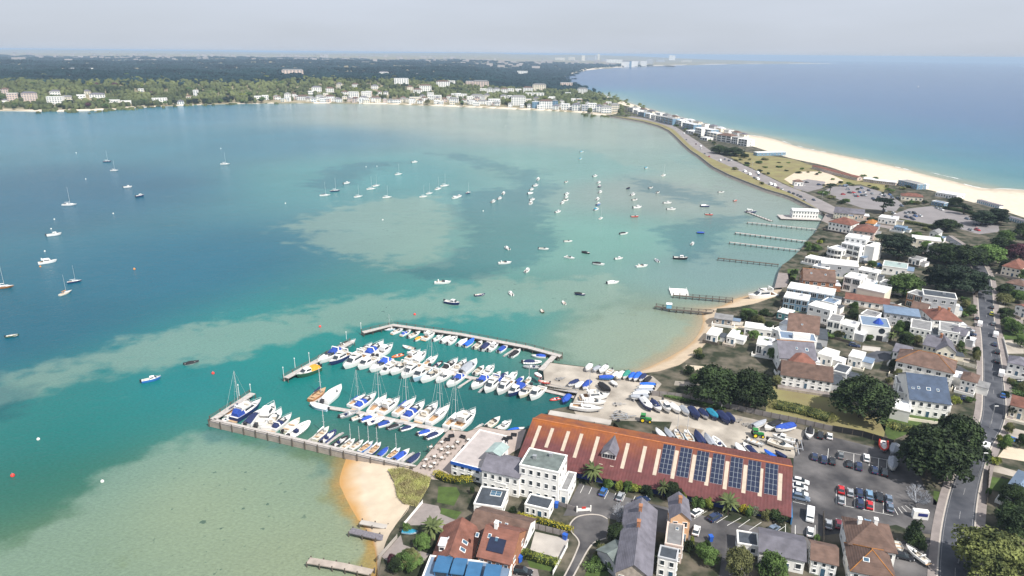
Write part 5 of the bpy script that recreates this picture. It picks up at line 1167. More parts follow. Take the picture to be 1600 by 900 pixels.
def tractor(pos, rz, label):
    t = thing('tractor', pos, rz, label, 'tractor', 'boat yard tractors'); g = mat('tractor_green', (.03, .20, .05), .4, .1); y = mat('tractor_yellow', (.8, .6, .02), .4, .05)
    obj('bonnet', MB().loft([[(0, -.45, .8), (0, .45, .8), (0, .42, 1.7), (0, -.42, 1.7)], [(2.0, -.38, .85), (2.0, .38, .85), (2.0, .33, 1.45), (2.0, -.33, 1.45)]], cap0=True, cap1=True).mesh('bonnet', g), t)
    c = obj('cab', MB().loft([[(-1.5, -.75, 1.3), (.05, -.75, 1.3), (.05, .75, 1.3), (-1.5, .75, 1.3)], [(-1.35, -.65, 2.6), (-.15, -.65, 2.6), (-.15, .65, 2.6), (-1.35, .65, 2.6)]]).mesh('cab', M['glass']), t)
    obj('roof', MB().box(-1.55, .05, -.85, .85, 2.6, 2.78).mesh('roof', g), c)
    for x, r, w_ in ((-.9, .92, .5), (1.5, .6, .38)):
        for s in (-1, 1):
            w = obj('wheel', MB().tube((x, s * .75, r), (x, s * (.75 + w_), r), r, n=14).mesh('wheel', M['black']), t)
            obj('rim', MB().tube((x, s * .8, r), (x, s * (.76 + w_) , r), r * .55, n=10).tube((x, s * (.75 + w_), r), (x, s * (.79 + w_), r), r * .55, n=10).mesh('rim', y), w)
    obj('mudguard', MB().box(-1.6, -.2, -1.15, -.72, 1.75, 1.9).box(-1.6, -.2, .72, 1.15, 1.75, 1.9).mesh('mudguard', g), t)
pt = P(*zE(890, 575), LZ); tractor((pt.x, pt.y, LZ), R(-12), 'green tractor with yellow wheels at the head of the slipway')
pt = P(*zF(545, 700), LZ); tractor((pt.x, pt.y, LZ), R(-5), 'green tractor with yellow wheels parked near the fence')
for i, (s, b) in enumerate([(zE(590, 560), zE(830, 545)), (zE(620, 500), zE(790, 555)), (zE(610, 440), zE(740, 440)), (zF(370, 580), zF(420, 560)), (zF(430, 610), zF(500, 600)), (zF(860, 730), zF(890, 880)), (zE(140, 240), zE(240, 215)), (zF(380, 770), zF(540, 800))]):
    a, b = P(*s, LZ), P(*b, LZ); d = b - a; c = (a + b) / 2
    trailer((c.x, c.y, LZ + .02), math.atan2(d.y, d.x), max(4., d.length * .9), ['long boat hoist trailer behind the slipway tractor', 'grey boat trailer just above the slipway', 'empty trailer beside the sports cruiser ashore', 'small empty trailer at the end of the fence row', 'empty dinghy trolley near the grey covered boat', 'empty trailer at the edge of the car park', 'low trolley on the seaward part of the yard', 'empty trolley lying behind the shed'][i])
# slipway and its side pier
sa, sb, sc_, sd_ = P(1052, 659, LZ), P(1040, 690, LZ), P(890, 668, -1.0), P(905, 648, -1.0)
up = [P(x, y, LZ) for x, y in ((1100, 672), (1060, 664), (1000, 660))]; lo = [P(x, y, LZ) for x, y in ((1090, 684), (1040, 682), (1000, 680))]
zsl = (LZ + .03, LZ + .02, 1.2)
L1 = [Vector((p.x, p.y, z)) for p, z in zip(up, zsl)] + [Vector((P(950, 657, .3).x, P(950, 657, .3).y, .3)), Vector((P(880, 648, -1).x, P(880, 648, -1).y, -1.))]
L2 = [Vector((p.x, p.y, z)) for p, z in zip(lo, zsl)] + [Vector((P(940, 672, .3).x, P(940, 672, .3).y, .3)), Vector((P(870, 664, -1).x, P(870, 664, -1).y, -1.))]
strip('slipway', [L1, L2], mat('wet_slipway', (.17, .14, .115), .45, .35, .25, detail=9, col2=(.30, .25, .19)), smooth=False)
breakwater([(858, 644), (955, 660)], 'concrete side pier of the slipway with timber piles', -1, zt=2.15, width=3.0, wall=True, rail=False, m=M['grit'], name='pier', piles=False)
# concrete quay wall and boarded fence round the yard
def fence(px, h, m, label, post=2.4, pm=None, z=LZ, name='fence', rails=True):
    pts = [P(x, y, z) for x, y in px]; o = pts[0].copy(); loc = [Vector((p.x - o.x, p.y - o.y, 0)) for p in pts]
    t = thing(name, o, 0, label, name.replace('_', ' '))
    total = sum((b - a).length for a, b in zip(loc, loc[1:])); n = max(2, int(total / post) + 1); rs = resample(loc, n)
    pm_ = MB().box(-.07, .07, -.07, .07, 0, h + .12).mesh('post', pm or M['pile'])
    for a, b in zip(rs, rs[1:]):
        d = b - a; Ln = d.length
        obj('panel', MB().box(.08, Ln - .08, -.03, .03, .08, h).mesh('panel', m), t, a, math.atan2(d.y, d.x))
    for p in rs: obj('post', pm_, t, p)
    return t
fence([(1018, 618), (1060, 622), (1120, 634), (1200, 652), (1240, 660), (1300, 674)], 2.0, wave_mat('grey_fence_boards', (.23, .21, .205), .16, .02, .85, .2, 'X'), 'long grey boarded fence along the back of the boat yard', 2.6)
fence([(1300, 674), (1345, 682), (1395, 697)], 2.2, M['black'], 'black fence panels beyond the car park', 2.6)
# ================================================================ the long shed, the hotel and the town
r9, zr, zs, t2 = Z(900, 640, 5.293), Z(1150, 630, 5.293), Z(1150, 730, 5.293), Z(660, 640, 5.293)
h1, h2, h3, h4, h5, h6, h7, h8 = Z(1200, 390, 8), Z(1400, 390, 8), Z(1200, 490, 8), Z(1380, 490, 8), Z(1380, 590, 7.26), Z(1240, 310, 8), Z(1400, 310, 8), Z(1440, 700, 4.5)
g1, g2, g3, g4, g5, g6, g7, g8 = Z(660, 800, 8.89), Z(820, 780, 7.5), Z(960, 770, 6.925), Z(1240, 790, 7.27), Z(1140, 230, 8), Z(980, 150, 8), Z(1320, 230, 5.625), Z(980, 430, 6.43)
z13, zb, zc3 = Z(1300, 420, 5.293), Z(460, 730, 5.293), Z(660, 730, 5.293)
for nm, px, m, lv in [('lawn', [zb(1190, 160), zb(1340, 165), zb(1370, 220), zb(1320, 320), zb(1180, 290)], 'lawn', 2), ('lawn', [zb(1215, 335), zb(1385, 370), zb(1335, 432), zb(1205, 385)], 'lawn', 2), ('terrace', [zb(1030, 290), zb(1190, 320), zb(1220, 390), zb(1340, 440), zb(1250, 560), zb(1060, 480), zb(920, 480)], 'pave', 1),
                      ('terrace', [zb(880, 560), zb(900, 640), zb(1120, 720), zb(1050, 800), zb(760, 770), zb(720, 740)], 'pave', 1), ('rough_grass', [(1201, 602), (1305, 614), (1385, 662), (1380, 690), (1290, 668), (1196, 645)], 'dry', 1), ('lawn', [(1390, 600), (1400, 622), (1440, 640), (1440, 668), (1390, 690), (1375, 660)], 'lawn', 1),
                      ('drive', [g2(120, 380), g2(520, 470), g2(420, 720), g2(60, 600)], 'grit', 2), ('lawn', [g2(700, 900), g2(800, 640), g2(1000, 600), g2(1040, 760), g2(980, 900)], 'lawn', 2), ('lawn', [g2(-10, 620), g2(400, 720), g2(330, 850), g2(60, 800)], 'lawn', 3), ('drive', [g1(1200, 889), g1(1290, 720), g1(1600, 800), g1(1640, 960)], 'pave', 2),
                      ('garden', [h1(1150, 230), h1(1440, 280), h1(1440, 350), h1(1180, 320)], 'dry', 1), ('garden', [h1(240, 240), h1(390, 240), h1(330, 400), h1(260, 400)], 'lawn', 1), ('terrace', [h1(130, 290), h1(290, 300), h1(230, 470), h1(80, 480)], 'pave', 1), ('garden', [h7(0, 250), h7(480, 330), h7(480, 380), h7(0, 290)], 'lawn', 1),
                      ('drive', [h4(1000, 130), h4(1190, 180), h4(1190, 480), h4(960, 420)], 'pave', 1), ('drive', [h4(900, 890), h4(1040, 800), h4(1180, 880), h4(1160, 960), h4(900, 960)], 'grit', 1), ('drive', [h5(1430, 560), h5(1660, 620), h5(1660, 760), h5(1410, 690)], 'yard', 1), ('drive', [h5(1400, 770), h5(1660, 830), h5(1660, 960), h5(1300, 900)], 'sand', 1), ('lawn', [h5(1480, 100), h5(1660, 110), h5(1660, 420), h5(1500, 400)], 'lawn', 1),
                      ('lawn', [h8(480, 200), h8(620, 220), h8(610, 310), h8(470, 290)], 'lawn', 2), ('drive', [h8(520, 120), h8(760, 190), h8(760, 230), h8(480, 160)], 'yard', 1), ('lawn', [h8(85, 300), h8(130, 310), h8(125, 400), h8(80, 400)], 'lawn', 3), ('drive', [h4(1520, 330), h4(1760, 340), h4(1760, 500), h4(1540, 500)], 'yard', 1), ('lawn', [h4(1500, 230), h4(1760, 240), h4(1760, 325), h4(1510, 320)], 'lawn', 1)]:
    flat(nm, px, M[m], lv)

# ---------------------------------------------------------------- long shed
RZ, EZ = 10.0, 4.2
eB = P(1232, 806, EZ); SW = -(eB - shedB).dot(SY); SLEN = (shedB - shedA).length
shed = thing('boat_shed', (shedA.x, shedA.y, LZ), math.atan2(SX.y, SX.x), 'long boat shed with red-brown roof, pale rooflight strips and solar panels', 'shed')
def rust_roof():
    m = wave_mat('red_profiled_roof', (.115, .036, .036), .9, .05, .7, .22, 'X')
    n, l = m.node_tree.nodes, m.node_tree.links.new; b = n['Principled BSDF']; src = b.inputs['Base Color'].links[0].from_socket
    tcd = n.new('ShaderNodeTexCoord'); sx = n.new('ShaderNodeSeparateXYZ'); l(tcd.outputs['Object'], sx.inputs[0])
    tn = n.new('ShaderNodeTexNoise'); tn.inputs['Scale'].default_value = .35; tn.inputs['Detail'].default_value = 8; l(tcd.outputs['Object'], tn.inputs['Vector'])
    def mr(v, a, bb, c, d):
        q = n.new('ShaderNodeMapRange'); [setattr(q.inputs[k], 'default_value', x) for k, x in zip(('From Min', 'From Max', 'To Min', 'To Max'), (a, bb, c, d))]; l(v, q.inputs['Value']); return q.outputs['Result']
    def mul(a, bb, op='MULTIPLY'):
        q = n.new('ShaderNodeMath'); q.operation = op; l(a, q.inputs[0]); l(bb, q.inputs[1]); return q.outputs[0]
    lich = mul(mul(mr(sx.outputs['Y'], -8, -.5, 0, 1), mr(sx.outputs['X'], 20, 60, .9, .1)), mr(tn.outputs['Fac'], .25, .65, .25, 1.15))   # lichen grows along the ridge
    x = n.new('ShaderNodeMix'); x.data_type = 'RGBA'; l(lich, x.inputs['Factor']); l(src, x.inputs['A']); x.inputs['B'].default_value = (.30, .09, .012, 1); l(x.outputs['Result'], b.inputs['Base Color'])
    return m
BW = 9.0; ez_, rz_ = EZ - LZ, RZ - LZ
obj('wall', MB().loft([[(x, -SW + .4, -.3), (x, -SW + .4, ez_), (x, 0, rz_ - .3), (x, BW - .4, rz_ - 3.2), (x, BW - .4, -.3)] for x in (.2, SLEN - .2)], cap0=True, cap1=True).mesh('wall', mat('navy_shed_wall', (.03, .05, .20), .6, .15)), shed)
roof_ = obj('roof', MB().loft([[(x, -SW - .3, ez_ + .03), (x, 0, rz_), (x, BW, rz_ - 3), (x, BW, rz_ - 3.2), (x, 0, rz_ - .22), (x, -SW - .3, ez_ - .2)] for x in (-.3, SLEN + .3)], cap0=True, cap1=True).mesh('roof', rust_roof()), shed)
obj('ridge_capping', MB().tube((-.3, 0, rz_ + .02), (SLEN + .3, 0, rz_ + .02), .22, n=6).mesh('ridge_capping', mat('ridge_capping', (.40, .14, .05), .8, .2)), roof_)
obj('gutter', MB().box(SLEN + .32, SLEN + .62, -SW - .4, .3, ez_ - 3, ez_ + .0).mesh('gutter', mat('blue_gutter', (.05, .20, .42), .5, .1)), shed)
_nrm = Vector((0, -(rz_ - ez_), SW)).normalized(); _nrm = Vector((0, -_nrm.y, _nrm.z)) if _nrm.z < 0 else _nrm
_slope = Vector((0, -SW, -(rz_ - ez_))).normalized(); _n = Vector((1, 0, 0)).cross(_slope); _n = _n if _n.z > 0 else -_n
_inv = shed.matrix_basis.inverted()
def on_roof(px, py):
    d = _f + _r * ((px - 800) / FPX) - _u * ((py - 450) / FPX)
    o_ = _inv @ Vector((0, 0, CAM_H)); dl = _inv.to_3x3() @ d
    t = (Vector((0, 0, rz_)) - o_).dot(_n) / dl.dot(_n)
    return o_ + dl * t
def slab(a, b, wd, m, name, th=.08, lift=.02):           # strip lying on the slope from a (top) to b
    u = Vector((1, 0, 0)) * wd / 2; q = MB()
    q.loft([[a - u + _n * lift, a + u + _n * lift, b + u + _n * lift, b - u + _n * lift], [a - u + _n * (lift + th), a + u + _n * (lift + th), b + u + _n * (lift + th), b - u + _n * (lift + th)]], cap0=True, cap1=True)
    return obj(name, q.mesh(name, m), roof_)
skym = mat('rooflight_sheet', (.46, .39, .31), .6, .12, .8)
for a, b in [(t2(970, 135), t2(905, 330)), (t2(1075, 155), t2(1025, 315)), (t2(1205, 180), t2(1160, 345)), (t2(1315, 200), t2(1260, 400)), (t2(1455, 225), t2(1385, 465)), (r9(430, 280), r9(368, 540)), (r9(575, 305), r9(512, 573)), (r9(692, 330), r9(633, 600)), (r9(835, 340), r9(788, 620)), (r9(982, 375), r9(937, 665)), (r9(1112, 400), r9(1062, 690)), (r9(1258, 430), r9(1217, 712)), (r9(1408, 460), r9(1373, 757)), (r9(1543, 490), r9(1503, 785)), (zr(378, 585), zr(345, 872)), (r9(208, 450), r9(192, 495)), (r9(297, 467), r9(283, 522))]:
    A_, B_ = on_roof(*a), on_roof(*b); B_.x = (A_.x + B_.x) / 2; A_.x = B_.x
    slab(A_, B_, 1.05, skym, 'rooflight')
pvm = mat('solar_cell', (.012, .018, .045), .12, .2, 1., spec=.7); pvf = mat('solar_frame', (.35, .38, .42), .4, .1)
pv_cache = None
for a, b, c in [(r9(725, 285), r9(822, 303), r9(680, 522)), (r9(868, 312), r9(965, 330), r9(825, 548)), (r9(1010, 340), r9(1108, 358), r9(965, 580)), (r9(1140, 362), r9(1238, 380), r9(1100, 603)), (r9(1290, 392), r9(1390, 410), r9(1250, 635)), (r9(1435, 418), r9(1538, 435), r9(1400, 668)), (zr(255, 495), zr(358, 512), zr(222, 745))]:
    A_, B_, C_ = on_roof(*a), on_roof(*b), on_roof(*c); x0 = A_.x; wv = B_.x - A_.x; hv = (C_ - A_).dot(_slope)
    x0 = (A_.x + C_.x) / 2; nc, nr = 3, 6
    arr = obj('solar_array', MB().loft([[Vector((x0 + u_ * wv, 0, rz_)) + _slope * ((A_ - Vector((0, 0, rz_))).dot(_slope) + v_ * hv) + _n * lf for u_, v_ in ((0, 0), (1, 0), (1, 1), (0, 1))] for lf in (.03, .1)], cap1=True).mesh('solar_array', pvf), roof_)
    for i in range(nc):
        for j in range(nr):
            q = MB(); o_ = Vector((x0, 0, rz_)) + _slope * (A_ - Vector((0, 0, rz_))).dot(_slope)
            cr_ = [((i + s_) / nc * wv + (.05 if s_ == 0 else -.05), (j + t_) / nr * hv + (.05 if t_ == 0 else -.05)) for s_, t_ in ((0, 0), (1, 0), (1, 1), (0, 1))]
            q.loft([[o_ + Vector((1, 0, 0)) * u_ + _slope * v_ + _n * lf for u_, v_ in cr_] for lf in (.1, .15)], cap1=True)
            obj('solar_panel', q.mesh('solar_panel', pvm), arr)
# gabled dormer on the slope
d0, d1 = on_roof(*r9(212, 398)), on_roof(*r9(325, 424)); dw = d1.x - d0.x; dz = d0.z; dh = 1.7; dl_ = (dh + 1.7) / ((rz_ - ez_) / SW)
dm = obj('dormer', MB().box(d0.x, d1.x, d0.y, d0.y + dl_ * .7, dz - .3, dz + dh).loft([[(d0.x, d0.y, dz + dh), (d1.x, d0.y, dz + dh), ((d0.x + d1.x) / 2, d0.y, dz + dh + dw * .34)], [(d0.x, d0.y + .2, dz + dh), (d1.x, d0.y + .2, dz + dh), ((d0.x + d1.x) / 2, d0.y + .2, dz + dh + dw * .34)]], cap0=True, cap1=True).mesh('dormer', M['white']), shed)
xm = (d0.x + d1.x) / 2; rzd = dz + dh + dw * .36
obj('dormer_roof', MB().loft([[(d0.x - .3, y, dz + dh - .12), (xm, y, rzd + .12), (d1.x + .3, y, dz + dh - .12), (d1.x + .3, y, dz + dh - .28), (xm, y, rzd - .06), (d0.x - .3, y, dz + dh - .28)] for y in (d0.y - .35, d0.y + dl_ * 1.15)], cap0=True, cap1=True).mesh('dormer_roof', rf['slate']), dm)
for k in range(5): obj('pane', MB().box(d0.x + .15 + k * (dw - .3) / 5 + .06, d0.x + .15 + (k + 1) * (dw - .3) / 5 - .06, d0.y - .05, d0.y + .02, dz + .35, dz + dh - .15).mesh('pane', M['glass']), dm)

# ---------------------------------------------------------------- hotel and its neighbours by the terrace
def depth_of(b, c, z): return (P(*c, z) - P(*b, z)).length
H = house
hot = H('hotel', 'tall white three-storey hotel block with flat green-grey roof beside the long shed', t2(803, 455), t2(1128, 522), depth_of(t2(1128, 522), t2(1235, 388), 12), 10, 'flat', 'white', 'moss', storeys=3, win=(5, 3), cat='hotel')
for x, y in ((2.5, 4), (6.5, 6.5)): obj('roof_vent', MB().box(x, x + .9, y, y + .7, 9.9, 10.9).box(x - .1, x + 1, y - .1, y + .8, 10.9, 11.0).mesh('roof_vent', M['metal']), hot)
H('hotel_wing', 'white two-storey hotel wing with weathered slate pitched roof', t2(492, 492), t2(798, 560), 9, 6.6, 'gx', 'white', 'slate', .45, storeys=2, win=(5, 2), cat='hotel')
H('hotel_turret', 'white stair turret with shallow grey-green roof above the hotel wing', t2(532, 345), t2(640, 378), 5, 8.6, 'gy', 'white', 'teal', .3, storeys=3, win=(2, 1), cat='turret', door=False)
clb = H('club_house', 'flat-roofed club building with bright blue fascia on the terrace', t2(238, 428), t2(488, 492), depth_of(t2(238, 428), t2(465, 165), 6.8), 4.8, 'flat', 'white', 'deckgrey', storeys=2, win=(4, 2), cat='club house')
wv = HW[clb.name]
obj('fascia', MB().box(-.12, wv + .12, -.24, -.09, 4.0, 4.98).mesh('fascia', mat('blue_fascia', (.02, .10, .42), .5, .1)), clb)
H('terrace_block', 'low white block with pale blue balcony in front of the hotel wing', t2(486, 566), t2(690, 622), 3.5, 3.4, 'flat', 'white', 'blue', storeys=1, win=(3, 1), cat='building')
bung = H('bungalow', 'white flat-roofed bungalow with dark roof and cross-shaped roof light', t2(425, 778), t2(657, 812), depth_of(t2(657, 812), t2(750, 672), 5.3), 3.3, 'flat', 'white', 'dark', storeys=1, win=(3, 2), cat='bungalow')
wv = HW[bung.name]
lt = obj('roof_light', MB().box(3.2, 6.2, 4.5, 6.6, 3.2, 3.42).mesh('roof_light', framem), bung)
for k in ((3.3, 4.65, 4.6, 5.5), (4.75, 6.1, 4.6, 5.5), (3.3, 4.65, 5.6, 6.5), (4.75, 6.1, 5.6, 6.5)): obj('pane', MB().box(k[0], k[1], k[2], k[3], 3.4, 3.47).mesh('pane', M['blueglass']), lt)
H('bungalow', 'small white bungalow with dark felt roof next to the hotel car park', t2(846, 782), t2(1046, 828), depth_of(t2(1046, 828), t2(1092, 742), 5.2), 3.2, 'flat', 'white', 'dark', storeys=1, win=(4, 1), cat='bungalow')
H('hotel_annex', 'narrow white hotel annex with ramped side roof', t2(1135, 660), t2(1205, 675), 9, 4.2, 'flat', 'white', 'grey', storeys=1, win=(1, 3), cat='annex')
# near houses
rh = H('red_house', 'large red-tiled house with black solar panel nearest the water', g1(770, 606), g1(1215, 715), 12.5, 5.0, 'gx', 'brick', 'red', .62, storeys=2, win=(4, 2), skylights=((.18, .33), (.42, .30), (-.2, .3)), chimneys=((.3, .5, 'white'),))
wv = HW[rh.name]; zz = lambda y: 5 + (y + .35) * .62
obj('solar_panel', MB().loft([[(wv * .2, 1.2, zz(1.2) + .04), (wv * .72, 1.2, zz(1.2) + .04), (wv * .72, 4.0, zz(4) + .04), (wv * .2, 4.0, zz(4.0) + .04)], [(wv * .2, 1.2, zz(1.2) + .16), (wv * .72, 1.2, zz(1.2) + .16), (wv * .72, 4.0, zz(4) + .16), (wv * .2, 4.0, zz(4) + .16)]], cap1=True).mesh('solar_panel', pvm), rh)
lw = H('red_house_wing', 'white-gabled wing of the large red-tiled house with a small dormer', g1(120, 690), g1(650, 752), 13, 3.0, 'gy', 'white', 'red', .62, storeys=1, win=(3, 2), skylights=((.25, .5), (.75, .45, 1.2, 1.6), (.75, .25, 1.2, 1.6)), cat='house')
wv = HW[lw.name]
dm = obj('dormer', MB().box(wv * .14, wv * .3, 2.5, 5, 3.2, 5.9).mesh('dormer', M['white']), lw)
obj('dormer_roof', MB().box(wv * .12, wv * .32, 2.2, 5.2, 5.9, 6.05).mesh('dormer_roof', rf['pale']), dm); window(lw, wv * .22, 2.48, 4.4, 1.2, 1.0, 0)
H('brown_house', 'low brown-tiled house behind the large red-tiled one', g1(640, 250), g1(1395, 440), 10, 3.0, 'gx', 'white', 'brown', .5, storeys=1, win=(5, 2), skylights=((.5, .3), (.62, .3)))
bl = H('blue_roof_house', 'house with rows of blue metal pod roofs at the bottom edge', (658, 906), (792, 922), 8, 3.6, 'flat', 'teal', 'blue', storeys=1, win=(4, 2))
for k, (a, b, h_) in enumerate([(g1(160, 800), g1(350, 822), 5.2), (g1(395, 830), g1(560, 850), 5.0), (g1(600, 889), g1(780, 895), 5.2), (g1(850, 920), g1(1050, 935), 5.0)]):
    p, q_ = P(*a, LZ + h_), P(*b, LZ + h_); bi = bl.matrix_basis.inverted(); p, q_ = bi @ p, bi @ q_; d = (q_ - p).length
    pod = obj('roof_pod', MB().box(p.x, p.x + d, p.y, p.y + 4.5, h_ - 2.2, h_ - .35).loft([[(p.x - .2, p.y - .3, h_ - .35), (p.x - .2, p.y - .2, h_ - .1), (p.x - .2, p.y + 2, h_ + .25), (p.x - .2, p.y + 4.6, h_ + .1), (p.x - .2, p.y + 4.6, h_ - .3)], [(p.x + d + .2, p.y - .3, h_ - .35), (p.x + d + .2, p.y - .2, h_ - .1), (p.x + d + .2, p.y + 2, h_ + .25), (p.x + d + .2, p.y + 4.6, h_ + .1), (p.x + d + .2, p.y + 4.6, h_ - .3)]], cap0=True, cap1=True).mesh('roof_pod', mat('bright_blue_metal', (.04, .13, .26), .4, .1)), bl)
    obj('pane', MB().box(p.x + .3, p.x + d - .3, p.y - .06, p.y + .02, h_ - 2.0, h_ - .5).mesh('pane', M['glass']), pod)
H('terrace_house', 'long purple-slate terrace roof running down to the bottom edge', (962, 893), (1017, 903), depth_of((1017, 903), (1046, 802), 7), 5.2, 'gy', 'stone', 'slate', .72, storeys=2, win=(3, 6), chimneys=((.5, .55), (.5, .8)))
H('gabled_house', 'peach-gabled brick house with slate roof beside the hotel car park', g3(612, 268), g3(820, 290), 8, 6.6, 'gy', 'peach', 'slate', .8, storeys=2, win=(2, 2), chimneys=((.5, .5),))
H('flat_extension', 'grey flat-roofed extension in front of the peach gable', g3(548, 548), g3(738, 585), depth_of(g3(548, 548), g3(595, 315), 7), 5.0, 'flat', 'pink', 'grey', storeys=2, win=(3, 2), skylights=((.6, .75),), parapet='pink', cat='house')
H('white_cottage', 'white cottage with navy roof and brick patio at the bottom edge', g3(472, 690), g3(674, 738), depth_of(g3(472, 690), g3(510, 570), 7.5), 5.5, 'flat', 'white', 'dark', storeys=2, win=(2, 2), parapet='grey')
H('conservatory', 'small white conservatory with ribbed roof against the purple terrace', (973, 889), (996, 893), 4, 3.5, 'flat', 'white', 'white', storeys=1, win=(2, 1), cat='conservatory')
H('grey_outbuilding', 'teal-grey outbuilding roof beside the purple slate terrace', g3(40, 800), g3(235, 690), 7, 3.6, 'gx', 'grey', 'moss', .4, storeys=1, win=(2, 1), cat='outbuilding', door=False)
H('slate_workshop', 'workshop with long purple-grey slate roof below the car park', zs(197, 692), zs(572, 772), 9, 4.0, 'gx', 'white', 'slate', .35, storeys=1, win=(4, 2), cat='workshop')
H('villa', 'white villa with big moss-brown hipped roof and two white chimneys', g4(628, 432), g4(1168, 536), 10.5, 5.6, 'hip', 'white', 'brown', .62, storeys=2, win=(4, 2), chimneys=((.28, .6, 'white'), (.62, .6, 'white')), cat='house')
H('tiled_house', 'brown and orange-ridged hipped house at the very bottom edge', g4(655, 735), g4(1152, 838), 9.5, 4.6, 'hip', 'white', 'brown', .7, storeys=2, win=(4, 2), ridge='orange', skylights=((.35, .25, 1.4, 1.0),))
H('small_house', 'small white house with dark brown roof below the parking row', g4(207, 603), g4(498, 668), 7, 4.2, 'gx', 'white', 'brown', .5, storeys=2, win=(3, 1))
H('garage', 'dark flat-roofed garage beside the slate workshop', zs(15, 628), zs(190, 658), 5, 2.8, 'flat', 'white', 'dark', storeys=1, win=(2, 1), cat='garage', door=False)
sg = thing('sign_wall', P(*zs(1462, 425), LZ), 0, 'white entrance wall with a navy sign panel beside the main road', 'wall'); wv = (P(*zs(1588, 440), LZ) - P(*zs(1462, 425), LZ)); sg.rotation_euler.z = math.atan2(wv.y, wv.x); wv = wv.length
obj('wall', MB().box(0, wv, 0, 1.4, 0, 2.4).mesh('wall', M['white']), sg); obj('sign', MB().box(wv * .3, wv * .92, -.08, -.01, 1.0, 1.9).mesh('sign', mat('navy_sign', (.02, .03, .16), .5, .1)), sg)

# ---------------------------------------------------------------- houses between the yard and the main road
DEPK = 1.35
H('cottage', 'long white cottage with grey-brown roof and small dark windows above the yard', h3(168, 756), h3(805, 852), 9, 4.4, 'gx', 'white', 'brown', .5, storeys=2, win=(7, 2))
H('hipped_house', 'low red-brown hipped roof squeezed behind the long white cottage', h3(285, 625), h3(600, 655), 7, 5.6, 'hip', 'white', 'red', .6, storeys=2, win=(3, 1))
H('slate_house', 'grey slate house with orange lichen ridge and two roof windows', h3(152, 548), h3(606, 580), 11, 6.0, 'gx', 'white', 'slate', .55, storeys=2, win=(4, 2), ridge='orange', skylights=((.5, .28), (.78, .26, 1.1, 1.5)))
q_ = H('flat_house', 'blue-grey flat-roofed house carrying a white roof box', h3(156, 305), h3(612, 352), 6, 6.4, 'flat', 'white', 'blue', storeys=2, win=(4, 2)); wv = HW[q_.name]
obj('roof_box', MB().box(wv * .35, wv * .82, 1.0, 4.0, 6.3, 8.2).mesh('roof_box', M['white']), q_)
H('brown_gabled_house', 'large house with wide brown tiled roof behind the blue-grey flat one', h3(246, 208), h3(630, 262), 13, 6.0, 'gx', 'white', 'brown', .55, storeys=2, win=(4, 2), skylights=((.45, .2, .7, .7),))
H('glass_house', 'white modern house with tall framed glazing facing the harbour', h3(745, 80), h3(905, 112), 7, 7.0, 'flat', 'white', 'grey', storeys=2, win=(2, 2), big=True)
H('white_block', 'small white flat-roofed block beside the big round oak', h3(622, 495), h3(802, 548), 6, 4.0, 'flat', 'white', 'white', storeys=1, win=(3, 1))
H('white_terrace', 'white terrace with stepped roof above the harbour garden', h3(60, 190), h3(190, 235), 6, 4.5, 'flat', 'white', 'white', storeys=1, win=(2, 1))
H('blue_house', 'long blue-clad house with white flat roof on the harbour side', h1(242, 478), h1(818, 572), 8, 6.4, 'flat', 'bluegrey', 'white', storeys=2, win=(6, 2), big=True)
H('blue_house', 'blue-glazed wing with white roof closest to the slip jetty', h1(197, 592), h1(503, 642), 7, 6.0, 'flat', 'bluegrey', 'pale', storeys=2, win=(4, 1), big=True)
H('white_cube_house', 'bright white cube house between blue wings', h1(503, 690), h1(778, 762), 6, 7.0, 'flat', 'white', 'white', storeys=2, win=(3, 1))
H('brick_house', 'brick house with orange lichened roof facing the harbour', h1(448, 378), h1(846, 412), 11, 5.8, 'gx', 'brick', 'brown', .55, storeys=2, win=(4, 2), ridge='orange', skylights=((.25, .3), (.7, .28)))
H('pale_block', 'pale grey block with lilac flat roof behind the brick house', h1(668, 168), h1(1138, 218), 9, 7.0, 'flat', 'grey', 'pale', storeys=2, win=(3, 1))
H('boat_house', 'low white boathouse with glazed front by the small beach', h1(462, 96), h1(680, 142), 6, 3.2, 'flat', 'white', 'white', storeys=1, win=(5, 1), big=True, cat='boathouse', door=False)
H('modern_house', 'white modern house with dark glazed corner', h1(952, 335), h1(1160, 378), 8, 7.4, 'flat', 'white', 'white', storeys=2, win=(2, 2), big=True)
H('cream_block', 'cream flat-roofed block with grey roof and long blank wall', h1(1117, 472), h1(1460, 545), 9, 6.0, 'flat', 'cream', 'pale', storeys=2, win=(3, 1), plain=True)
H('long_garage', 'long low building with red-brown tiled roof in a row of gardens', h1(966, 606), h1(1512, 690), 6, 3.0, 'gx', 'white', 'red', .4, storeys=1, win=(6, 1), cat='garage')
H('teal_pavilion', 'small teal garden pavilion at the harbour wall', h1(118, 775), h1(272, 812), 5, 3.4, 'flat', 'teal', 'white', storeys=1, win=(2, 1), cat='pavilion')
H('barrel_house', 'house with wide blue-grey curved metal roof', z13(440, 358), z13(730, 398), 8, 6.2, 'hip', 'grey', 'blue', .22, storeys=2, win=(5, 2))
q_ = H('round_window_house', 'white house with a round window and two dark garage doors', h3(1172, 138), h3(1535, 184), 9, 6.4, 'flat', 'white', 'blue', storeys=2, win=(3, 2), door=False, plain=True); wv = HW[q_.name]
obj('round_window', MB().tube((wv * .72, -.06, 4.6), (wv * .72, .03, 4.6), 1.25, n=18).mesh('round_window', M['glass']), q_)
for x in (.33, .68): obj('garage_door', MB().box(wv * x - 1.2, wv * x + 1.2, -.05, .02, 0, 2.4).mesh('garage_door', M['black']), q_)
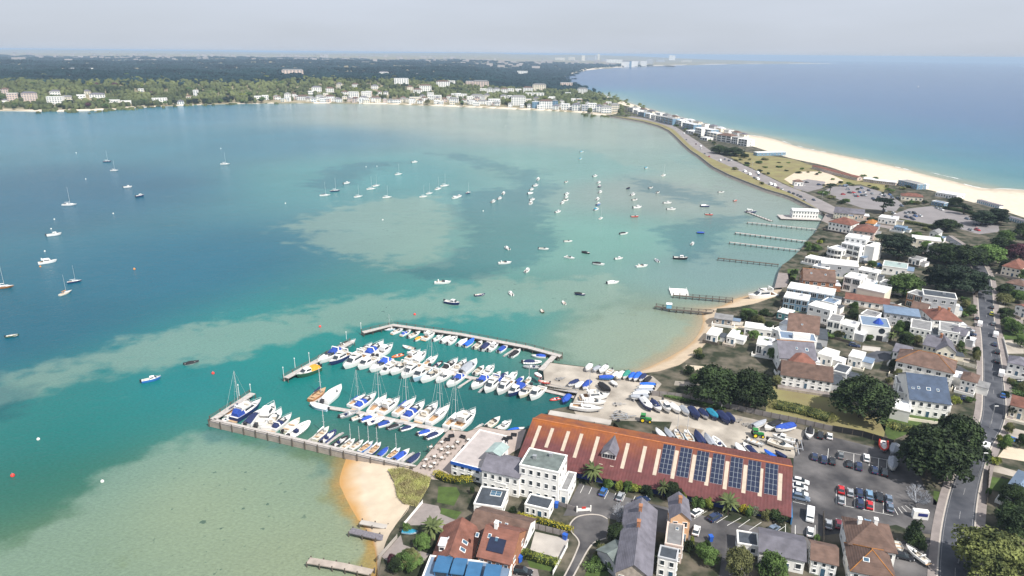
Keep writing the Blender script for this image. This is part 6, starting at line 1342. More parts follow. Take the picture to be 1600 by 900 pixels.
obj('awning', MB().loft([[(wv * .62 + 2.2 * math.cos(a), 5 + 2.2 * math.sin(a), 6.4) for a in [6.283 * k / 8 for k in range(8)]], [(wv * .62 + .2 * math.cos(a), 5 + .2 * math.sin(a), 8.6) for a in [6.283 * k / 8 for k in range(8)]]], cap1=True).mesh('awning', cloth['blue']), q_)
H('grey_clad_house', 'tall grey-clad house with dark roof in front of the conifers', h2(345, 565), h2(768, 622), 7, 8.6, 'flat', 'grey', 'dark', storeys=2, win=(4, 2))
H('white_lean_to', 'broad white wall wing below the tall grey-clad house', h2(322, 648), h2(800, 712), 2.6, 5.2, 'flat', 'white', 'white', storeys=1, win=(2, 1), plain=True, cat='house wing')
H('timber_house', 'white and timber box house left of the tall grey-clad one', h2(142, 535), h2(322, 585), 6, 7.0, 'flat', 'timber', 'grey', storeys=2, win=(2, 2), big=True)
H('red_hip_house', 'bright red hipped roof with two brick chimneys by the main road', z13(836, 418), z13(1075, 434), 9, 5.6, 'hip', 'white', 'red', .6, storeys=2, win=(3, 2), chimneys=((.35, .5), (.7, .5)))
H('grey_terrace_house', 'white house with speckled grey flat roof, western of two', h4(342, 172), h4(600, 218), 9, 5.6, 'flat', 'white', 'grey', storeys=2, win=(4, 2))
H('grey_terrace_house', 'white house with speckled grey flat roof, nearer the main road of two', h4(702, 205), h4(958, 250), 9, 5.6, 'flat', 'white', 'grey', storeys=2, win=(4, 2))
H('cream_gable_house', 'cream house with steep gable facing the side road', h4(672, 452), h4(912, 488), 9, 5.2, 'gy', 'cream', 'slate', .75, storeys=2, win=(3, 2))
H('cream_wing', 'lower cream wing with slate roof beside the steep gable', h4(502, 382), h4(672, 425), 8, 5.2, 'gx', 'cream', 'slate', .5, storeys=2, win=(3, 1), chimneys=((.95, .5),))
H('long_hipped_house', 'long white house with brown hipped roof and orange hip tiles', h4(165, 588), h4(884, 748), 9.5, 5.8, 'hip', 'white', 'brown', .55, storeys=2, win=(6, 2), ridge='orange')
H('roof_window_house', 'big house whose blue-grey slate slope has four roof windows', h5(308, 238), h5(762, 300), 15, 6.0, 'gx', 'white', 'slateblue', .5, storeys=2, win=(5, 2), skylights=((.1, .2, .8, .8), (.25, .22), (.5, .22, 1.3, 1.3), (.74, .22)))
H('white_box', 'white box extension with one dark opening near the big oak', h5(150, 62), h5(298, 88), 5, 4.6, 'flat', 'white', 'grey', storeys=1, win=(1, 1), cat='house wing')
H('white_garage', 'white flat-roofed garage above the fence by the largest tree', h5(92, 342), h5(306, 392), 6, 4.0, 'flat', 'white', 'white', storeys=1, win=(2, 1), plain=True, cat='garage')
H('grey_hip_house', 'grey hipped house on the far side of the main road', h2(1425, 395), h2(1625, 470), 11, 4.6, 'hip', 'white', 'grey', .6, storeys=2, win=(4, 2))
H('red_roof_villa', 'red-tiled villa among trees at the right edge', h7(1330, 842), h7(1560, 888), 11, 5.2, 'hip', 'cream', 'red', .75, storeys=2, win=(4, 2))
H('peach_roof_house', 'pale house with pinkish roof at the right edge by the road', h2(1500, 690), h2(1640, 740), 16, 5.0, 'gy', 'white', 'red', .3, storeys=2, win=(2, 3))
H('slate_corner_house', 'slate blue roofed house at the right edge below the palms', h8(602, 275), h8(745, 330), 9, 3.8, 'hip', 'white', 'blue', .45, storeys=1, win=(3, 2))
# white flats and shops by the harbour
fl = H('apartment_block', 'large white stepped apartment block facing the harbour jetties', h6(602, 552), h6(832, 606), 12, 9.6, 'flat', 'white', 'pale', storeys=3, win=(3, 2), big=True, cat='flats', door=False); wv = HW[fl.name]
for s in (1, 2): obj('balcony', MB().box(.5, wv - .5, -1.5, -.05, 3.2 * s - .2, 3.2 * s).box(.5, wv - .5, -1.5, -1.42, 3.2 * s, 3.2 * s + 1).mesh('balcony', M['white']), fl)
H('apartment_wing', 'plain white end wing of the stepped apartment block', h6(834, 578), h6(1012, 612), 10, 9.6, 'flat', 'white', 'white', storeys=3, win=(2, 1), cat='flats', plain=True)
H('penthouse', 'set-back white top storey of the apartment block', h6(645, 478), h6(912, 518), 8, 12.6, 'flat', 'white', 'pale', storeys=4, win=(4, 2), cat='flats', door=False)
cv = H('apartment_wing', 'curved-balcony harbour end of the apartment block', h6(432, 615), h6(602, 655), 8, 6.6, 'flat', 'white', 'pale', storeys=2, win=(4, 2), big=True, cat='flats', door=False); wv = HW[cv.name]
for s in (1, 2):
    arc = [(wv * .45 - wv * .55 * math.cos(a), 1.5 - 4.2 * math.sin(a)) for a in [math.pi * k / 14 for k in range(15)]]
    obj('balcony', MB().prism(arc, 3.3 * s - .3, 3.3 * s - .05).loft([[(x, y, 3.3 * s - .05) for x, y in arc], [(x, y, 3.3 * s + .8) for x, y in arc]], closed=False).mesh('balcony', M['white']), cv)
H('red_tiled_flats', 'white building with long faded red hipped roof behind the flats', h6(442, 288), h6(716, 338), 10, 6.0, 'hip', 'white', 'red', .5, storeys=2, win=(6, 2))
H('red_tiled_flats', 'wide pinkish-red hipped roof beside the tall pines', h6(745, 395), h6(1010, 430), 13, 5.4, 'hip', 'pink', 'red', .45, storeys=2, win=(4, 2))
H('orange_hip_house', 'small orange-tiled hipped roof behind the red-tiled flats', h6(900, 305), h6(1010, 320), 8, 5.0, 'hip', 'white', 'orange', .5, storeys=2, win=(2, 1))
H('shop_row', 'slate-roofed shops at the bend of the shore road', h6(505, 172), h6(690, 192), 9, 4.6, 'gx', 'cream', 'slate', .5, storeys=2, win=(5, 2), cat='shop')
H('shop_row', 'second slate-roofed shop row beside the hedge', h6(700, 182), h6(885, 198), 8, 4.4, 'gx', 'pink', 'slate', .45, storeys=1, win=(5, 1), cat='shop')
H('lilac_roof_house', 'white house with lilac-grey flat roof beside the beach car park', h6(1062, 232), h6(1282, 262), 8, 4.6, 'flat', 'white', 'pale', storeys=1, win=(5, 2))
H('white_villa', 'long white villa half hidden by pines', h7(205, 500), h7(568, 540), 8, 7.0, 'flat', 'cream', 'pale', storeys=2, win=(5, 2))
H('white_annex', 'small stepped white annex below the long white villa', h7(402, 572), h7(540, 600), 5, 6.4, 'flat', 'white', 'grey', storeys=2, win=(2, 1))
H('white_gable_house', 'small white gabled house above the long white villa', h7(422, 422), h7(532, 440), 7, 6.0, 'gy', 'white', 'grey', .5, storeys=2, win=(2, 1))
H('blue_kiosk', 'low bright blue flat-roofed kiosk behind the red-tiled flats', h6(1256, 350), h6(1390, 372), 5, 3.0, 'flat', 'bluegrey', 'blue', storeys=1, win=(3, 1), cat='kiosk', parapet='bluegrey')
H('green_roof_house', 'house with long green-grey flat roof below the pines', h6(1112, 838), h6(1420, 882), 9, 4.2, 'flat', 'white', 'teal', storeys=1, win=(4, 1))
H('grey_pool_house', 'grey flat-roofed house below the annex of the villa', h6(1440, 742), h6(1582, 775), 6, 3.6, 'flat', 'white', 'grey', storeys=1, win=(3, 1), big=True)
H('beach_chalet', 'weathered grey timber chalet beside the cove jetty', g8(880, 428), g8(1052, 452), 5, 2.6, 'gx', 'stone', 'grey', .35, storeys=1, win=(3, 1), cat='chalet')
H('beach_house', 'low white flat-roofed beach house above the cove', g8(796, 590), g8(905, 612), 7, 3.0, 'flat', 'white', 'white', storeys=1, win=(2, 1), big=True, cat='house')
H('beach_house', 'white terrace house with open courtyard above the cove', g8(1000, 615), g8(1080, 632), 7, 3.0, 'flat', 'white', 'pale', storeys=1, win=(2, 1), cat='house')
H('angular_house', 'white angular house stepping up from the cove', g8(1180, 520), g8(1465, 560), 5, 3.6, 'flat', 'white', 'white', storeys=1, win=(4, 1), cat='house')
H('curved_terrace_house', 'pale house with stepped terraces beside the dark oaks', g8(1300, 692), g8(1482, 722), 7, 4.4, 'flat', 'white', 'pale', storeys=1, win=(3, 1), big=True, cat='house')
DEPK = 1.0
# pavilion on piles
pv = H('harbour_pavilion', 'white pavilion with blue windows standing on piles at the shore road', g5(795, 790), g5(1115, 802), 9, 5.6, 'gx', 'white', 'white', .2, storeys=2, win=(9, 2), z=1.4, cat='pavilion', door=False); wv = HW[pv.name]
obj('deck', MB().box(-9, wv + 2, -4, 10, -.5, -.2).mesh('deck', M['decking']), pv)
pm_ = MB().tube((0, 0, -2.5), (0, 0, -.5), .2, n=6).mesh('pile', M['pile'])
for k in range(12):
    for y in (-3.6, 2): obj('pile', pm_, pv, (-8.6 + k * (wv + 10) / 11, y, 0))
# beach cafes, huts and chalets on the bay side
H('beach_cafe', 'red-tiled beach cafe behind the car park', g7(500, 425), g7(690, 440), 10, 4, 'hip', 'cream', 'red', .4, storeys=1, win=(5, 2), cat='cafe')
H('beach_cafe', 'beach restaurant with zigzag lilac roof at the sand edge', g7(800, 395), g7(985, 425), 14, 3.6, 'flat', 'white', 'pale', storeys=1, win=(8, 2), cat='restaurant')
H('beach_shop', 'grey flat-roofed beach block with blue front', g7(472, 285), g7(640, 325), 9, 5, 'flat', 'bluegrey', 'grey', storeys=2, win=(7, 2), cat='building')
H('beach_shop', 'small white glazed building at the sand edge', g7(642, 322), g7(720, 332), 7, 4, 'flat', 'white', 'white', storeys=1, win=(3, 1), cat='building')
H('blue_beach_hut', 'bright blue toilet block beside the beach car park', g7(765, 472), g7(875, 492), 6, 3.2, 'flat', 'bluegrey', 'blue', storeys=1, win=(4, 1), cat='building')
H('beach_station', 'long low white-roofed beach building at the top of the sand', g5(345, 68), g5(705, 60), 8, 4, 'flat', 'bluegrey', 'white', storeys=1, win=(8, 1), cat='building')
H('white_kiosk', 'small white kiosk with dark roof on the heath car park', g5(815, 430), g5(925, 432), 6, 4, 'hip', 'white', 'brown', .5, storeys=1, win=(3, 1), cat='kiosk')
def huts(px, n, label, group, roofc='slate', size=(2.8, 3.2)):
    pts = resample(W(px, LZ), n)
    for i, p in enumerate(pts):
        d = pts[min(i + 1, n - 1)] - pts[max(0, i - 1)]; a = math.atan2(d.y, d.x); wd = d.length / (2 if 0 < i < n - 1 else 1) * .93
        t = thing('beach_hut', p, a, label + ', ' + ORD[i] + ' from its far end', 'beach hut', group)
        obj('wall', MB().box(-wd / 2, wd / 2, 0, 3.6, 0, 2.4).mesh('wall', M['white']), t); obj('roof', roof_mesh('gy', wd, 3.6, 2.4, .5, .12, rf[roofc]), t, (-wd / 2, 0, 0))
        obj('door', MB().box(-wd * .3, wd * .3, -.06, .0, .1, 2.0).mesh('door', wl_['bluegrey']), t)
huts([g7(1165, 490), g7(1250, 515), g7(1345, 540)], 11, 'white beach hut with slate roof in the upper hut row', 'upper row of beach huts')
huts([g7(1400, 630), g7(1500, 660), g7(1580, 685)], 10, 'white beach hut with slate roof in the lower hut row', 'lower row of beach huts')
for i, (a, b) in enumerate([(g5(1030, 235), g5(1110, 250)), (g5(1112, 252), g5(1190, 272)), (g5(1195, 275), g5(1290, 300)), (g5(1295, 303), g5(1400, 330)), (g5(1405, 332), g5(1500, 355)), (g5(1505, 356), g5(1600, 378)), (g7(165, 275), g7(250, 285)), (g7(252, 288), g7(350, 300)), (g7(352, 300), g7(450, 310))]):
    H('beach_chalet_row', 'low chalet block with brownish roof behind the sand, ' + ORD[i] + ' from the heath', a, b, 6, 3.2, 'gx', 'pink', 'red' if i < 6 else 'pale', .3, storeys=1, win=(6, 1), cat='chalets', group='chalet blocks behind the sand', door=False)
# houses along the causeway
for i, (a, b, w_, r_, hh) in enumerate([((8, 140), (72, 150), 'white', 'grey', 9), ((80, 172), (132, 180), 'white', 'white', 8), ((135, 196), (212, 206), 'bluegrey', 'grey', 8), ((225, 216), (285, 226), 'white', 'pale', 8), ((298, 236), (350, 246), 'white', 'grey', 9), ((355, 246), (418, 256), 'grey', 'grey', 10), ((422, 252), (570, 284), 'bluegrey', 'grey', 11), ((585, 292), (680, 312), 'white', 'white', 9), ((692, 330), (832, 358), 'bluegrey', 'pale', 10), ((850, 392), (930, 408), 'white', 'white', 11), ((940, 408), (1050, 425), 'bluegrey', 'pale', 10), ((1000, 448), (1120, 470), 'cream', 'pale', 10), ((1122, 482), (1300, 505), 'white', 'brown', 9), ((1310, 508), (1385, 522), 'white', 'grey', 9), ((1392, 532), (1502, 548), 'white', 'pale', 9), ((500, 320), (560, 330), 'white', 'white', 4), ((735, 425), (830, 445), 'white', 'white', 5), ((910, 512), (1000, 525), 'white', 'pale', 4)]):
    H('causeway_house', HWORD.get(w_, {'bluegrey': 'blue-glazed', 'cream': 'cream'}.get(w_, w_)) + ' modern house on the causeway, ' + ORD[i] + ' counting from the far end', g6(*a), g6(*b), 14, hh, 'hip' if r_ == 'brown' else 'flat', w_, r_, .4, storeys=3 if hh > 6 else 1, win=(3, 1), big=True, group='houses along the causeway', door=False)

for i in range(15):                                   # a second row behind, towards the sand
    x, y = 60 + i * 96, np.interp(60 + i * 96, [0, 400, 800, 1200, 1500], [118, 215, 312, 415, 500])
    H('causeway_house', ['white', 'grey', 'cream'][i % 3] + ' low house in the rear causeway row by the sand, ' + ORD[i] + ' from the far end', g6(x, y), g6(x + rnd.uniform(45, 75), y + rnd.uniform(8, 14)), 9, rnd.uniform(5, 7.5), 'hip' if i % 3 else 'flat', ['white', 'grey', 'cream'][i % 3], ['grey', 'brown', 'slate', 'pale'][i % 4], .45, storeys=2, win=(3, 1), group='rear row of causeway houses', door=False)
# ---------------------------------------------------------------- jetties on the harbour side
def jetty(px, label, width=1.5, zt=1.5, step=3.2, m=None, rail=False): return breakwater(px, label, 1, zt, width, False, step, rail, m or M['decking'], 'jetty')
jetty([(1168, 347), (1285, 359)], 'pale jetty nearest the harbour pavilion'); jetty([(1149, 363), (1262, 377)], 'long pale jetty, second out from the pavilion', 1.8); jetty([(1140, 378), (1252, 391)], 'grey open-framed jetty, third from the pavilion'); jetty([(1122, 403), (1216, 413)], 'dark timber jetty below the apartment block', m=M['pile'])
jetty([(1168, 331), (1205, 345)], 'short floating jetty with dinghies beside the pavilion', 2.2, .6)
jetty([(1052, 461), (1145, 469)], 'dark jetty leading to the white floating platform', m=M['pile'], rail=True)
jetty([(1024, 478), (1050, 483), (1150, 492)], 'old dark timber jetty with a small blue hut', m=M['pile'], rail=True, width=1.8)
tb = thing('jetty_hut', P(1045, 481, 1.5), R(-8), 'small blue hut with white roof on the old dark jetty', 'hut')
obj('wall', MB().box(-1.2, 1.2, -1, 1, 0, 2.2).mesh('wall', mat('sky_blue_boards', (.16, .42, .6), .7, .1)), tb); obj('roof', roof_mesh('gx', 2.4, 2, 2.2, .4, .2, rf['white']), tb, (-1.2, -1, 0))
pf = thing('floating_platform', P(1061, 459, 0), R(-6), 'white floating platform at the end of the dark jetty', 'platform'); obj('deck', MB().box(-4.5, 4.5, -3.5, 6.5, -.3, .7).mesh('deck', M['white']), pf); obj('railing', MB().box(-4.4, -4.3, -3.4, 6.4, 1.5, 1.6).box(4.3, 4.4, -3.4, 6.4, 1.5, 1.6).mesh('railing', M['white']), pf); obj('locker', MB().box(-1, 1.5, 1, 2.4, .7, 1.6).mesh('locker', M['cream']), pf)
boat_px('fly', 'white', None, (1212, 462), (1168, 466), 'white motor cruiser drawn up beside the garden jetty', None, .6)
jetty([zb(115, 768), zb(400, 815), zb(640, 868)], 'pale boarded jetty at the bottom edge of the near beach', 2.0, 1.4, m=M['wood'])
jetty([zb(545, 450), zb(870, 512)], 'stone-topped groyne jetty on the near beach', 1.6, 1.5, m=M['grit']); jetty([zb(462, 520), zb(800, 598)], 'dark gravel-topped jetty beside the near groyne', 2.0, 1.4, m=mat('dark_gravel', (.16, .15, .17), .9, .3, 2.))
boat_px('dinghy', 'pale', 'teal', zb(890, 520), zb(1025, 530), 'turquoise covered dinghy on the garden terrace by the near beach', None, LZ + .2)
fence([zb(1060, 300), zb(910, 480)], 1.0, M['white'], 'low white garden wall running down to the near beach', 6, M['white'], name='garden_wall'); fence([zb(850, 590), zb(700, 760)], 1.2, M['grit'], 'grey garden wall at the top of the near beach', 6, M['grit'], name='garden_wall')
fence([zc3(775, 470), zc3(900, 505)], 1.8, mat('new_timber', (.50, .34, .14), .8, .15), 'new yellow timber fence beside the yellow hedge', 1.8); fence([zc3(900, 505), zc3(1200, 580)], 1.8, MATS['grey_fence_boards'], 'grey timber fence below the yellow hedge', 1.8)
fence([g2(500, 565), g2(430, 700), g2(330, 890)], 1.3, M['white'], 'white stepped garden wall along the cul-de-sac', 2.4, M['white'], name='garden_wall'); fence([g2(380, 70), g2(600, 140)], 1.3, MATS['grey_fence_boards'], 'timber gate fence beside the hotel car park entrance', 2.); 
fence([h4(230, 440), h4(500, 480), h4(640, 560), h4(1160, 690)], 1.6, M['cream'], 'long cream garden wall beside the steep cream gable', 4, M['cream'], name='garden_wall'); fence([h4(1500, 320), h4(1580, 660)], 1.0, M['white'], 'white front wall across the main road', 3, M['white'], name='garden_wall'); fence([g4(335, 120), g4(335, 440)], 1.6, M['pile'], 'dark fence between parking bays and back garden', 2.2)
fence([h8(470, 160), h8(455, 400)], 1.6, M['pile'], 'dark garden fence along the main road pavement', 2.2); fence([h5(800, 110), h5(900, 140), h5(1060, 170)], 1.0, M['white'], 'white front wall beside the brown drive', 3, M['white'], name='garden_wall')

# ---------------------------------------------------------------- parking lines and cars
def lines(lst, parent_label=None, wd=.12, m=None, z=LZ + .03):
    for a, b in lst:
        p, q_ = P(*a, LZ), P(*b, LZ); d = (q_ - p); n = Vector((-d.y, d.x, 0)).normalized() * wd / 2
        obj('painted_line', MB().add([(p + n)[:2] + (z,), (q_ + n)[:2] + (z,), (q_ - n)[:2] + (z,), (p - n)[:2] + (z,)], [(0, 3, 2, 1)]).mesh('painted_line', m or M['paint']), None, kind='structure')
ln = [(zr(765, 375), zr(755, 490)), (zr(975, 420), zr(970, 555)), (zr(1110, 440), zr(1100, 520)), (zr(1180, 455), zr(1175, 560)), (zr(1250, 465), zr(1245, 560)), (zr(840, 390), zr(1300, 480)), (zr(830, 720), zr(828, 835)), (zr(905, 735), zr(905, 845)), (zr(985, 755), zr(980, 862)), (zr(1062, 770), zr(1060, 880)), (zr(1142, 785), zr(1140, 898)), (zr(1220, 800), zr(1218, 915)), (zr(828, 835), zr(1300, 930))]
ln += [(zs(470, 285), zs(575, 308)), (zs(410, 470), zs(408, 548)), (zs(490, 480), zs(490, 565)), (zs(210, 455), zs(110, 522)), (zs(115, 432), zs(20, 498)), (zs(403, 490), zs(312, 552)), (zs(655, 480), zs(652, 660))]
ln += [(r9(65, 628), r9(35, 690)), (r9(130, 645), r9(105, 700)), (r9(270, 670), r9(235, 740)), (r9(410, 700), r9(385, 760)), (r9(490, 715), r9(460, 780)), (r9(330, 690), r9(310, 740))] + [(g3(1225, 250), g3(1105, 325)), (g3(1370, 270), g3(1220, 355)), (g3(995, 200), g3(862, 282))]
ln += [(zr(1310 + 30 * k, 870 - 8 * k), zr(1340 + 36 * k, 925 - 14 * k)) for k in range(5)]
lines(ln)
mid = [a_.lerp(b_, .5) for a_, b_ in zip(RL, RR)]
for k in range(1, 56, 2):
    a_, b_ = mid[k], mid[k].lerp(mid[k + 1], .6); d = b_ - a_; n = Vector((-d.y, d.x, 0)).normalized() * .06
    obj('painted_line', MB().add([tuple((a_ + n)[:2]) + (LZ + .036,), tuple((b_ + n)[:2]) + (LZ + .036,), tuple((b_ - n)[:2]) + (LZ + .036,), tuple((a_ - n)[:2]) + (LZ + .036,)], [(0, 3, 2, 1)]).mesh('painted_line', mat('worn_road_paint', (.24, .24, .25), .85, .3, 2.)), kind='structure')
for o_, l_ in ((-.45, RL), (.45, RR)):
    e = [v + Vector((0, 0, .012)) for v in offset(l_, o_)][:26]; e2 = [v + Vector((0, 0, .012)) for v in offset(l_, o_ * .8)][:26]
    strip('painted_line', [e, e2], MATS['worn_road_paint'], smooth=False)
def hd(a, b): d = P(*b, LZ) - P(*a, LZ); return math.atan2(d.y, d.x)
bay = hd(zr(905, 845), zr(905, 735)); rdir = lambda px: hd(px, (px[0] + 1.5, px[1] - 14))
def cars(lst, label, group, small=False):
    for i, (px, k, c, a) in enumerate(lst):
        cw = {'greyblue': 'grey-blue', 'lightblue': 'light blue', 'darkgreen': 'dark green'}.get(c, c)
        kw = dict(hatch='hatchback', estate='estate car', suv='large car', van='van')[k]
        car(k, c, P(*px, LZ + .4), a, f'{cw} {kw} {label[0]}, {ORD[i]} {label[1]}', group, small)
cars([(zr(650, 445), 'hatch', 'navy', bay), (zr(727, 468), 'estate', 'navy', bay), (zr(797, 482), 'hatch', 'black', bay), (zr(867, 435), 'hatch', 'grey', bay), (zr(937, 505), 'hatch', 'black', bay), (zr(1015, 525), 'suv', 'navy', bay), (zr(1080, 455), 'estate', 'white', bay), (zr(1147, 555), 'hatch', 'navy', bay), (zr(1225, 572), 'suv', 'black', bay)], ('in the yard-side row of the main car park', 'from the shed'), 'cars in the yard-side row')
cars([(zr(870, 718), 'hatch', 'red', bay), (zr(945, 742), 'hatch', 'silver', bay), (zr(1020, 745), 'estate', 'navy', bay), (zr(1103, 758), 'estate', 'lightblue', bay), (zr(1185, 778), 'suv', 'black', bay), (zr(1265, 795), 'hatch', 'greyblue', bay)], ('in the upper middle row of bays', 'from the shed'), 'cars in the upper middle row')
cars([(zr(870, 805), 'hatch', 'silver', bay), (zr(1025, 832), 'suv', 'navy', bay), (zr(1105, 845), 'hatch', 'red', bay), (zr(1275, 865), 'hatch', 'greyblue', bay)], ('in the lower middle row of bays', 'from the shed'), 'cars in the lower middle row')
sde = hd(zs(470, 285), zs(575, 308))
cars([(zr(535, 648), 'estate', 'white', sde), (zr(530, 695), 'hatch', 'white', sde), (zr(533, 748), 'hatch', 'white', sde), (zr(538, 785), 'suv', 'greyblue', sde)], ('parked beside the shed end wall', 'from the yard'), 'cars beside the shed end')
car('van', 'white', P(*zs(612, 405), LZ + .5), bay + math.pi, 'white van standing in the car park entrance lane', None); car('hatch', 'white', P(*zs(615, 540), LZ + .4), bay, 'white hatchback with dark sunroof by the dark fence', None); car('hatch', 'greyblue', P(*zs(308, 512), LZ + .4), hd(zs(312, 552), zs(403, 490)), 'grey-blue hatchback alone in the slanted bays', None)
car('suv', 'black', P(*zr(697, 268), LZ + .4), bay, 'black car beside the white boat on tarmac', None); car('hatch', 'white', P(*zr(775, 275), LZ + .4), bay, 'white hatchback by the yard fence', None); car('estate', 'black', P(*zs(1385, 742), LZ + .4), sde, 'black estate car beside the boat on the drive', None)
cars([(zs(765, 475), 'hatch', 'silver', bay), (zs(850, 475), 'hatch', 'maroon', bay), (zs(935, 485), 'hatch', 'black', bay), (zs(1005, 472), 'hatch', 'grey', bay), (zs(1090, 475), 'hatch', 'lightblue', bay)], ('behind the moss-brown villa', 'from the van'), 'cars behind the villa')
hb = hd(r9(235, 740), r9(270, 670))
cars([(r9(225, 682), 'hatch', 'blue', hb), (r9(365, 722), 'hatch', 'silver', hb), (r9(545, 755), 'suv', 'navy', hd(r9(480, 780), r9(600, 735))), (g3(890, 215), 'hatch', 'white', hd(g3(862, 282), g3(995, 200))), (g3(1085, 270), 'suv', 'navy', hd(g3(1105, 325), g3(1225, 250))), (g3(885, 412), 'hatch', 'white', hb)], ('in the hotel car park', 'from the hotel'), 'cars in the hotel car park')
car('suv', 'black', P(*g1(1400, 830), LZ + .5), hd(g1(1280, 810), g1(1530, 850)), 'large black car on the drive of the red-tiled house', None)
cars([(h2(1130, 328), 'hatch', 'white', rdir(h2(1130, 328))), (h2(1200, 722), 'hatch', 'black', rdir(h2(1200, 722))), (h2(1195, 803), 'hatch', 'yellow', rdir((1549, 490))), (h4(1380, 128), 'estate', 'grey', rdir((1552, 506))), (h4(1402, 275), 'van', 'white', rdir((1555, 525))), (h4(1395, 385), 'hatch', 'navy', rdir((1554, 538))), (h4(1428, 480), 'suv', 'black', rdir((1558, 550))), (h4(1428, 595), 'suv', 'black', rdir((1558, 565))), (h4(1475, 760), 'van', 'white', rdir((1564, 585)))], ('parked along the main road', 'from the far end'), 'cars along the main road')
for px, k, c, a, lb in [(h4(1205, 140), 'van', 'white', rdir((1530, 507)), 'white van half on the near kerb of the main road'), (h4(1172, 66), 'hatch', 'black', rdir((1526, 498)), 'black hatchback ahead of the white kerbside van'), (h4(1070, 205), 'estate', 'silver', hd(h4(1010, 190), h4(1130, 220)), 'silver estate on the front drive of the grey-roofed house'), (h4(1095, 255), 'estate', 'navy', hd(h4(1010, 240), h4(1150, 265)), 'navy estate below the silver one on the front drive'), (h4(990, 332), 'hatch', 'blue', hd(h4(940, 320), h4(1040, 345)), 'blue hatchback beside the speckled grey roof'), (h4(1050, 390), 'van', 'white', hd(h4(960, 380), h4(1100, 400)), 'white van on the drive above the cream gable'),
        (h5(1358, 205), 'hatch', 'blue', rdir((1567, 618)), 'blue hatchback driving on the bend of the main road'), (h5(1158, 800), 'van', 'white', hd((1536, 706), (1545, 690)), 'white van driving out from under the largest tree'), (h5(1462, 705), 'hatch', 'blue', 0.3, 'royal blue hatchback on a brick drive across the road'), (h5(930, 240), 'hatch', 'navy', -.2, 'navy hatchback on the brown drive beside shrubs'), (h5(1560, 60), 'suv', 'black', -.1, 'black car on a pale drive across the road'), (h3(1080, 400), 'suv', 'navy', -.5, 'navy car beside the black garden screen'), (h1(1220, 165), 'suv', 'black', .3, 'black car in the court below the apartment block'), (h1(1370, 205), 'van', 'blue', -.1, 'blue van on the sandy court below the pines')]:
    car(k, c, P(*px, LZ + .4), a, lb, None)
col_cycle = ['silver', 'navy', 'black', 'white', 'grey', 'blue', 'greyblue', 'black', 'white', 'silver', 'navy']
pk = [(20, 345), (30, 370), (45, 400), (130, 395), (150, 360), (110, 430), (150, 425), (180, 425), (240, 410), (320, 415), (395, 418), (415, 440), (465, 450), (250, 455), (300, 440), (175, 395), (90, 420), (210, 380), (350, 430)]
cars([(g7(x, y), 'hatch' if i % 3 else 'suv', 'red' if i == 4 else col_cycle[i % 11], hd(g7(100, 400), g7(160, 425))) for i, (x, y) in enumerate(sorted(pk))], ('in the upper beach car park', 'from the heath'), 'cars in the upper beach car park', True)
pk = [(540, 580), (570, 575), (610, 580), (545, 615), (585, 622), (620, 605), (665, 605), (600, 632), (430, 580), (350, 560), (500, 515), (810, 535), (850, 550), (1075, 630), (1150, 682), (1230, 678), (1105, 728), (1165, 728)]
cars([(g7(x, y), 'hatch' if i % 4 else 'suv', 'red' if x == 1165 else col_cycle[(i * 3) % 11], hd(g7(800, 500), g7(1000, 560))) for i, (x, y) in enumerate(sorted(pk))], ('in the lower beach car park', 'from the pines'), 'cars in the lower beach car park', True)
sh = [(190, 305, 'van', 'white'), (250, 340, 'van', 'white'), (310, 385, 'hatch', 'black'), (350, 322, 'van', 'white'), (365, 348, 'hatch', 'greyblue'), (350, 402, 'van', 'white'), (510, 462, 'van', 'white'), (560, 478, 'van', 'white'), (605, 508, 'hatch', 'maroon'), (655, 525, 'hatch', 'white'), (745, 562, 'hatch', 'navy'), (800, 582, 'hatch', 'black'), (855, 602, 'hatch', 'grey'), (890, 620, 'hatch', 'black'), (940, 662, 'hatch', 'silver'), (1050, 660, 'hatch', 'navy')]
cars([(g5(x, y), k, c, hd(g5(500, 460), g5(800, 590))) for x, y, k, c in sh], ('on the shore road', 'coming from the causeway'), 'vehicles on the shore road', True)
cars([(g5(x, y), k, c, .2) for x, y, k, c in [(965, 440, 'hatch', 'black'), (1120, 470, 'suv', 'navy'), (1385, 482, 'hatch', 'grey'), (1450, 488, 'van', 'greyblue'), (1480, 528, 'hatch', 'silver'), (1420, 588, 'hatch', 'red'), (1500, 568, 'hatch', 'black'), (1550, 568, 'hatch', 'red'), (1590, 612, 'hatch', 'navy')]], ('in the heath car park', 'from the kiosk'), 'cars in the heath car park', True)
cars([(g6(x, y), k, c, hd(g6(600, 410), g6(740, 545))) for x, y, k, c in [(590, 382, 'hatch', 'grey'), (605, 412, 'hatch', 'white'), (640, 442, 'hatch', 'white'), (672, 470, 'hatch', 'white'), (712, 472, 'van', 'white'), (740, 548, 'hatch', 'grey'), (860, 602, 'hatch', 'maroon'), (920, 632, 'van', 'white'), (925, 658, 'hatch', 'white'), (970, 722, 'hatch', 'grey'), (1025, 757, 'hatch', 'red'), (1165, 808, 'van', 'white'), (1220, 792, 'hatch', 'greyblue'), (1270, 808, 'hatch', 'navy'), (1300, 802, 'hatch', 'white')]], ('on the causeway road', 'from the far end'), 'vehicles on the causeway road', True)
boat_px('sport', 'white', None, g4(1530, 640), g4(1275, 450), 'large white motor boat on a trailer on the drive by the villa', None, LZ + .6); boat_px('dinghy', 'cream', None, g4(1180, 395), g4(1225, 525), 'cream dinghy beside the hipped villa', None, LZ + .3)
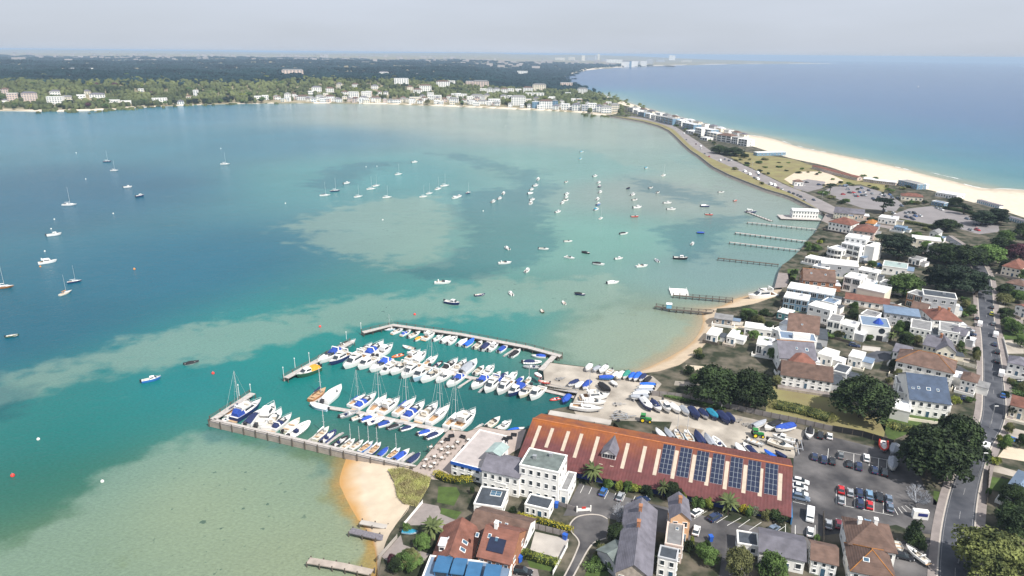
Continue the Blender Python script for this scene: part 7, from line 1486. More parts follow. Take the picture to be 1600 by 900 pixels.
for i, px in enumerate([g6(1092, 690), g6(1195, 720), g6(1308, 745), g5(280, 280), g5(160, 120), g5(915, 590), g5(1150, 680), (1497, 880), (1528, 745), (1546, 668)]):
    t = thing('street_lamp', P(*px, LZ), 0, ['slim lamp post by the dark evergreen clump on the causeway, westmost', 'lamp post in front of the dark evergreen clump', 'lamp post just past the dark evergreen clump', 'lamp post by the heath on the shore road', 'lamp post among the heath shrubs', 'lamp post opposite the parked cars on the shore road', 'lamp post at the mouth of the heath car park', 'street lamp at the lower end of the main road', 'street lamp by the dark garden fence', 'street lamp on the bend below the blue car'][i], 'street lamp')
    obj('pole', MB().tube((0, 0, 0), (0, 0, 8), .11, .07, 6).mesh('pole', M['metal']), t); obj('lamp', MB().box(-.15, 1.1, -.12, .12, 7.95, 8.1).mesh('lamp', framem), t)

# ---------------------------------------------------------------- trees, hedges, shrubs
def TR(kind, px, wpx, hm, label, name=None, colour=None, group=None, cat='tree', z=LZ):
    p = P(*px, z); s = (p - Vector((0, 0, CAM_H))).dot(_f) / FPX
    return tree(kind, p, wpx * s, hm, label, group, name, colour, z=z, cat=cat)
for a in [('oak', (1116, 626), 96, 14, 'dark evergreen oak behind the yard fence, nearer the cove'), ('oak', (1172, 632), 84, 14, 'dark evergreen oak behind the yard fence, nearer the white cottage'), ('oak', (1345, 652), 104, 16, 'big round dark oak beside the long white cottage'), ('oak', (1450, 742), 118, 17, 'largest dark tree, car park half, overhanging the main road'), ('oak', (1490, 722), 100, 17, 'largest dark tree, road half, overhanging the main road'), ('chest', (1545, 900), 122, 13, 'pale olive-green tree at the bottom corner of the main road'), ('oak', (1588, 835), 70, 9, 'dark evergreen behind the pale olive-green tree'), ('pine', (1372, 402), 40, 15, 'tall bare-trunked pine beside the apartment block'), ('belt', (1402, 404), 62, 15, 'broad dark pine right of the bare-trunked one'),
          ('green', (1412, 462), 62, 13, 'bright green leafy tree below the pines'), ('belt', (1462, 455), 56, 14, 'dark conifer at the near end of the roadside belt'), ('belt', (1490, 458), 66, 15, 'dark conifer in the middle of the roadside belt'), ('belt', (1522, 461), 56, 13, 'dark conifer leaning over the main road'), ('oak', (1478, 410), 62, 13, 'dense evergreen beside the white villa'), ('oak', (1505, 416), 66, 14, 'dense evergreen in the middle of the villa wood'), ('green', (1542, 412), 56, 13, 'mid-green tree in the villa wood near the road'), ('oak', (1562, 398), 50, 12, 'dark evergreen at the top of the villa wood'), ('green', (1570, 378), 30, 9, 'bright green tree at the end of the beach car park'), ('copper', (1592, 410), 45, 13, 'purple copper beech at the right edge'), ('oak', (1598, 372), 40, 11, 'dark tree above the copper beech'),
          ('oak', (1478, 360), 42, 9, 'round dark tree at the near edge of the beach car park'), ('belt', (1532, 352), 40, 11, 'dark beach pine left of the lower hut row'), ('belt', (1556, 350), 48, 12, 'tallest dark beach pine beside the lower hut row'), ('pine', (1505, 335), 30, 8, 'low pine behind the blue toilet block'), ('oak', (1492, 322), 30, 8, 'dark rounded tree behind the blue toilet block'), ('pine', (1379, 333), 36, 13, 'umbrella pine between the two beach car parks'), ('pine', (1296, 303), 20, 10, 'small umbrella pine at the heath car park'), ('oak', (1124, 240), 30, 11, 'dark evergreen clump on the causeway, far half'), ('oak', (1147, 243), 34, 11, 'dark evergreen clump on the causeway, near half'), ('oak', (1163, 247), 14, 6, 'small dark tree beside the evergreen clump'),
          ('palm', zb(1145, 600), 46, 6, 'bushy cordyline palm beside the turquoise dinghy'), ('palm', r9(135, 600), 38, 6, 'palm tree at the corner of the hotel car park by the shed'), ('palm', (1035, 778), 24, 5.5, 'small palm in the hedge along the shed'), ('palm', (1137, 803), 42, 5.5, 'big palm in the hedge along the shed'), ('oak', (1050, 780), 30, 6, 'round dark tree in the hedge along the shed'), ('oak', (965, 850), 38, 6.5, 'dark round tree beside the cul-de-sac'), ('oak', zc3(745, 450), 20, 5, 'dark round tree between the bungalows'), ('green', zb(950, 830), 44, 5, 'leafy garden tree by the near beach wall'), ('copper', zb(810, 810), 18, 3.5, 'pink blossom tree in the near beach garden'), ('olive', (1153, 900), 44, 9, 'brownish tree at the bottom edge beside the lane'), ('green', (1205, 905), 52, 8, 'green tree at the bottom edge below the workshop'), ('green', (1108, 880), 34, 5, 'leafy tree in the back garden beside the lane'),
          ('cypress', (1427, 850), 34, 8, 'tall clipped dark conifer beside the entrance sign wall'), ('olive', h2(1340, 680), 28, 6, 'yellowing street tree across the main road'), ('oak', h2(1360, 560), 30, 6, 'dark bush tree beyond the yellowing street tree'), ('green', h4(1560, 190), 26, 6, 'green tree opposite the white kerbside van'), ('olive', h4(1150, 610), 12, 6, 'upright golden conifer at the side road corner'), ('palm', h4(960, 560), 20, 5, 'palm beside the steep cream gable'), ('green', h4(270, 400), 26, 7, 'green tree between the grey flat roofs and cream wing'), ('oak', h4(270, 260), 24, 7, 'dark tree behind the cream wing'), ('palm', h3(1530, 360), 18, 5, 'palm beside the round-window house'), ('oak', h8(640, 420), 46, 8, 'dark tree below the slate corner house')]:
    TR(*a)
for i, (px, w_) in enumerate([((1147, 265), 14), ((1167, 257), 12), ((1186, 255), 16), ((1195, 250), 14), ((1165, 244), 12), ((1285, 303), 22), ((1298, 310), 18), ((1315, 318), 16), ((1322, 315), 14), ((1190, 288), 8), ((1415, 320), 12), ((1424, 318), 12), ((1432, 319), 14), ((1445, 318), 12), ((1395, 300), 12), ((1410, 296), 14), ((1420, 293), 16), ((1365, 295), 10), ((1385, 293), 8)]):
    TR('shrub', px, w_, 2.6, 'low dark shrub on the heath and car park edges, ' + ORD[i] + ' counted from the causeway', group='heath shrubs', cat='shrub', colour=['olive', 'oak', 'green'][i % 3])
gs = []
for i, (px, w_) in enumerate([(h3(740, 300), 22), (h3(860, 310), 18), (h3(1110, 190), 18), (h3(1260, 330), 16), (h3(690, 270), 12), (h1(1070, 730), 16), (h1(1090, 850), 14), (h1(300, 390), 12), (h2(860, 650), 14), (h2(900, 800), 18), (h2(840, 840), 14), (h4(920, 770), 12), (h4(60, 330), 16), (h5(960, 150), 14), (h5(820, 290), 20), (h5(990, 290), 16), (h5(190, 210), 20), (h5(60, 60), 14), (h5(1340, 800), 16), (h5(1310, 720), 12), (g8(1230, 390), 30), (g8(1390, 400), 26), (g8(1260, 590), 26), (g8(1400, 560), 22), (g8(1120, 610), 14), (g8(880, 650), 16), (g8(740, 840), 16), (h6(230, 600), 14), (h6(300, 640), 16), (h6(330, 560), 12), (h6(180, 650), 12), (h7(360, 630), 12), (h7(370, 400), 14), (g3(1000, 600), 14), (g3(830, 560), 10), (g3(940, 640), 12), (g2(860, 560), 9), (g2(830, 760), 13), (g2(1020, 530), 9), (h8(510, 110), 22), (h8(470, 330), 10), (1570, 620), (1580, 600)]):
    if not isinstance(px, tuple): px, w_ = (px, w_), 14
    gs.append((px, w_, ['green', 'oak', 'olive', 'green', 'lime'][i % 5]))
gs.sort()
for i, (px, w_, c) in enumerate(gs):
    TR('shrub', px, w_, 2.4, 'rounded ' + {'green': 'green', 'oak': 'dark', 'olive': 'olive', 'lime': 'lime-green'}[c] + ' garden shrub, ' + ORD[sum(1 for q in gs[:i] if q[2] == c)] + ' from left among the town gardens', group='garden shrubs', cat='shrub', colour=c)
for i, (px, w_, c) in enumerate([(r9(265, 640), 16, 'green'), (r9(360, 650), 14, 'lime'), (r9(430, 665), 16, 'green'), (r9(500, 680), 16, 'lime'), (r9(580, 690), 20, 'oak'), (r9(870, 750), 14, 'lime'), (r9(1010, 790), 20, 'green'), (r9(1095, 805), 16, 'lime'), (r9(1380, 850), 14, 'yellow'), (r9(1425, 855), 16, 'green'), (r9(1480, 860), 16, 'blossom'), (zs(345, 430), 30, 'oak'), (zs(240, 420), 14, 'olive')]):
    px = (px[0], px[1] + 2)
    TR('shrub', px, w_ * 1.25, 3.0, HWORD.get(c, {'lime': 'lime-green', 'oak': 'dark', 'yellow': 'golden', 'blossom': 'silvery', 'olive': 'olive'}.get(c, c)) + ' shrub in the planting along the shed, ' + ORD[i] + ' from the hotel', group='shrubs along the shed', cat='shrub', colour=c)
hedge([t2(125, 555), t2(200, 590), t2(300, 605), t2(400, 590)], 2.6, 2.0, leaf['yellow'], 'golden clipped hedge in front of the club house'); hedge([zc3(795, 420), zc3(1000, 465), zc3(1225, 535)], 1.7, 1.6, leaf['yellow'], 'long golden hedge between bungalow and cul-de-sac'); hedge([zc3(810, 725), zc3(960, 770), zc3(1100, 810)], 2.6, 1.8, leaf['lime'], 'bright green hedge below the pale courtyard')
hedge([(1213, 636), (1245, 642), (1295, 656)], 5.5, 2.2, leaf['grass'], 'tall yellow-green reeds behind the yard fence', cat='reeds', name='reed_bed'); hedge([(1395, 668), (1420, 672)], 5, 1.4, leaf['grass'], 'patch of reeds beside the white garage', cat='reeds', name='reed_bed')
hedge([(1030, 617), (1060, 624), (1130, 640)], 1.6, 1.0, leaf['green'], 'weedy green strip along the yard fence'); hedge([h6(740, 235), h6(900, 260), h6(1080, 300)], 4, 2.4, leaf['oak'], 'clipped dark hedge behind the red-tiled flats'); hedge([h7(0, 290), h7(240, 325), h7(470, 375)], 4, 2.2, leaf['olive'], 'long hedge along the beach car park')
hedge([h6(380, 720), h6(600, 740), h6(800, 770)], 3, 2.2, leaf['oak'], 'dark hedge at the foot of the apartment block'); hedge([h7(600, 130), h7(900, 180), h7(1250, 290)], 5, 2.2, leaf['oak'], 'dark scrub along the beach edge of the car park'); hedge([h5(1480, 90), h5(1640, 130)], 3, 1.8, leaf['oak'], 'dark hedge across the main road, upper'); hedge([h5(1480, 190), h5(1640, 230)], 3, 1.8, leaf['green'], 'green hedge across the main road, lower'); hedge([g2(750, 820), g2(1000, 800)], 3, 1.5, leaf['green'], 'low planting beside the cul-de-sac mouth')
# marram grass on the near dune, bare twigs by the car park
def tussocks():
    r = np.random.default_rng(4); poly = [(q.x, q.y) for q in W([zb(775, 20), zb(900, 10), zb(1130, 90), zb(1110, 160), zb(1010, 330), zb(900, 300), zb(850, 240), zb(830, 130)], LZ)]
    xs_, ys_ = [p[0] for p in poly], [p[1] for p in poly]; X_ = r.uniform(min(xs_), max(xs_), 9000); Y_ = r.uniform(min(ys_), max(ys_), 9000)
    k = inside(X_, Y_, poly); X_, Y_ = X_[k], Y_[k]; n = len(X_); a = r.uniform(0, 6.28, n); h_ = r.uniform(.3, .85, n); wv_ = .12
    dx, dy = np.cos(a), np.sin(a); lx, ly = r.normal(0, .3, n), r.normal(0, .3, n); z0 = LZ + .02
    v = np.stack([np.stack([X_ - dx * wv_, Y_ - dy * wv_, np.full(n, z0)], -1), np.stack([X_ + dx * wv_, Y_ + dy * wv_, np.full(n, z0)], -1), np.stack([X_ + lx, Y_ + ly, z0 + h_], -1)], 1).reshape(-1, 3)
    me = bpy.data.meshes.new('marram_grass'); me.from_pydata(v.tolist(), [], np.arange(n * 3).reshape(-1, 3).tolist()); me.materials.append(leaf['straw']); me.update()
    o = obj('marram_grass', me, kind='stuff'); o['label'] = 'pale straw-coloured marram grass on the near dune'
    sheet('dune', [Vector((x, y, 0)) for x, y in poly], M['dune'], LZ + .03)
tussocks()

# smaller houses squeezed between the larger ones
DEPK = 1.2
for i, (a, b, hh, rt, wl, rc, lb) in enumerate([((1218, 505), (1241, 511), 4, 'flat', 'white', 'pale', 'small white house on the slope above the angular house'), ((1205, 541), (1229, 547), 3.6, 'flat', 'white', 'grey', 'white garden room above the dark oaks'), ((1216, 577), (1238, 583), 4, 'gx', 'white', 'brown', 'little brown-roofed cottage beside the dark oaks'), ((1300, 578), (1322, 584), 4, 'flat', 'grey', 'dark', 'grey garage block beside the big round oak'), ((1326, 556), (1347, 561), 4, 'flat', 'white', 'white', 'white garden building above the big round oak'), ((1396, 548), (1420, 554), 5, 'gx', 'white', 'slate', 'white slate-roofed house at the turn of the side road'),
        ((1345, 490), (1369, 496), 5, 'flat', 'white', 'grey', 'white house just above the round-window house'), ((1312, 506), (1336, 512), 6, 'flat', 'white', 'pale', 'white two-storey house beside the framed glass house'), ((1382, 481), (1402, 486), 5, 'hip', 'cream', 'brown', 'cream house with brown hips below the leafy green tree'), ((1424, 480), (1448, 485), 5, 'gx', 'white', 'brown', 'white brown-roofed house between timber house and curved roof'), ((1340, 421), (1371, 427), 5, 'flat', 'white', 'white', 'white terrace behind the modern dark-glazed house'), ((1374, 441), (1396, 446), 5, 'flat', 'white', 'grey', 'white house left of the leafy green tree'), ((1402, 612), (1424, 617), 4, 'flat', 'white', 'grey', 'white house at the foot of the long hipped house'), ((1502, 592), (1526, 598), 4.6, 'hip', 'white', 'brown', 'brown hipped house on the corner of the side road'),
        ((1572, 441), (1602, 448), 5, 'hip', 'white', 'brown', 'brown hipped house across the road beyond the yellowing tree'), ((1576, 566), (1608, 573), 5, 'hip', 'white', 'slate', 'slate hipped house across the road from the side road'), ((1580, 632), (1612, 640), 4.6, 'gx', 'cream', 'red', 'red-roofed house across the road on the bend'), ((1284, 470), (1304, 475), 5, 'flat', 'white', 'blue', 'white and blue house behind the white cube house'), ((1318, 380), (1338, 384), 5, 'gx', 'white', 'red', 'small red-roofed house behind the stepped flats'), ((1440, 560), (1462, 566), 4.5, 'flat', 'white', 'dark', 'white house tucked behind the steep cream gable'), ((1488, 520), (1508, 525), 5, 'gx', 'white', 'slate', 'slate-roofed house by the main road drive'), ((1270, 415), (1292, 420), 5, 'flat', 'white', 'white', 'white house between boathouse and pale block'), ((1345, 440), (1362, 444), 5, 'flat', 'bluegrey', 'pale', 'blue-clad house behind the cream block')]):
    H('small_house', lb, a, b, 6.5, hh, rt, wl, rc, .5, storeys=2 if hh > 4.4 else 1, win=(3, 1))
DEPK = 1.0
for i in range(34):
    u_ = (i + .5) / 34; p0 = (1150 + 250 * u_ + rnd.uniform(-6, 6), 250 + 48 * u_ + rnd.uniform(-12, 16))
    TR('shrub', p0, rnd.uniform(6, 13), rnd.uniform(1.2, 2.4), ['olive', 'dark', 'green'][i % 3] + ' heath scrub clump, ' + ORD[i] + ' along the dunes towards the huts', 'scrub', ['olive', 'oak', 'green'][i % 3], 'heath scrub', 'shrub')
for i in range(24):
    u_ = (i + .5) / 24; x = 1010 + 130 * u_; y = np.interp(x, [1010, 1050, 1090, 1142], [181, 194, 216, 243]) + rnd.uniform(-5, 1)
    TR('shrub', (x + rnd.uniform(0, 6), y), rnd.uniform(5, 10), rnd.uniform(2, 4), ['dark', 'olive', 'green'][i % 3] + ' bush among the causeway houses, ' + ORD[i] + ' from the far end', 'bush', ['oak', 'olive', 'green'][i % 3], 'causeway bushes', 'bush')
# greenery and patios that fill the gaps between the houses
for zone, order, lst in [('above the cove', 'from the jetty', [(1168, 500, 22, 4.5), (1185, 508, 20, 4.5), (1200, 520, 18, 5), (1178, 530, 16, 4), (1152, 526, 12, 3), (1196, 546, 20, 4.5), (1207, 562, 18, 5), (1212, 602, 14, 4), (1090, 556, 14, 3), (1076, 585, 16, 3), (1086, 600, 18, 4)]),
                         ('in the harbour-side gardens', 'from the pavilion', [(1262, 386, 12, 3), (1275, 392, 14, 4), (1285, 379, 10, 3), (1268, 402, 14, 3), (1240, 430, 10, 3), (1322, 444, 12, 6), (1335, 482, 10, 3), (1332, 496, 16, 4.5), (1345, 505, 12, 3), (1372, 500, 14, 4), (1300, 520, 14, 4), (1312, 528, 14, 3)]),
                         ('below the conifer belt', 'from the pines', [(1418, 502, 12, 4), (1508, 480, 12, 4), (1516, 492, 15, 5), (1405, 522, 18, 6), (1413, 542, 20, 6), (1432, 538, 14, 4), (1400, 562, 16, 4), (1396, 580, 16, 5), (1402, 592, 14, 4), (1500, 545, 10, 3), (1524, 556, 10, 4), (1478, 478, 10, 3), (1450, 480, 10, 3)]),
                         ('across the main road', 'from the far end', [(1575, 456, 18, 5), (1590, 472, 22, 6), (1570, 497, 22, 5), (1582, 522, 24, 6), (1594, 542, 18, 5), (1586, 582, 16, 4), (1598, 612, 16, 4), (1580, 650, 12, 5), (1598, 652, 16, 4), (1574, 678, 12, 4), (1570, 702, 14, 5), (1592, 700, 12, 5)]),
                         ('round the near houses', 'from the beach', [(620, 892, 24, 3.5), (642, 884, 30, 4.5), (660, 856, 26, 4), (636, 832, 14, 2.5), (738, 772, 8, 2), (930, 884, 14, 2.5), (942, 872, 24, 3.5), (952, 890, 22, 3), (1076, 862, 14, 3), (1096, 870, 18, 4), (1268, 885, 10, 2.5), (1275, 846, 8, 2), (1440, 862, 12, 3)]),
                         ('by the villa wood', 'from the flats', [(1350, 354, 14, 4), (1432, 374, 16, 5), (1446, 394, 18, 7), (1462, 382, 16, 6), (1432, 398, 14, 4), (1362, 418, 14, 4), (1380, 424, 12, 3), (1600, 440, 18, 7), (1570, 425, 18, 7), (1455, 470, 12, 3)])]:
    for i, (x, y, w_, h_) in enumerate(sorted(lst)):
        TR('shrub' if h_ < 3.2 else 'green', (x, y), w_ * 1.25, h_ * 1.15, ['dark', 'mid-green', 'olive', 'bright green'][i % 4] + ' bushy growth ' + zone + ', ' + ORD[i] + ' ' + order, 'bush', ['oak', 'green', 'olive', 'green'][i % 4], 'bushes ' + zone, 'bush')
for x, y, a, b, m in [(1140, 505, 22, 5, 'yard'), (1192, 522, 14, 5, 'pave'), (1240, 546, 8, 8, 'pave'), (1330, 470, 12, 6, 'pave'), (1345, 521, 16, 5, 'yard'), (1362, 545, 14, 5, 'grit'), (1432, 516, 12, 6, 'pave'), (1478, 497, 20, 6, 'pave'), (1508, 521, 12, 10, 'pave'), (1332, 402, 14, 4, 'yard'), (1366, 416, 14, 4, 'sand'), (1500, 562, 16, 5, 'yard'), (1412, 600, 12, 6, 'grit'), (1160, 512, 16, 4, 'sand'), (1310, 492, 10, 6, 'pave'), (1520, 445, 6, 16, 'pave'), (1562, 470, 8, 20, 'yard'), (1585, 500, 14, 8, 'pave'), (1090, 575, 18, 5, 'sand'), (1075, 600, 20, 5, 'yard')]:
    flat('patio', [(x - a, y - b), (x + a, y - b * .4), (x + a * .9, y + b), (x - a * 1.1, y + b * .4)], M[m], 1)

# terrace furniture, bare trees, bins
tb_top = MB().tube((0, 0, .7), (0, 0, .75), .55, n=12).mesh('table_top', mat('pale_table', (.6, .58, .55), .6, .1)); tb_leg = MB().tube((0, 0, 0), (0, 0, .7), .06, n=6).tube((0, 0, 0), (0, 0, .05), .3, n=8).mesh('pedestal', M['black'])
ch = MB().box(-.22, .22, -.22, .22, .4, .46).box(-.22, -.17, -.22, .22, .46, .9); [ch.box(x - .02, x + .02, y - .02, y + .02, 0, .4) for x in (-.19, .19) for y in (-.19, .19)]
ch = ch.mesh('chair', mat('rattan', (.22, .19, .16), .8, .2))
for i, p in enumerate([zD(600, 640), zD(690, 600), zD(740, 640), zD(820, 600), zD(780, 640), zD(690, 660), zD(740, 690), zD(630, 720), zD(560, 745), zD(690, 730), zD(630, 775), zD(545, 800), zD(600, 805), zD(850, 690), zD(820, 730), zD(910, 580)]):
    q_ = P(*p, LZ); t = thing('table_set', (q_.x, q_.y, LZ + .015), rnd.uniform(0, 6), 'round terrace table with four chairs, ' + ORD[i] + ' set out from the pontoon end', 'table', 'tables on the terrace')
    obj('table_top', tb_top, t); obj('pedestal', tb_leg, t)
    for k in range(4): a = k * math.pi / 2; obj('chair', ch, t, (-1.0 * math.cos(a), -1.0 * math.sin(a), 0), a)
for i, p in enumerate([zD(735, 575), zD(770, 545), zD(862, 552), zD(882, 640), zD(1215, 570), zD(1250, 560), zD(1285, 535)]):
    q_ = P(*p, LZ if i < 4 else LZ + 4.8); zz = LZ + .015 if i < 4 else LZ + 4.72
    t = thing('lounge_sofa', (q_.x, q_.y, zz), rnd.uniform(-.5, .5), 'black lounge sofa on the ' + ('paved terrace, ' if i < 4 else 'club roof terrace, ') + ORD[i if i < 4 else i - 4] + ' from the pontoon', 'sofa', 'black sofas')
    obj('seat', MB().box(-.9, .9, -.45, .45, .1, .42).mesh('seat', cloth['black']), t); obj('backrest', MB().box(-.9, .9, .3, .5, .42, .85).mesh('backrest', cloth['black']), t)
    for s in (-1, 1): obj('armrest', MB().box(s * .82 - .1, s * .82 + .1, -.45, .3, .42, .62).mesh('armrest', cloth['black']), t)
def bare_tree(px, h_, wd, label, seed):
    g = random.Random(seed); q = MB(); p = P(*px, LZ)
    def grow(a, d, ln, r, n):
        b = a + d * ln; q.tube(a, b, r, r * .65, 4, cap=False)
        if n: [grow(b, (d + Vector((g.uniform(-1, 1), g.uniform(-1, 1), g.uniform(-.2, .5))) * .75).normalized(), ln * g.uniform(.6, .85), r * .62, n - 1) for _ in range(3 if n > 1 else 4)]
    for k in range(6): grow(Vector((0, 0, 0)), Vector((g.uniform(-1, 1), g.uniform(-1, 1), .8)).normalized(), h_ * .36, .11, 4)
    t = thing('bare_tree', p, 0, label, 'tree'); obj('branches', q.mesh('branches', mat('silver_twigs', (.34, .36, .40), .8, .2)), t)
bare_tree(zs(1490, 300), 5, 5, 'silvery leafless bush beside the entrance sign wall', 3); bare_tree(g2(1190, 250), 4, 3, 'leafless twiggy bush beside the cul-de-sac', 5); bare_tree(g2(1130, 210), 3.5, 2.5, 'second leafless twiggy bush by the hotel car park', 8)
def bin_(px, label, c='blue'):
    p = P(*px, LZ); t = thing('wheelie_bin', p, rnd.uniform(0, 3), label, 'bin'); m = mat(c + '_bin', (.02, .10, .45), .5, .1)
    obj('body', MB().loft([[(-.25, -.3, 0), (.25, -.3, 0), (.25, .3, 0), (-.25, .3, 0)], [(-.3, -.38, 1), (.3, -.38, 1), (.3, .38, 1), (-.3, .38, 1)]], cap0=True, cap1=True).mesh('body', m), t, sc=1.5); obj('lid', MB().box(-.34, .34, -.42, .42, 1., 1.08).mesh('lid', m), t, sc=1.5)
bin_(g2(470, 470), 'blue bin at the end of the grey timber fence'); bin_(g2(370, 95), 'blue bin beside the small white bungalow'); bin_(g3(1040, 520), 'blue bin by the back garden wall'); bin_(g1(1350, 690), 'blue bin beside the red-tiled house')
gt = P(*g2(610, 150), LZ); t = thing('entrance_gate', gt, hd(g2(610, 150), g2(770, 140)), 'white entrance gate with red notice at the hotel car park', 'gate'); gw = (P(*g2(770, 140), LZ) - gt).length
for x in (0, gw): obj('post', MB().box(x - .15, x + .15, -.15, .15, 0, 1.8).mesh('post', M['white']), t)
obj('panel', MB().box(.2, gw - .2, -.05, .05, .2, 1.1).mesh('panel', M['white']), t); obj('notice', MB().box(gw * .35, gw * .65, -.09, -.055, .95, 1.6).mesh('notice', gel['red']), t)
# ================================================================ the far shore, its woods and houses
FAR_SHORE = [(-420, 171), (-200, 172), (0, 173), (75, 174), (150, 172.5), (225, 167.5), (300, 164), (400, 161.5), (500, 161), (600, 162.5), (700, 166), (800, 170.5), (850, 172.5), (907, 176), (952, 181.5), (975, 177), (955, 160), (932, 151), (905, 138), (885, 128), (880, 121), (895, 114.5), (925, 108.5), (975, 104.5), (1050, 101.5), (1125, 99.5), (1200, 98.5), (1300, 98)]
farpoly = [(q.x, q.y) for q in W(FAR_SHORE, 0)] + [(9000, 62000), (-60000, 62000), (-60000, 1500)]
def hnoise(x, y):
    return (np.sin(x * .0021 + 1.3) * np.cos(y * .0017 + .4) + .6 * np.sin(x * .0052 - y * .0041) + .35 * np.sin(x * .011 + y * .013))
def far_h(x, y):
    x, y = np.asarray(x, float), np.asarray(y, float)
    d = sdist(x, y, farpoly)
    s = np.clip(d / 420, 0, 1); s = s * s * (3 - 2 * s)
    west = np.clip((-x + 150) / 500, .35, 1)
    h = 1.6 + np.clip(d, 0, 6) * .15 + s * (30 * west + 9 * hnoise(x, y) * np.clip(d / 900, 0, 1) + 8 * np.clip(d / 2500, 0, 1) + (70 + 25 * hnoise(x * .25, y * .2)) * np.clip((y - 7000) / 12000, 0, 1) * np.clip(d / 4000, 0, 1))
    h = np.where(d < 0, -6, np.maximum(h, 1.2))
    return h - (x * x + y * y) / (2 * 6371000.)
def build_far_land():
    xs = np.concatenate([-np.geomspace(60000, 1500, 30), np.linspace(-1480, 520, 130), np.geomspace(540, 9000, 34)])
    ys = np.concatenate([np.linspace(1180, 2100, 80), np.geomspace(2120, 62000, 72)])
    X, Y = np.meshgrid(xs, ys); nx, ny = len(xs), len(ys)
    Zz = far_h(X, Y)
    idx = np.arange(nx * ny).reshape(ny, nx)
    fs = np.stack([idx[:-1, :-1].ravel(), idx[:-1, 1:].ravel(), idx[1:, 1:].ravel(), idx[1:, :-1].ravel()], -1)
    zf = Zz.ravel()[fs].max(1); fs = fs[zf > -5.5]
    me = bpy.data.meshes.new('hillside')
    me.from_pydata(np.stack([X.ravel(), Y.ravel(), Zz.ravel()], -1).tolist(), [], fs.tolist())
    me.materials.append(mat('wooded_hill_ground', (.17, .17, .085), .95, .3, .02, col2=(.24, .20, .13), detail=9))
    me.polygons.foreach_set('use_smooth', [True] * len(fs)); me.update()
    obj('hillside', me, kind='structure')
build_far_land()
fs_line = smooth_line(W(FAR_SHORE[:16], 0), 90)
a = [v.copy() for v in fs_line]; b = offset(fs_line, 9); c = offset(fs_line, -3)
for v in a: v.z = .25
for v in b: v.z = 2.6
for v in c: v.z = -.8
strip('beach', [c, a, b][::-1] if False else [c, a, b], mat('far_strand', (.62, .54, .44), .95, .12, .05))
cl = smooth_line(W(FAR_SHORE[18:], 0), 80)
b = offset(cl, 55)
for i, v in enumerate(cl): v.z = .3 - v.length_squared / 12742000.
for v in b: v.z = 4 - v.length_squared / 12742000.
strip('beach', [cl, b], MATS['far_strand'])

# ---------------------------------------------------------------- haze over the whole place
def haze():
    q = MB().box(-60000, 60000, -60, 72000, -700, 126)
    m = bpy.data.materials.new('sea_haze'); m.use_nodes = True
    n = m.node_tree.nodes; n.remove(n['Principled BSDF'])
    v = n.new('ShaderNodeVolumePrincipled')
    v.inputs['Color'].default_value = (.54, .71, .93, 1)
    v.inputs['Density'].default_value = 0.00008
    v.inputs['Anisotropy'].default_value = 0.0
    m.node_tree.links.new(v.outputs['Volume'], n['Material Output'].inputs['Volume'])
    o = obj('haze', q.mesh('haze', m), kind='stuff')
    o['label'] = 'pale blue haze that softens the far shore'
haze()
# ---------------------------------------------------------------- the far shore: houses, trees, woods
def far_hit(px, py):
    d = _f + _r * ((px - 800) / FPX) - _u * ((py - 450) / FPX); d = d / d.y
    ys = np.concatenate([np.linspace(1180, 2600, 1200), np.geomspace(2605, 25000, 900)])
    x, z = d.x * ys, CAM_H + d.z * ys; h = far_h(x, ys)
    k = np.argmax((z - h < 0) & (sdist(x, ys, farpoly) > 4)); y = ys[k]
    return Vector((d.x * y, y, float(h[k])))
FARM, FARP = {}, []
def far_house(px, py, wpx, hpx, wall, label, group, cat='house', roof='flat', dep=12):
    p = far_hit(px, py); s = p.y / FPX * 1.02; w_, h_ = wpx * s * .92, max(4.0, hpx * s * .85)
    FARP.append((p.x, p.y, w_))
    t = thing('far_house', (p.x, p.y, p.z - 1), math.atan2(-p.x, p.y) * .6 + rnd.uniform(-.2, .2), label, cat, group)
    obj('wall', MB().box(-w_ / 2, w_ / 2, 0, dep, -3, h_ + 1).mesh('wall', wl_[wall]), t)
    if roof == 'flat': obj('roof', MB().box(-w_ / 2 - .3, w_ / 2 + .3, -.3, dep + .3, h_ + 1, h_ + 1.5).mesh('roof', rf['white' if wall == 'white' else 'pale']), t)
    else: obj('roof', roof_mesh('hip', w_, dep, h_ + 1, .5, .5, rf[roof]), t, (-w_ / 2, 0, 0))
    n = max(2, min(6, int(w_ / 4.5))); fl = max(1, min(5, int(h_ / 3.2)))
    for k in range(fl):
        for j in range(n):
            key = (round(w_ / n * .62, 0),)
            if key not in FARM: FARM[key] = MB().box(-key[0] / 2, key[0] / 2, -.08, .02, 0, 1.7).mesh('window', M['blueglass'])
            obj('window', FARM[key], t, (-w_ / 2 + w_ * (j + .5) / n, 0, 1.6 + k * (h_ / fl)))
q1, q2, q3 = Z(0, 60, 4), Z(400, 60, 4), Z(800, 60, 4)
FH = [(q1, a) for a in [(190, 400, 85, 62, 'pink'), (80, 390, 60, 50, 'pink'), (345, 355, 60, 26, 'white'), (345, 412, 95, 50, 'white'), (420, 390, 70, 26, 'cream'), (510, 380, 50, 28, 'white'), (610, 378, 90, 30, 'white'), (540, 350, 40, 22, 'cream'), (710, 410, 62, 26, 'white'), (790, 410, 60, 20, 'white'), (880, 335, 30, 20, 'white'), (1000, 402, 90, 30, 'white'), (1225, 360, 30, 38, 'white'), (1130, 412, 40, 20, 'white'), (1180, 385, 30, 25, 'cream'), (455, 186, 34, 10, 'white'), (570, 182, 34, 8, 'white'), (1100, 176, 56, 10, 'white'), (30, 345, 40, 30, 'pink'), (30, 405, 30, 20, 'white')]]
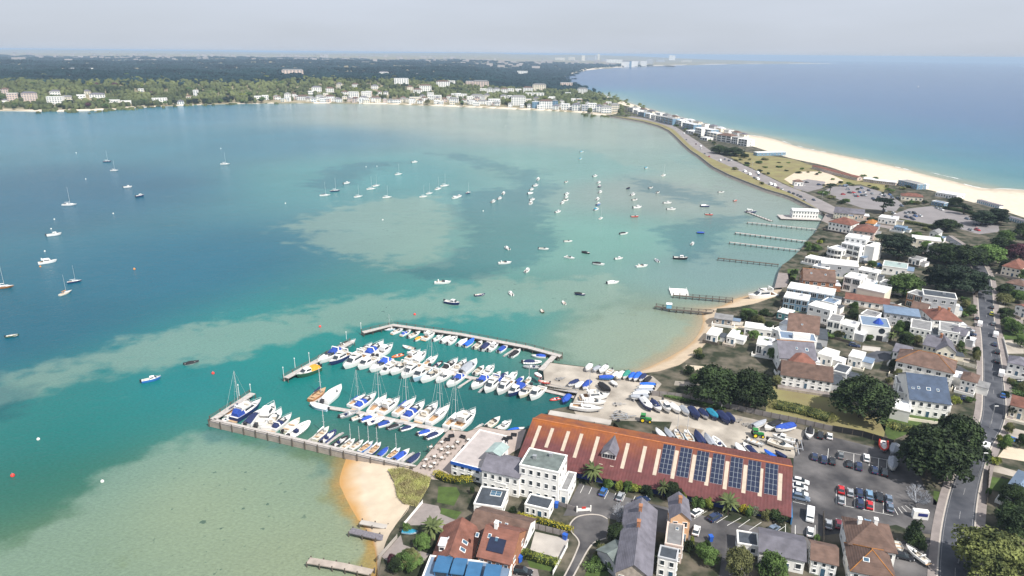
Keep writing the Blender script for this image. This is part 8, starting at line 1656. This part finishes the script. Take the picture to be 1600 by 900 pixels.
FH += [(q2, a) for a in [(230, 212, 130, 28, 'pink'), (60, 385, 40, 30, 'white'), (10, 385, 40, 25, 'white'), (380, 335, 60, 32, 'white'), (462, 338, 50, 28, 'white'), (520, 318, 32, 38, 'cream'), (400, 390, 50, 32, 'white'), (285, 388, 60, 28, 'white'), (340, 392, 50, 25, 'white'), (462, 392, 60, 32, 'white'), (610, 378, 62, 46, 'white'), (690, 372, 62, 40, 'white'), (620, 305, 40, 20, 'white'), (740, 318, 40, 24, 'white'), (910, 288, 90, 40, 'white'), (1060, 332, 76, 40, 'white'), (1008, 345, 50, 28, 'white'), (965, 325, 40, 24, 'cream'), (1170, 305, 84, 38, 'white'), (1220, 290, 44, 26, 'white'), (1120, 385, 74, 30, 'white'), (1000, 392, 80, 26, 'cream'), (750, 398, 64, 30, 'white'), (1235, 402, 60, 28, 'white'), (1290, 375, 60, 28, 'white'), (1338, 298, 54, 32, 'pink'), (1405, 308, 100, 42, 'pink'), (1420, 345, 40, 32, 'white'), (1464, 346, 40, 34, 'white'), (1507, 346, 40, 34, 'white'), (1552, 347, 40, 34, 'white'), (1592, 347, 36, 34, 'white'), (1380, 378, 80, 24, 'white'), (1490, 412, 74, 34, 'white'), (1420, 412, 60, 22, 'white'), (1350, 410, 60, 20, 'white'), (1010, 222, 24, 10, 'white'), (800, 212, 60, 14, 'white'), (690, 402, 44, 20, 'cream')]]
FH += [(q3, a) for a in [(170, 330, 85, 44, 'cream'), (100, 345, 62, 40, 'white'), (40, 345, 40, 30, 'white'), (65, 215, 66, 24, 'white'), (140, 368, 120, 28, 'white'), (440, 350, 64, 38, 'white'), (350, 362, 34, 24, 'white'), (40, 420, 92, 60, 'white'), (155, 438, 56, 44, 'bluegrey'), (215, 440, 90, 52, 'white'), (271, 440, 34, 54, 'bluegrey'), (330, 447, 50, 40, 'white'), (400, 452, 52, 42, 'white'), (250, 388, 40, 24, 'white'), (500, 450, 60, 46, 'white'), (590, 468, 64, 42, 'white'), (642, 460, 56, 50, 'cream'), (700, 450, 60, 38, 'bluegrey'), (745, 475, 44, 36, 'white'), (690, 478, 50, 34, 'white'), (340, 305, 76, 30, 'pink'), (455, 455, 40, 40, 'grey'), (545, 462, 40, 44, 'white'), (800, 488, 40, 34, 'white')]]
for px in list(range(430, 960, 9)) + list(range(436, 940, 13)):
    yb = np.interp(px, [400, 600, 700, 800, 907, 950], [160, 160.5, 163.5, 168, 173, 177])
    FH.append((Z(0, 0, 1), (px + rnd.uniform(-3, 3), yb - rnd.choice((0, 1.5, 4, 8, 12)), rnd.uniform(6, 10), rnd.uniform(5, 7), rnd.choice(['white', 'white', 'white', 'cream', 'pink']))))
cnt = {}
for zz_, (x, y, w_, h_, wl) in FH:
    px, py = zz_(x, y)
    band = ('on the far strand' if py > 155 else 'on the far hillside' if py > 125 else 'in the far woods') + (', western third' if px < 420 else ', middle stretch' if px < 750 else ', towards the causeway')
    if py < 120: py += 3
    key = (wl, band); cnt[key] = cnt.get(key, 0) + 1
    lbl = ORD[cnt[key] - 1].capitalize().lower() + ' ' + {'white': 'white', 'pink': 'pinkish', 'cream': 'cream', 'bluegrey': 'blue-glazed', 'grey': 'grey'}[wl] + ' house ' + band
    kk = zz_.k if zz_.k > 1 else 1
    far_house(px, py, w_ / kk, h_ / kk, wl, lbl, 'far shore houses', roof=rnd.choice(['flat', 'flat', 'brown', 'grey', 'slate']))
for i, (x, y, w_, h_) in enumerate([(445, 132, 20, 34), (522, 128, 14, 36), (541, 128, 12, 40), (485, 130, 50, 18), (640, 148, 100, 24), (722, 160, 30, 30), (300, 130, 60, 18), (862, 152, 40, 30), (1000, 130, 38, 32), (930, 140, 50, 14), (372, 126, 40, 18), (780, 150, 40, 16), (1090, 140, 60, 12), (580, 140, 40, 20)]):
    px, py = q3(x, y); far_house(px, py + 2, w_ / 4, h_ / 4, 'white' if i in (8, 4) else 'grey' if i % 2 else 'cream', ORD[i] + ' hazy tower block of the distant town skyline', 'skyline of the distant town', 'building', dep=30)
# the pier far down the bay
pp = P(1030, 104.5, 0); t = thing('far_pier', (pp.x, pp.y, -pp.length_squared / 12742000), R(-8), 'dark pier on the distant town beach', 'pier')
obj('deck', MB().box(-110, 160, -12, 12, 6, 9).mesh('deck', M['pile']), t); obj('pavilion', MB().box(60, 150, -16, 16, 9, 18).mesh('pavilion', M['pile']), t)
def far_crown(seed, m, n=170):
    g = random.Random(seed); lobes = [(g.uniform(-2.6, 2.6), g.uniform(-2.6, 2.6), g.uniform(3, 6.6), g.uniform(1.6, 2.6), g.uniform(1.6, 2.6), g.uniform(1.4, 2.2)) for _ in range(9)] + [(0, 0, 4.2, 3.2, 3.2, 3.2)]
    return crown_mesh(lobes, n * 3, .75, m, seed)
FT = {c: [far_crown(k * 7 + len(c), leaf[c]) for k in range(3)] for c in ('oak', 'green', 'olive', 'lime', 'pine', 'copper')}
ftr = MB().tube((0, 0, -1), (0, 0, 4), .4, .25, 5).mesh('trunk', bark)
def near_house(X, Y):
    m = np.zeros(X.shape, bool)
    for x, y, w_ in FARP:
        if y < 3200: m |= (np.abs(X - x * (Y / y)) < w_ / 2 + 3) & (Y < y + 14) & (Y > y - 42)
    return m
k, ftl = 0, []
while k < 250:
    px = rnd.uniform(-10, 935); py = rnd.uniform(118, 172) if px < 780 else rnd.uniform(112, 176)
    p = far_hit(px, py)
    if p.z < 1.5 or p.y > 2600 or near_house(np.array([p.x]), np.array([p.y]))[0]: continue
    ftl.append((px, p, rnd.choices(['oak', 'green', 'olive', 'lime', 'pine', 'copper'], [3, 3, 4, 2, 3, .6])[0])); k += 1
ftn = {}
for px, p, c in sorted(ftl, key=lambda q: q[0]):
    s = rnd.uniform(.8, 1.7); band = 'western third' if px < 310 else 'middle third' if px < 620 else 'causeway third'
    j = ftn[c, band] = ftn.get((c, band), -1) + 1
    t = thing('far_tree', (p.x, p.y, p.z), rnd.uniform(0, 6), {'oak': 'dark evergreen', 'green': 'green leafy', 'olive': 'olive-brown', 'lime': 'pale lime-green', 'pine': 'dark pine', 'copper': 'purplish'}[c] + ' tree among far shore houses, ' + ORD[j] + ' from left, ' + band, 'tree', 'trees among the far shore houses', (s * 1.15, s * 1.15, s))
    obj('trunk', ftr, t); obj('crown', rnd.choice(FT[c]), t)
def wood(name, label, n, ymin, ymax, dmin, dmax, rad, m, seed, xr=1.05):
    r = np.random.default_rng(seed)
    Y = ymin * (ymax / ymin) ** r.uniform(0, 1, n); X = Y * r.uniform(-.80 * xr, .22, n)
    d = sdist(X, Y, farpoly) + 70 * np.sin(X * .006) + r.normal(0, 25, n); kp = (d > np.where(Y > 2250, 50, dmin)) & (d < dmax) & ~near_house(X, Y); X, Y = X[kp], Y[kp]; n = len(X)
    Zh = far_h(X, Y); R_ = rad * r.uniform(.6, 1.35, n) * np.clip(Y / 2500, 1, 4.) ** .8; Hh = r.uniform(7, 13, n)
    vs = []; ang = np.linspace(0, 2 * math.pi, 6, endpoint=False)
    for rr, zz in ((.8, .05), (1.0, .5), (.8, .84)):
        for a in ang:
            j = r.uniform(.7, 1.25, n); vs.append(np.stack([X + np.cos(a + zz) * R_ * rr * j, Y + np.sin(a + zz) * R_ * rr * j, Zh + Hh * zz * r.uniform(.85, 1.15, n)], -1))
    vs.append(np.stack([X, Y, Zh + Hh * .98], -1)); V = np.stack(vs, 1); nv = V.shape[1]; f = []
    for l in (0, 6):
        for j in range(6): a, b = l + j, l + (j + 1) % 6; f += [(a, b, b + 6), (a, b + 6, a + 6)]
    for j in range(6): f.append((12 + j, 12 + (j + 1) % 6, 18))
    F_ = (np.array(f)[None] + (np.arange(n) * nv)[:, None, None]).reshape(-1, 3)
    me = bpy.data.meshes.new(name); me.vertices.add(n * nv); me.vertices.foreach_set('co', V.reshape(-1)); me.loops.add(F_.size); me.loops.foreach_set('vertex_index', F_.ravel().astype(np.int32)); me.polygons.add(len(F_)); me.polygons.foreach_set('loop_start', np.arange(0, F_.size, 3)); me.polygons.foreach_set('loop_total', np.full(len(F_), 3)); me.update(calc_edges=True)
    me.materials.append(m); o = obj(name, me, kind='stuff'); o['label'] = label
far_light = mat('far_spring_leaves', (.04, .062, .024), .8, .4, .012, col2=(.10, .115, .045), detail=6, spec=.2); far_dark = mat('far_pine_haze_tint', (.006, .02, .026), .85, .35, .008, col2=(.012, .032, .036), detail=6, spec=.1)  # blue of distant haze and cloud shade is put into the pine colour
wood('far_woodland', 'mixed spring-green woodland covering the far hillside', 12000, 1250, 2260, 45, 430, 5.2, far_light, 3)
wood('far_pine_forest', 'pine forest on the far plateau, haze blue put into its dark green', 36000, 1500, 8000, 400, 9e9, 7.5, far_dark, 4)
def far_town():
    r = np.random.default_rng(9); q = MB(); n = 0
    while n < 260:
        y = r.uniform(5200, 11000); x = y * r.uniform(-.8, .2)
        if sdist(np.array([x]), np.array([y]), farpoly)[0] < 300: continue
        h_ = float(far_h(x, y)); w_, hh = r.uniform(14, 60), r.uniform(14, 26); q.box(x - w_ / 2, x + w_ / 2, y, y + 15, h_ - 2, h_ + hh); n += 1
    o = obj('far_town', q.mesh('far_town', mat('far_town_roofs', (.36, .33, .32), .9, .3, .003)), kind='stuff'); o['label'] = 'pale speckle of a distant town on the skyline'
far_town()

# broken surf along the bay beach
def surf():
    r = random.Random(12); ln = smooth_line(W(BAY_WATER, 0), 500); q = MB(); i = 0
    while i < 480:
        n = r.randrange(3, 12); d0 = r.choice((-1.5, -3, -9, -16)); pts = []
        if r.random() < .55:
            seg = ln[i:i + n + 1]; m_ = len(seg)
            if m_ > 3:
                a_, b_ = offset(seg, -d0), offset(seg, -d0)
                rows = [[], []]
                for k, (p, p2) in enumerate(zip(seg, offset(seg, 1.0))):
                    nv = (p2 - p).normalized(); w_ = (.25 + r.uniform(0, 1.1)) * math.sin(math.pi * (k + .3) / (m_ - .4)) + .05; c = p + nv * (-d0 * SURF_SIDE + r.uniform(-.5, .5))
                    rows[0].append((c.x - nv.x * w_, c.y - nv.y * w_, .06)); rows[1].append((c.x + nv.x * w_, c.y + nv.y * w_, .06))
                q.loft(rows, closed=False)
        i += n
    o = obj('surf', q.mesh('surf', mat('sea_foam', (.75, .77, .78), .8, .05)), kind='stuff'); o['label'] = 'broken white surf along the bay beach'
_a, _b = W([(1300, 259)], 0)[0], W([(1300, 240)], 0)[0]
_l = smooth_line(W(BAY_WATER, 0), 500); _j = min(range(500), key=lambda k: (_l[k] - _b).length); _o = offset(_l, 1.0)[_j] - _l[_j]
SURF_SIDE = 1 if _o.dot(_b - _a) > 0 else -1
surf()
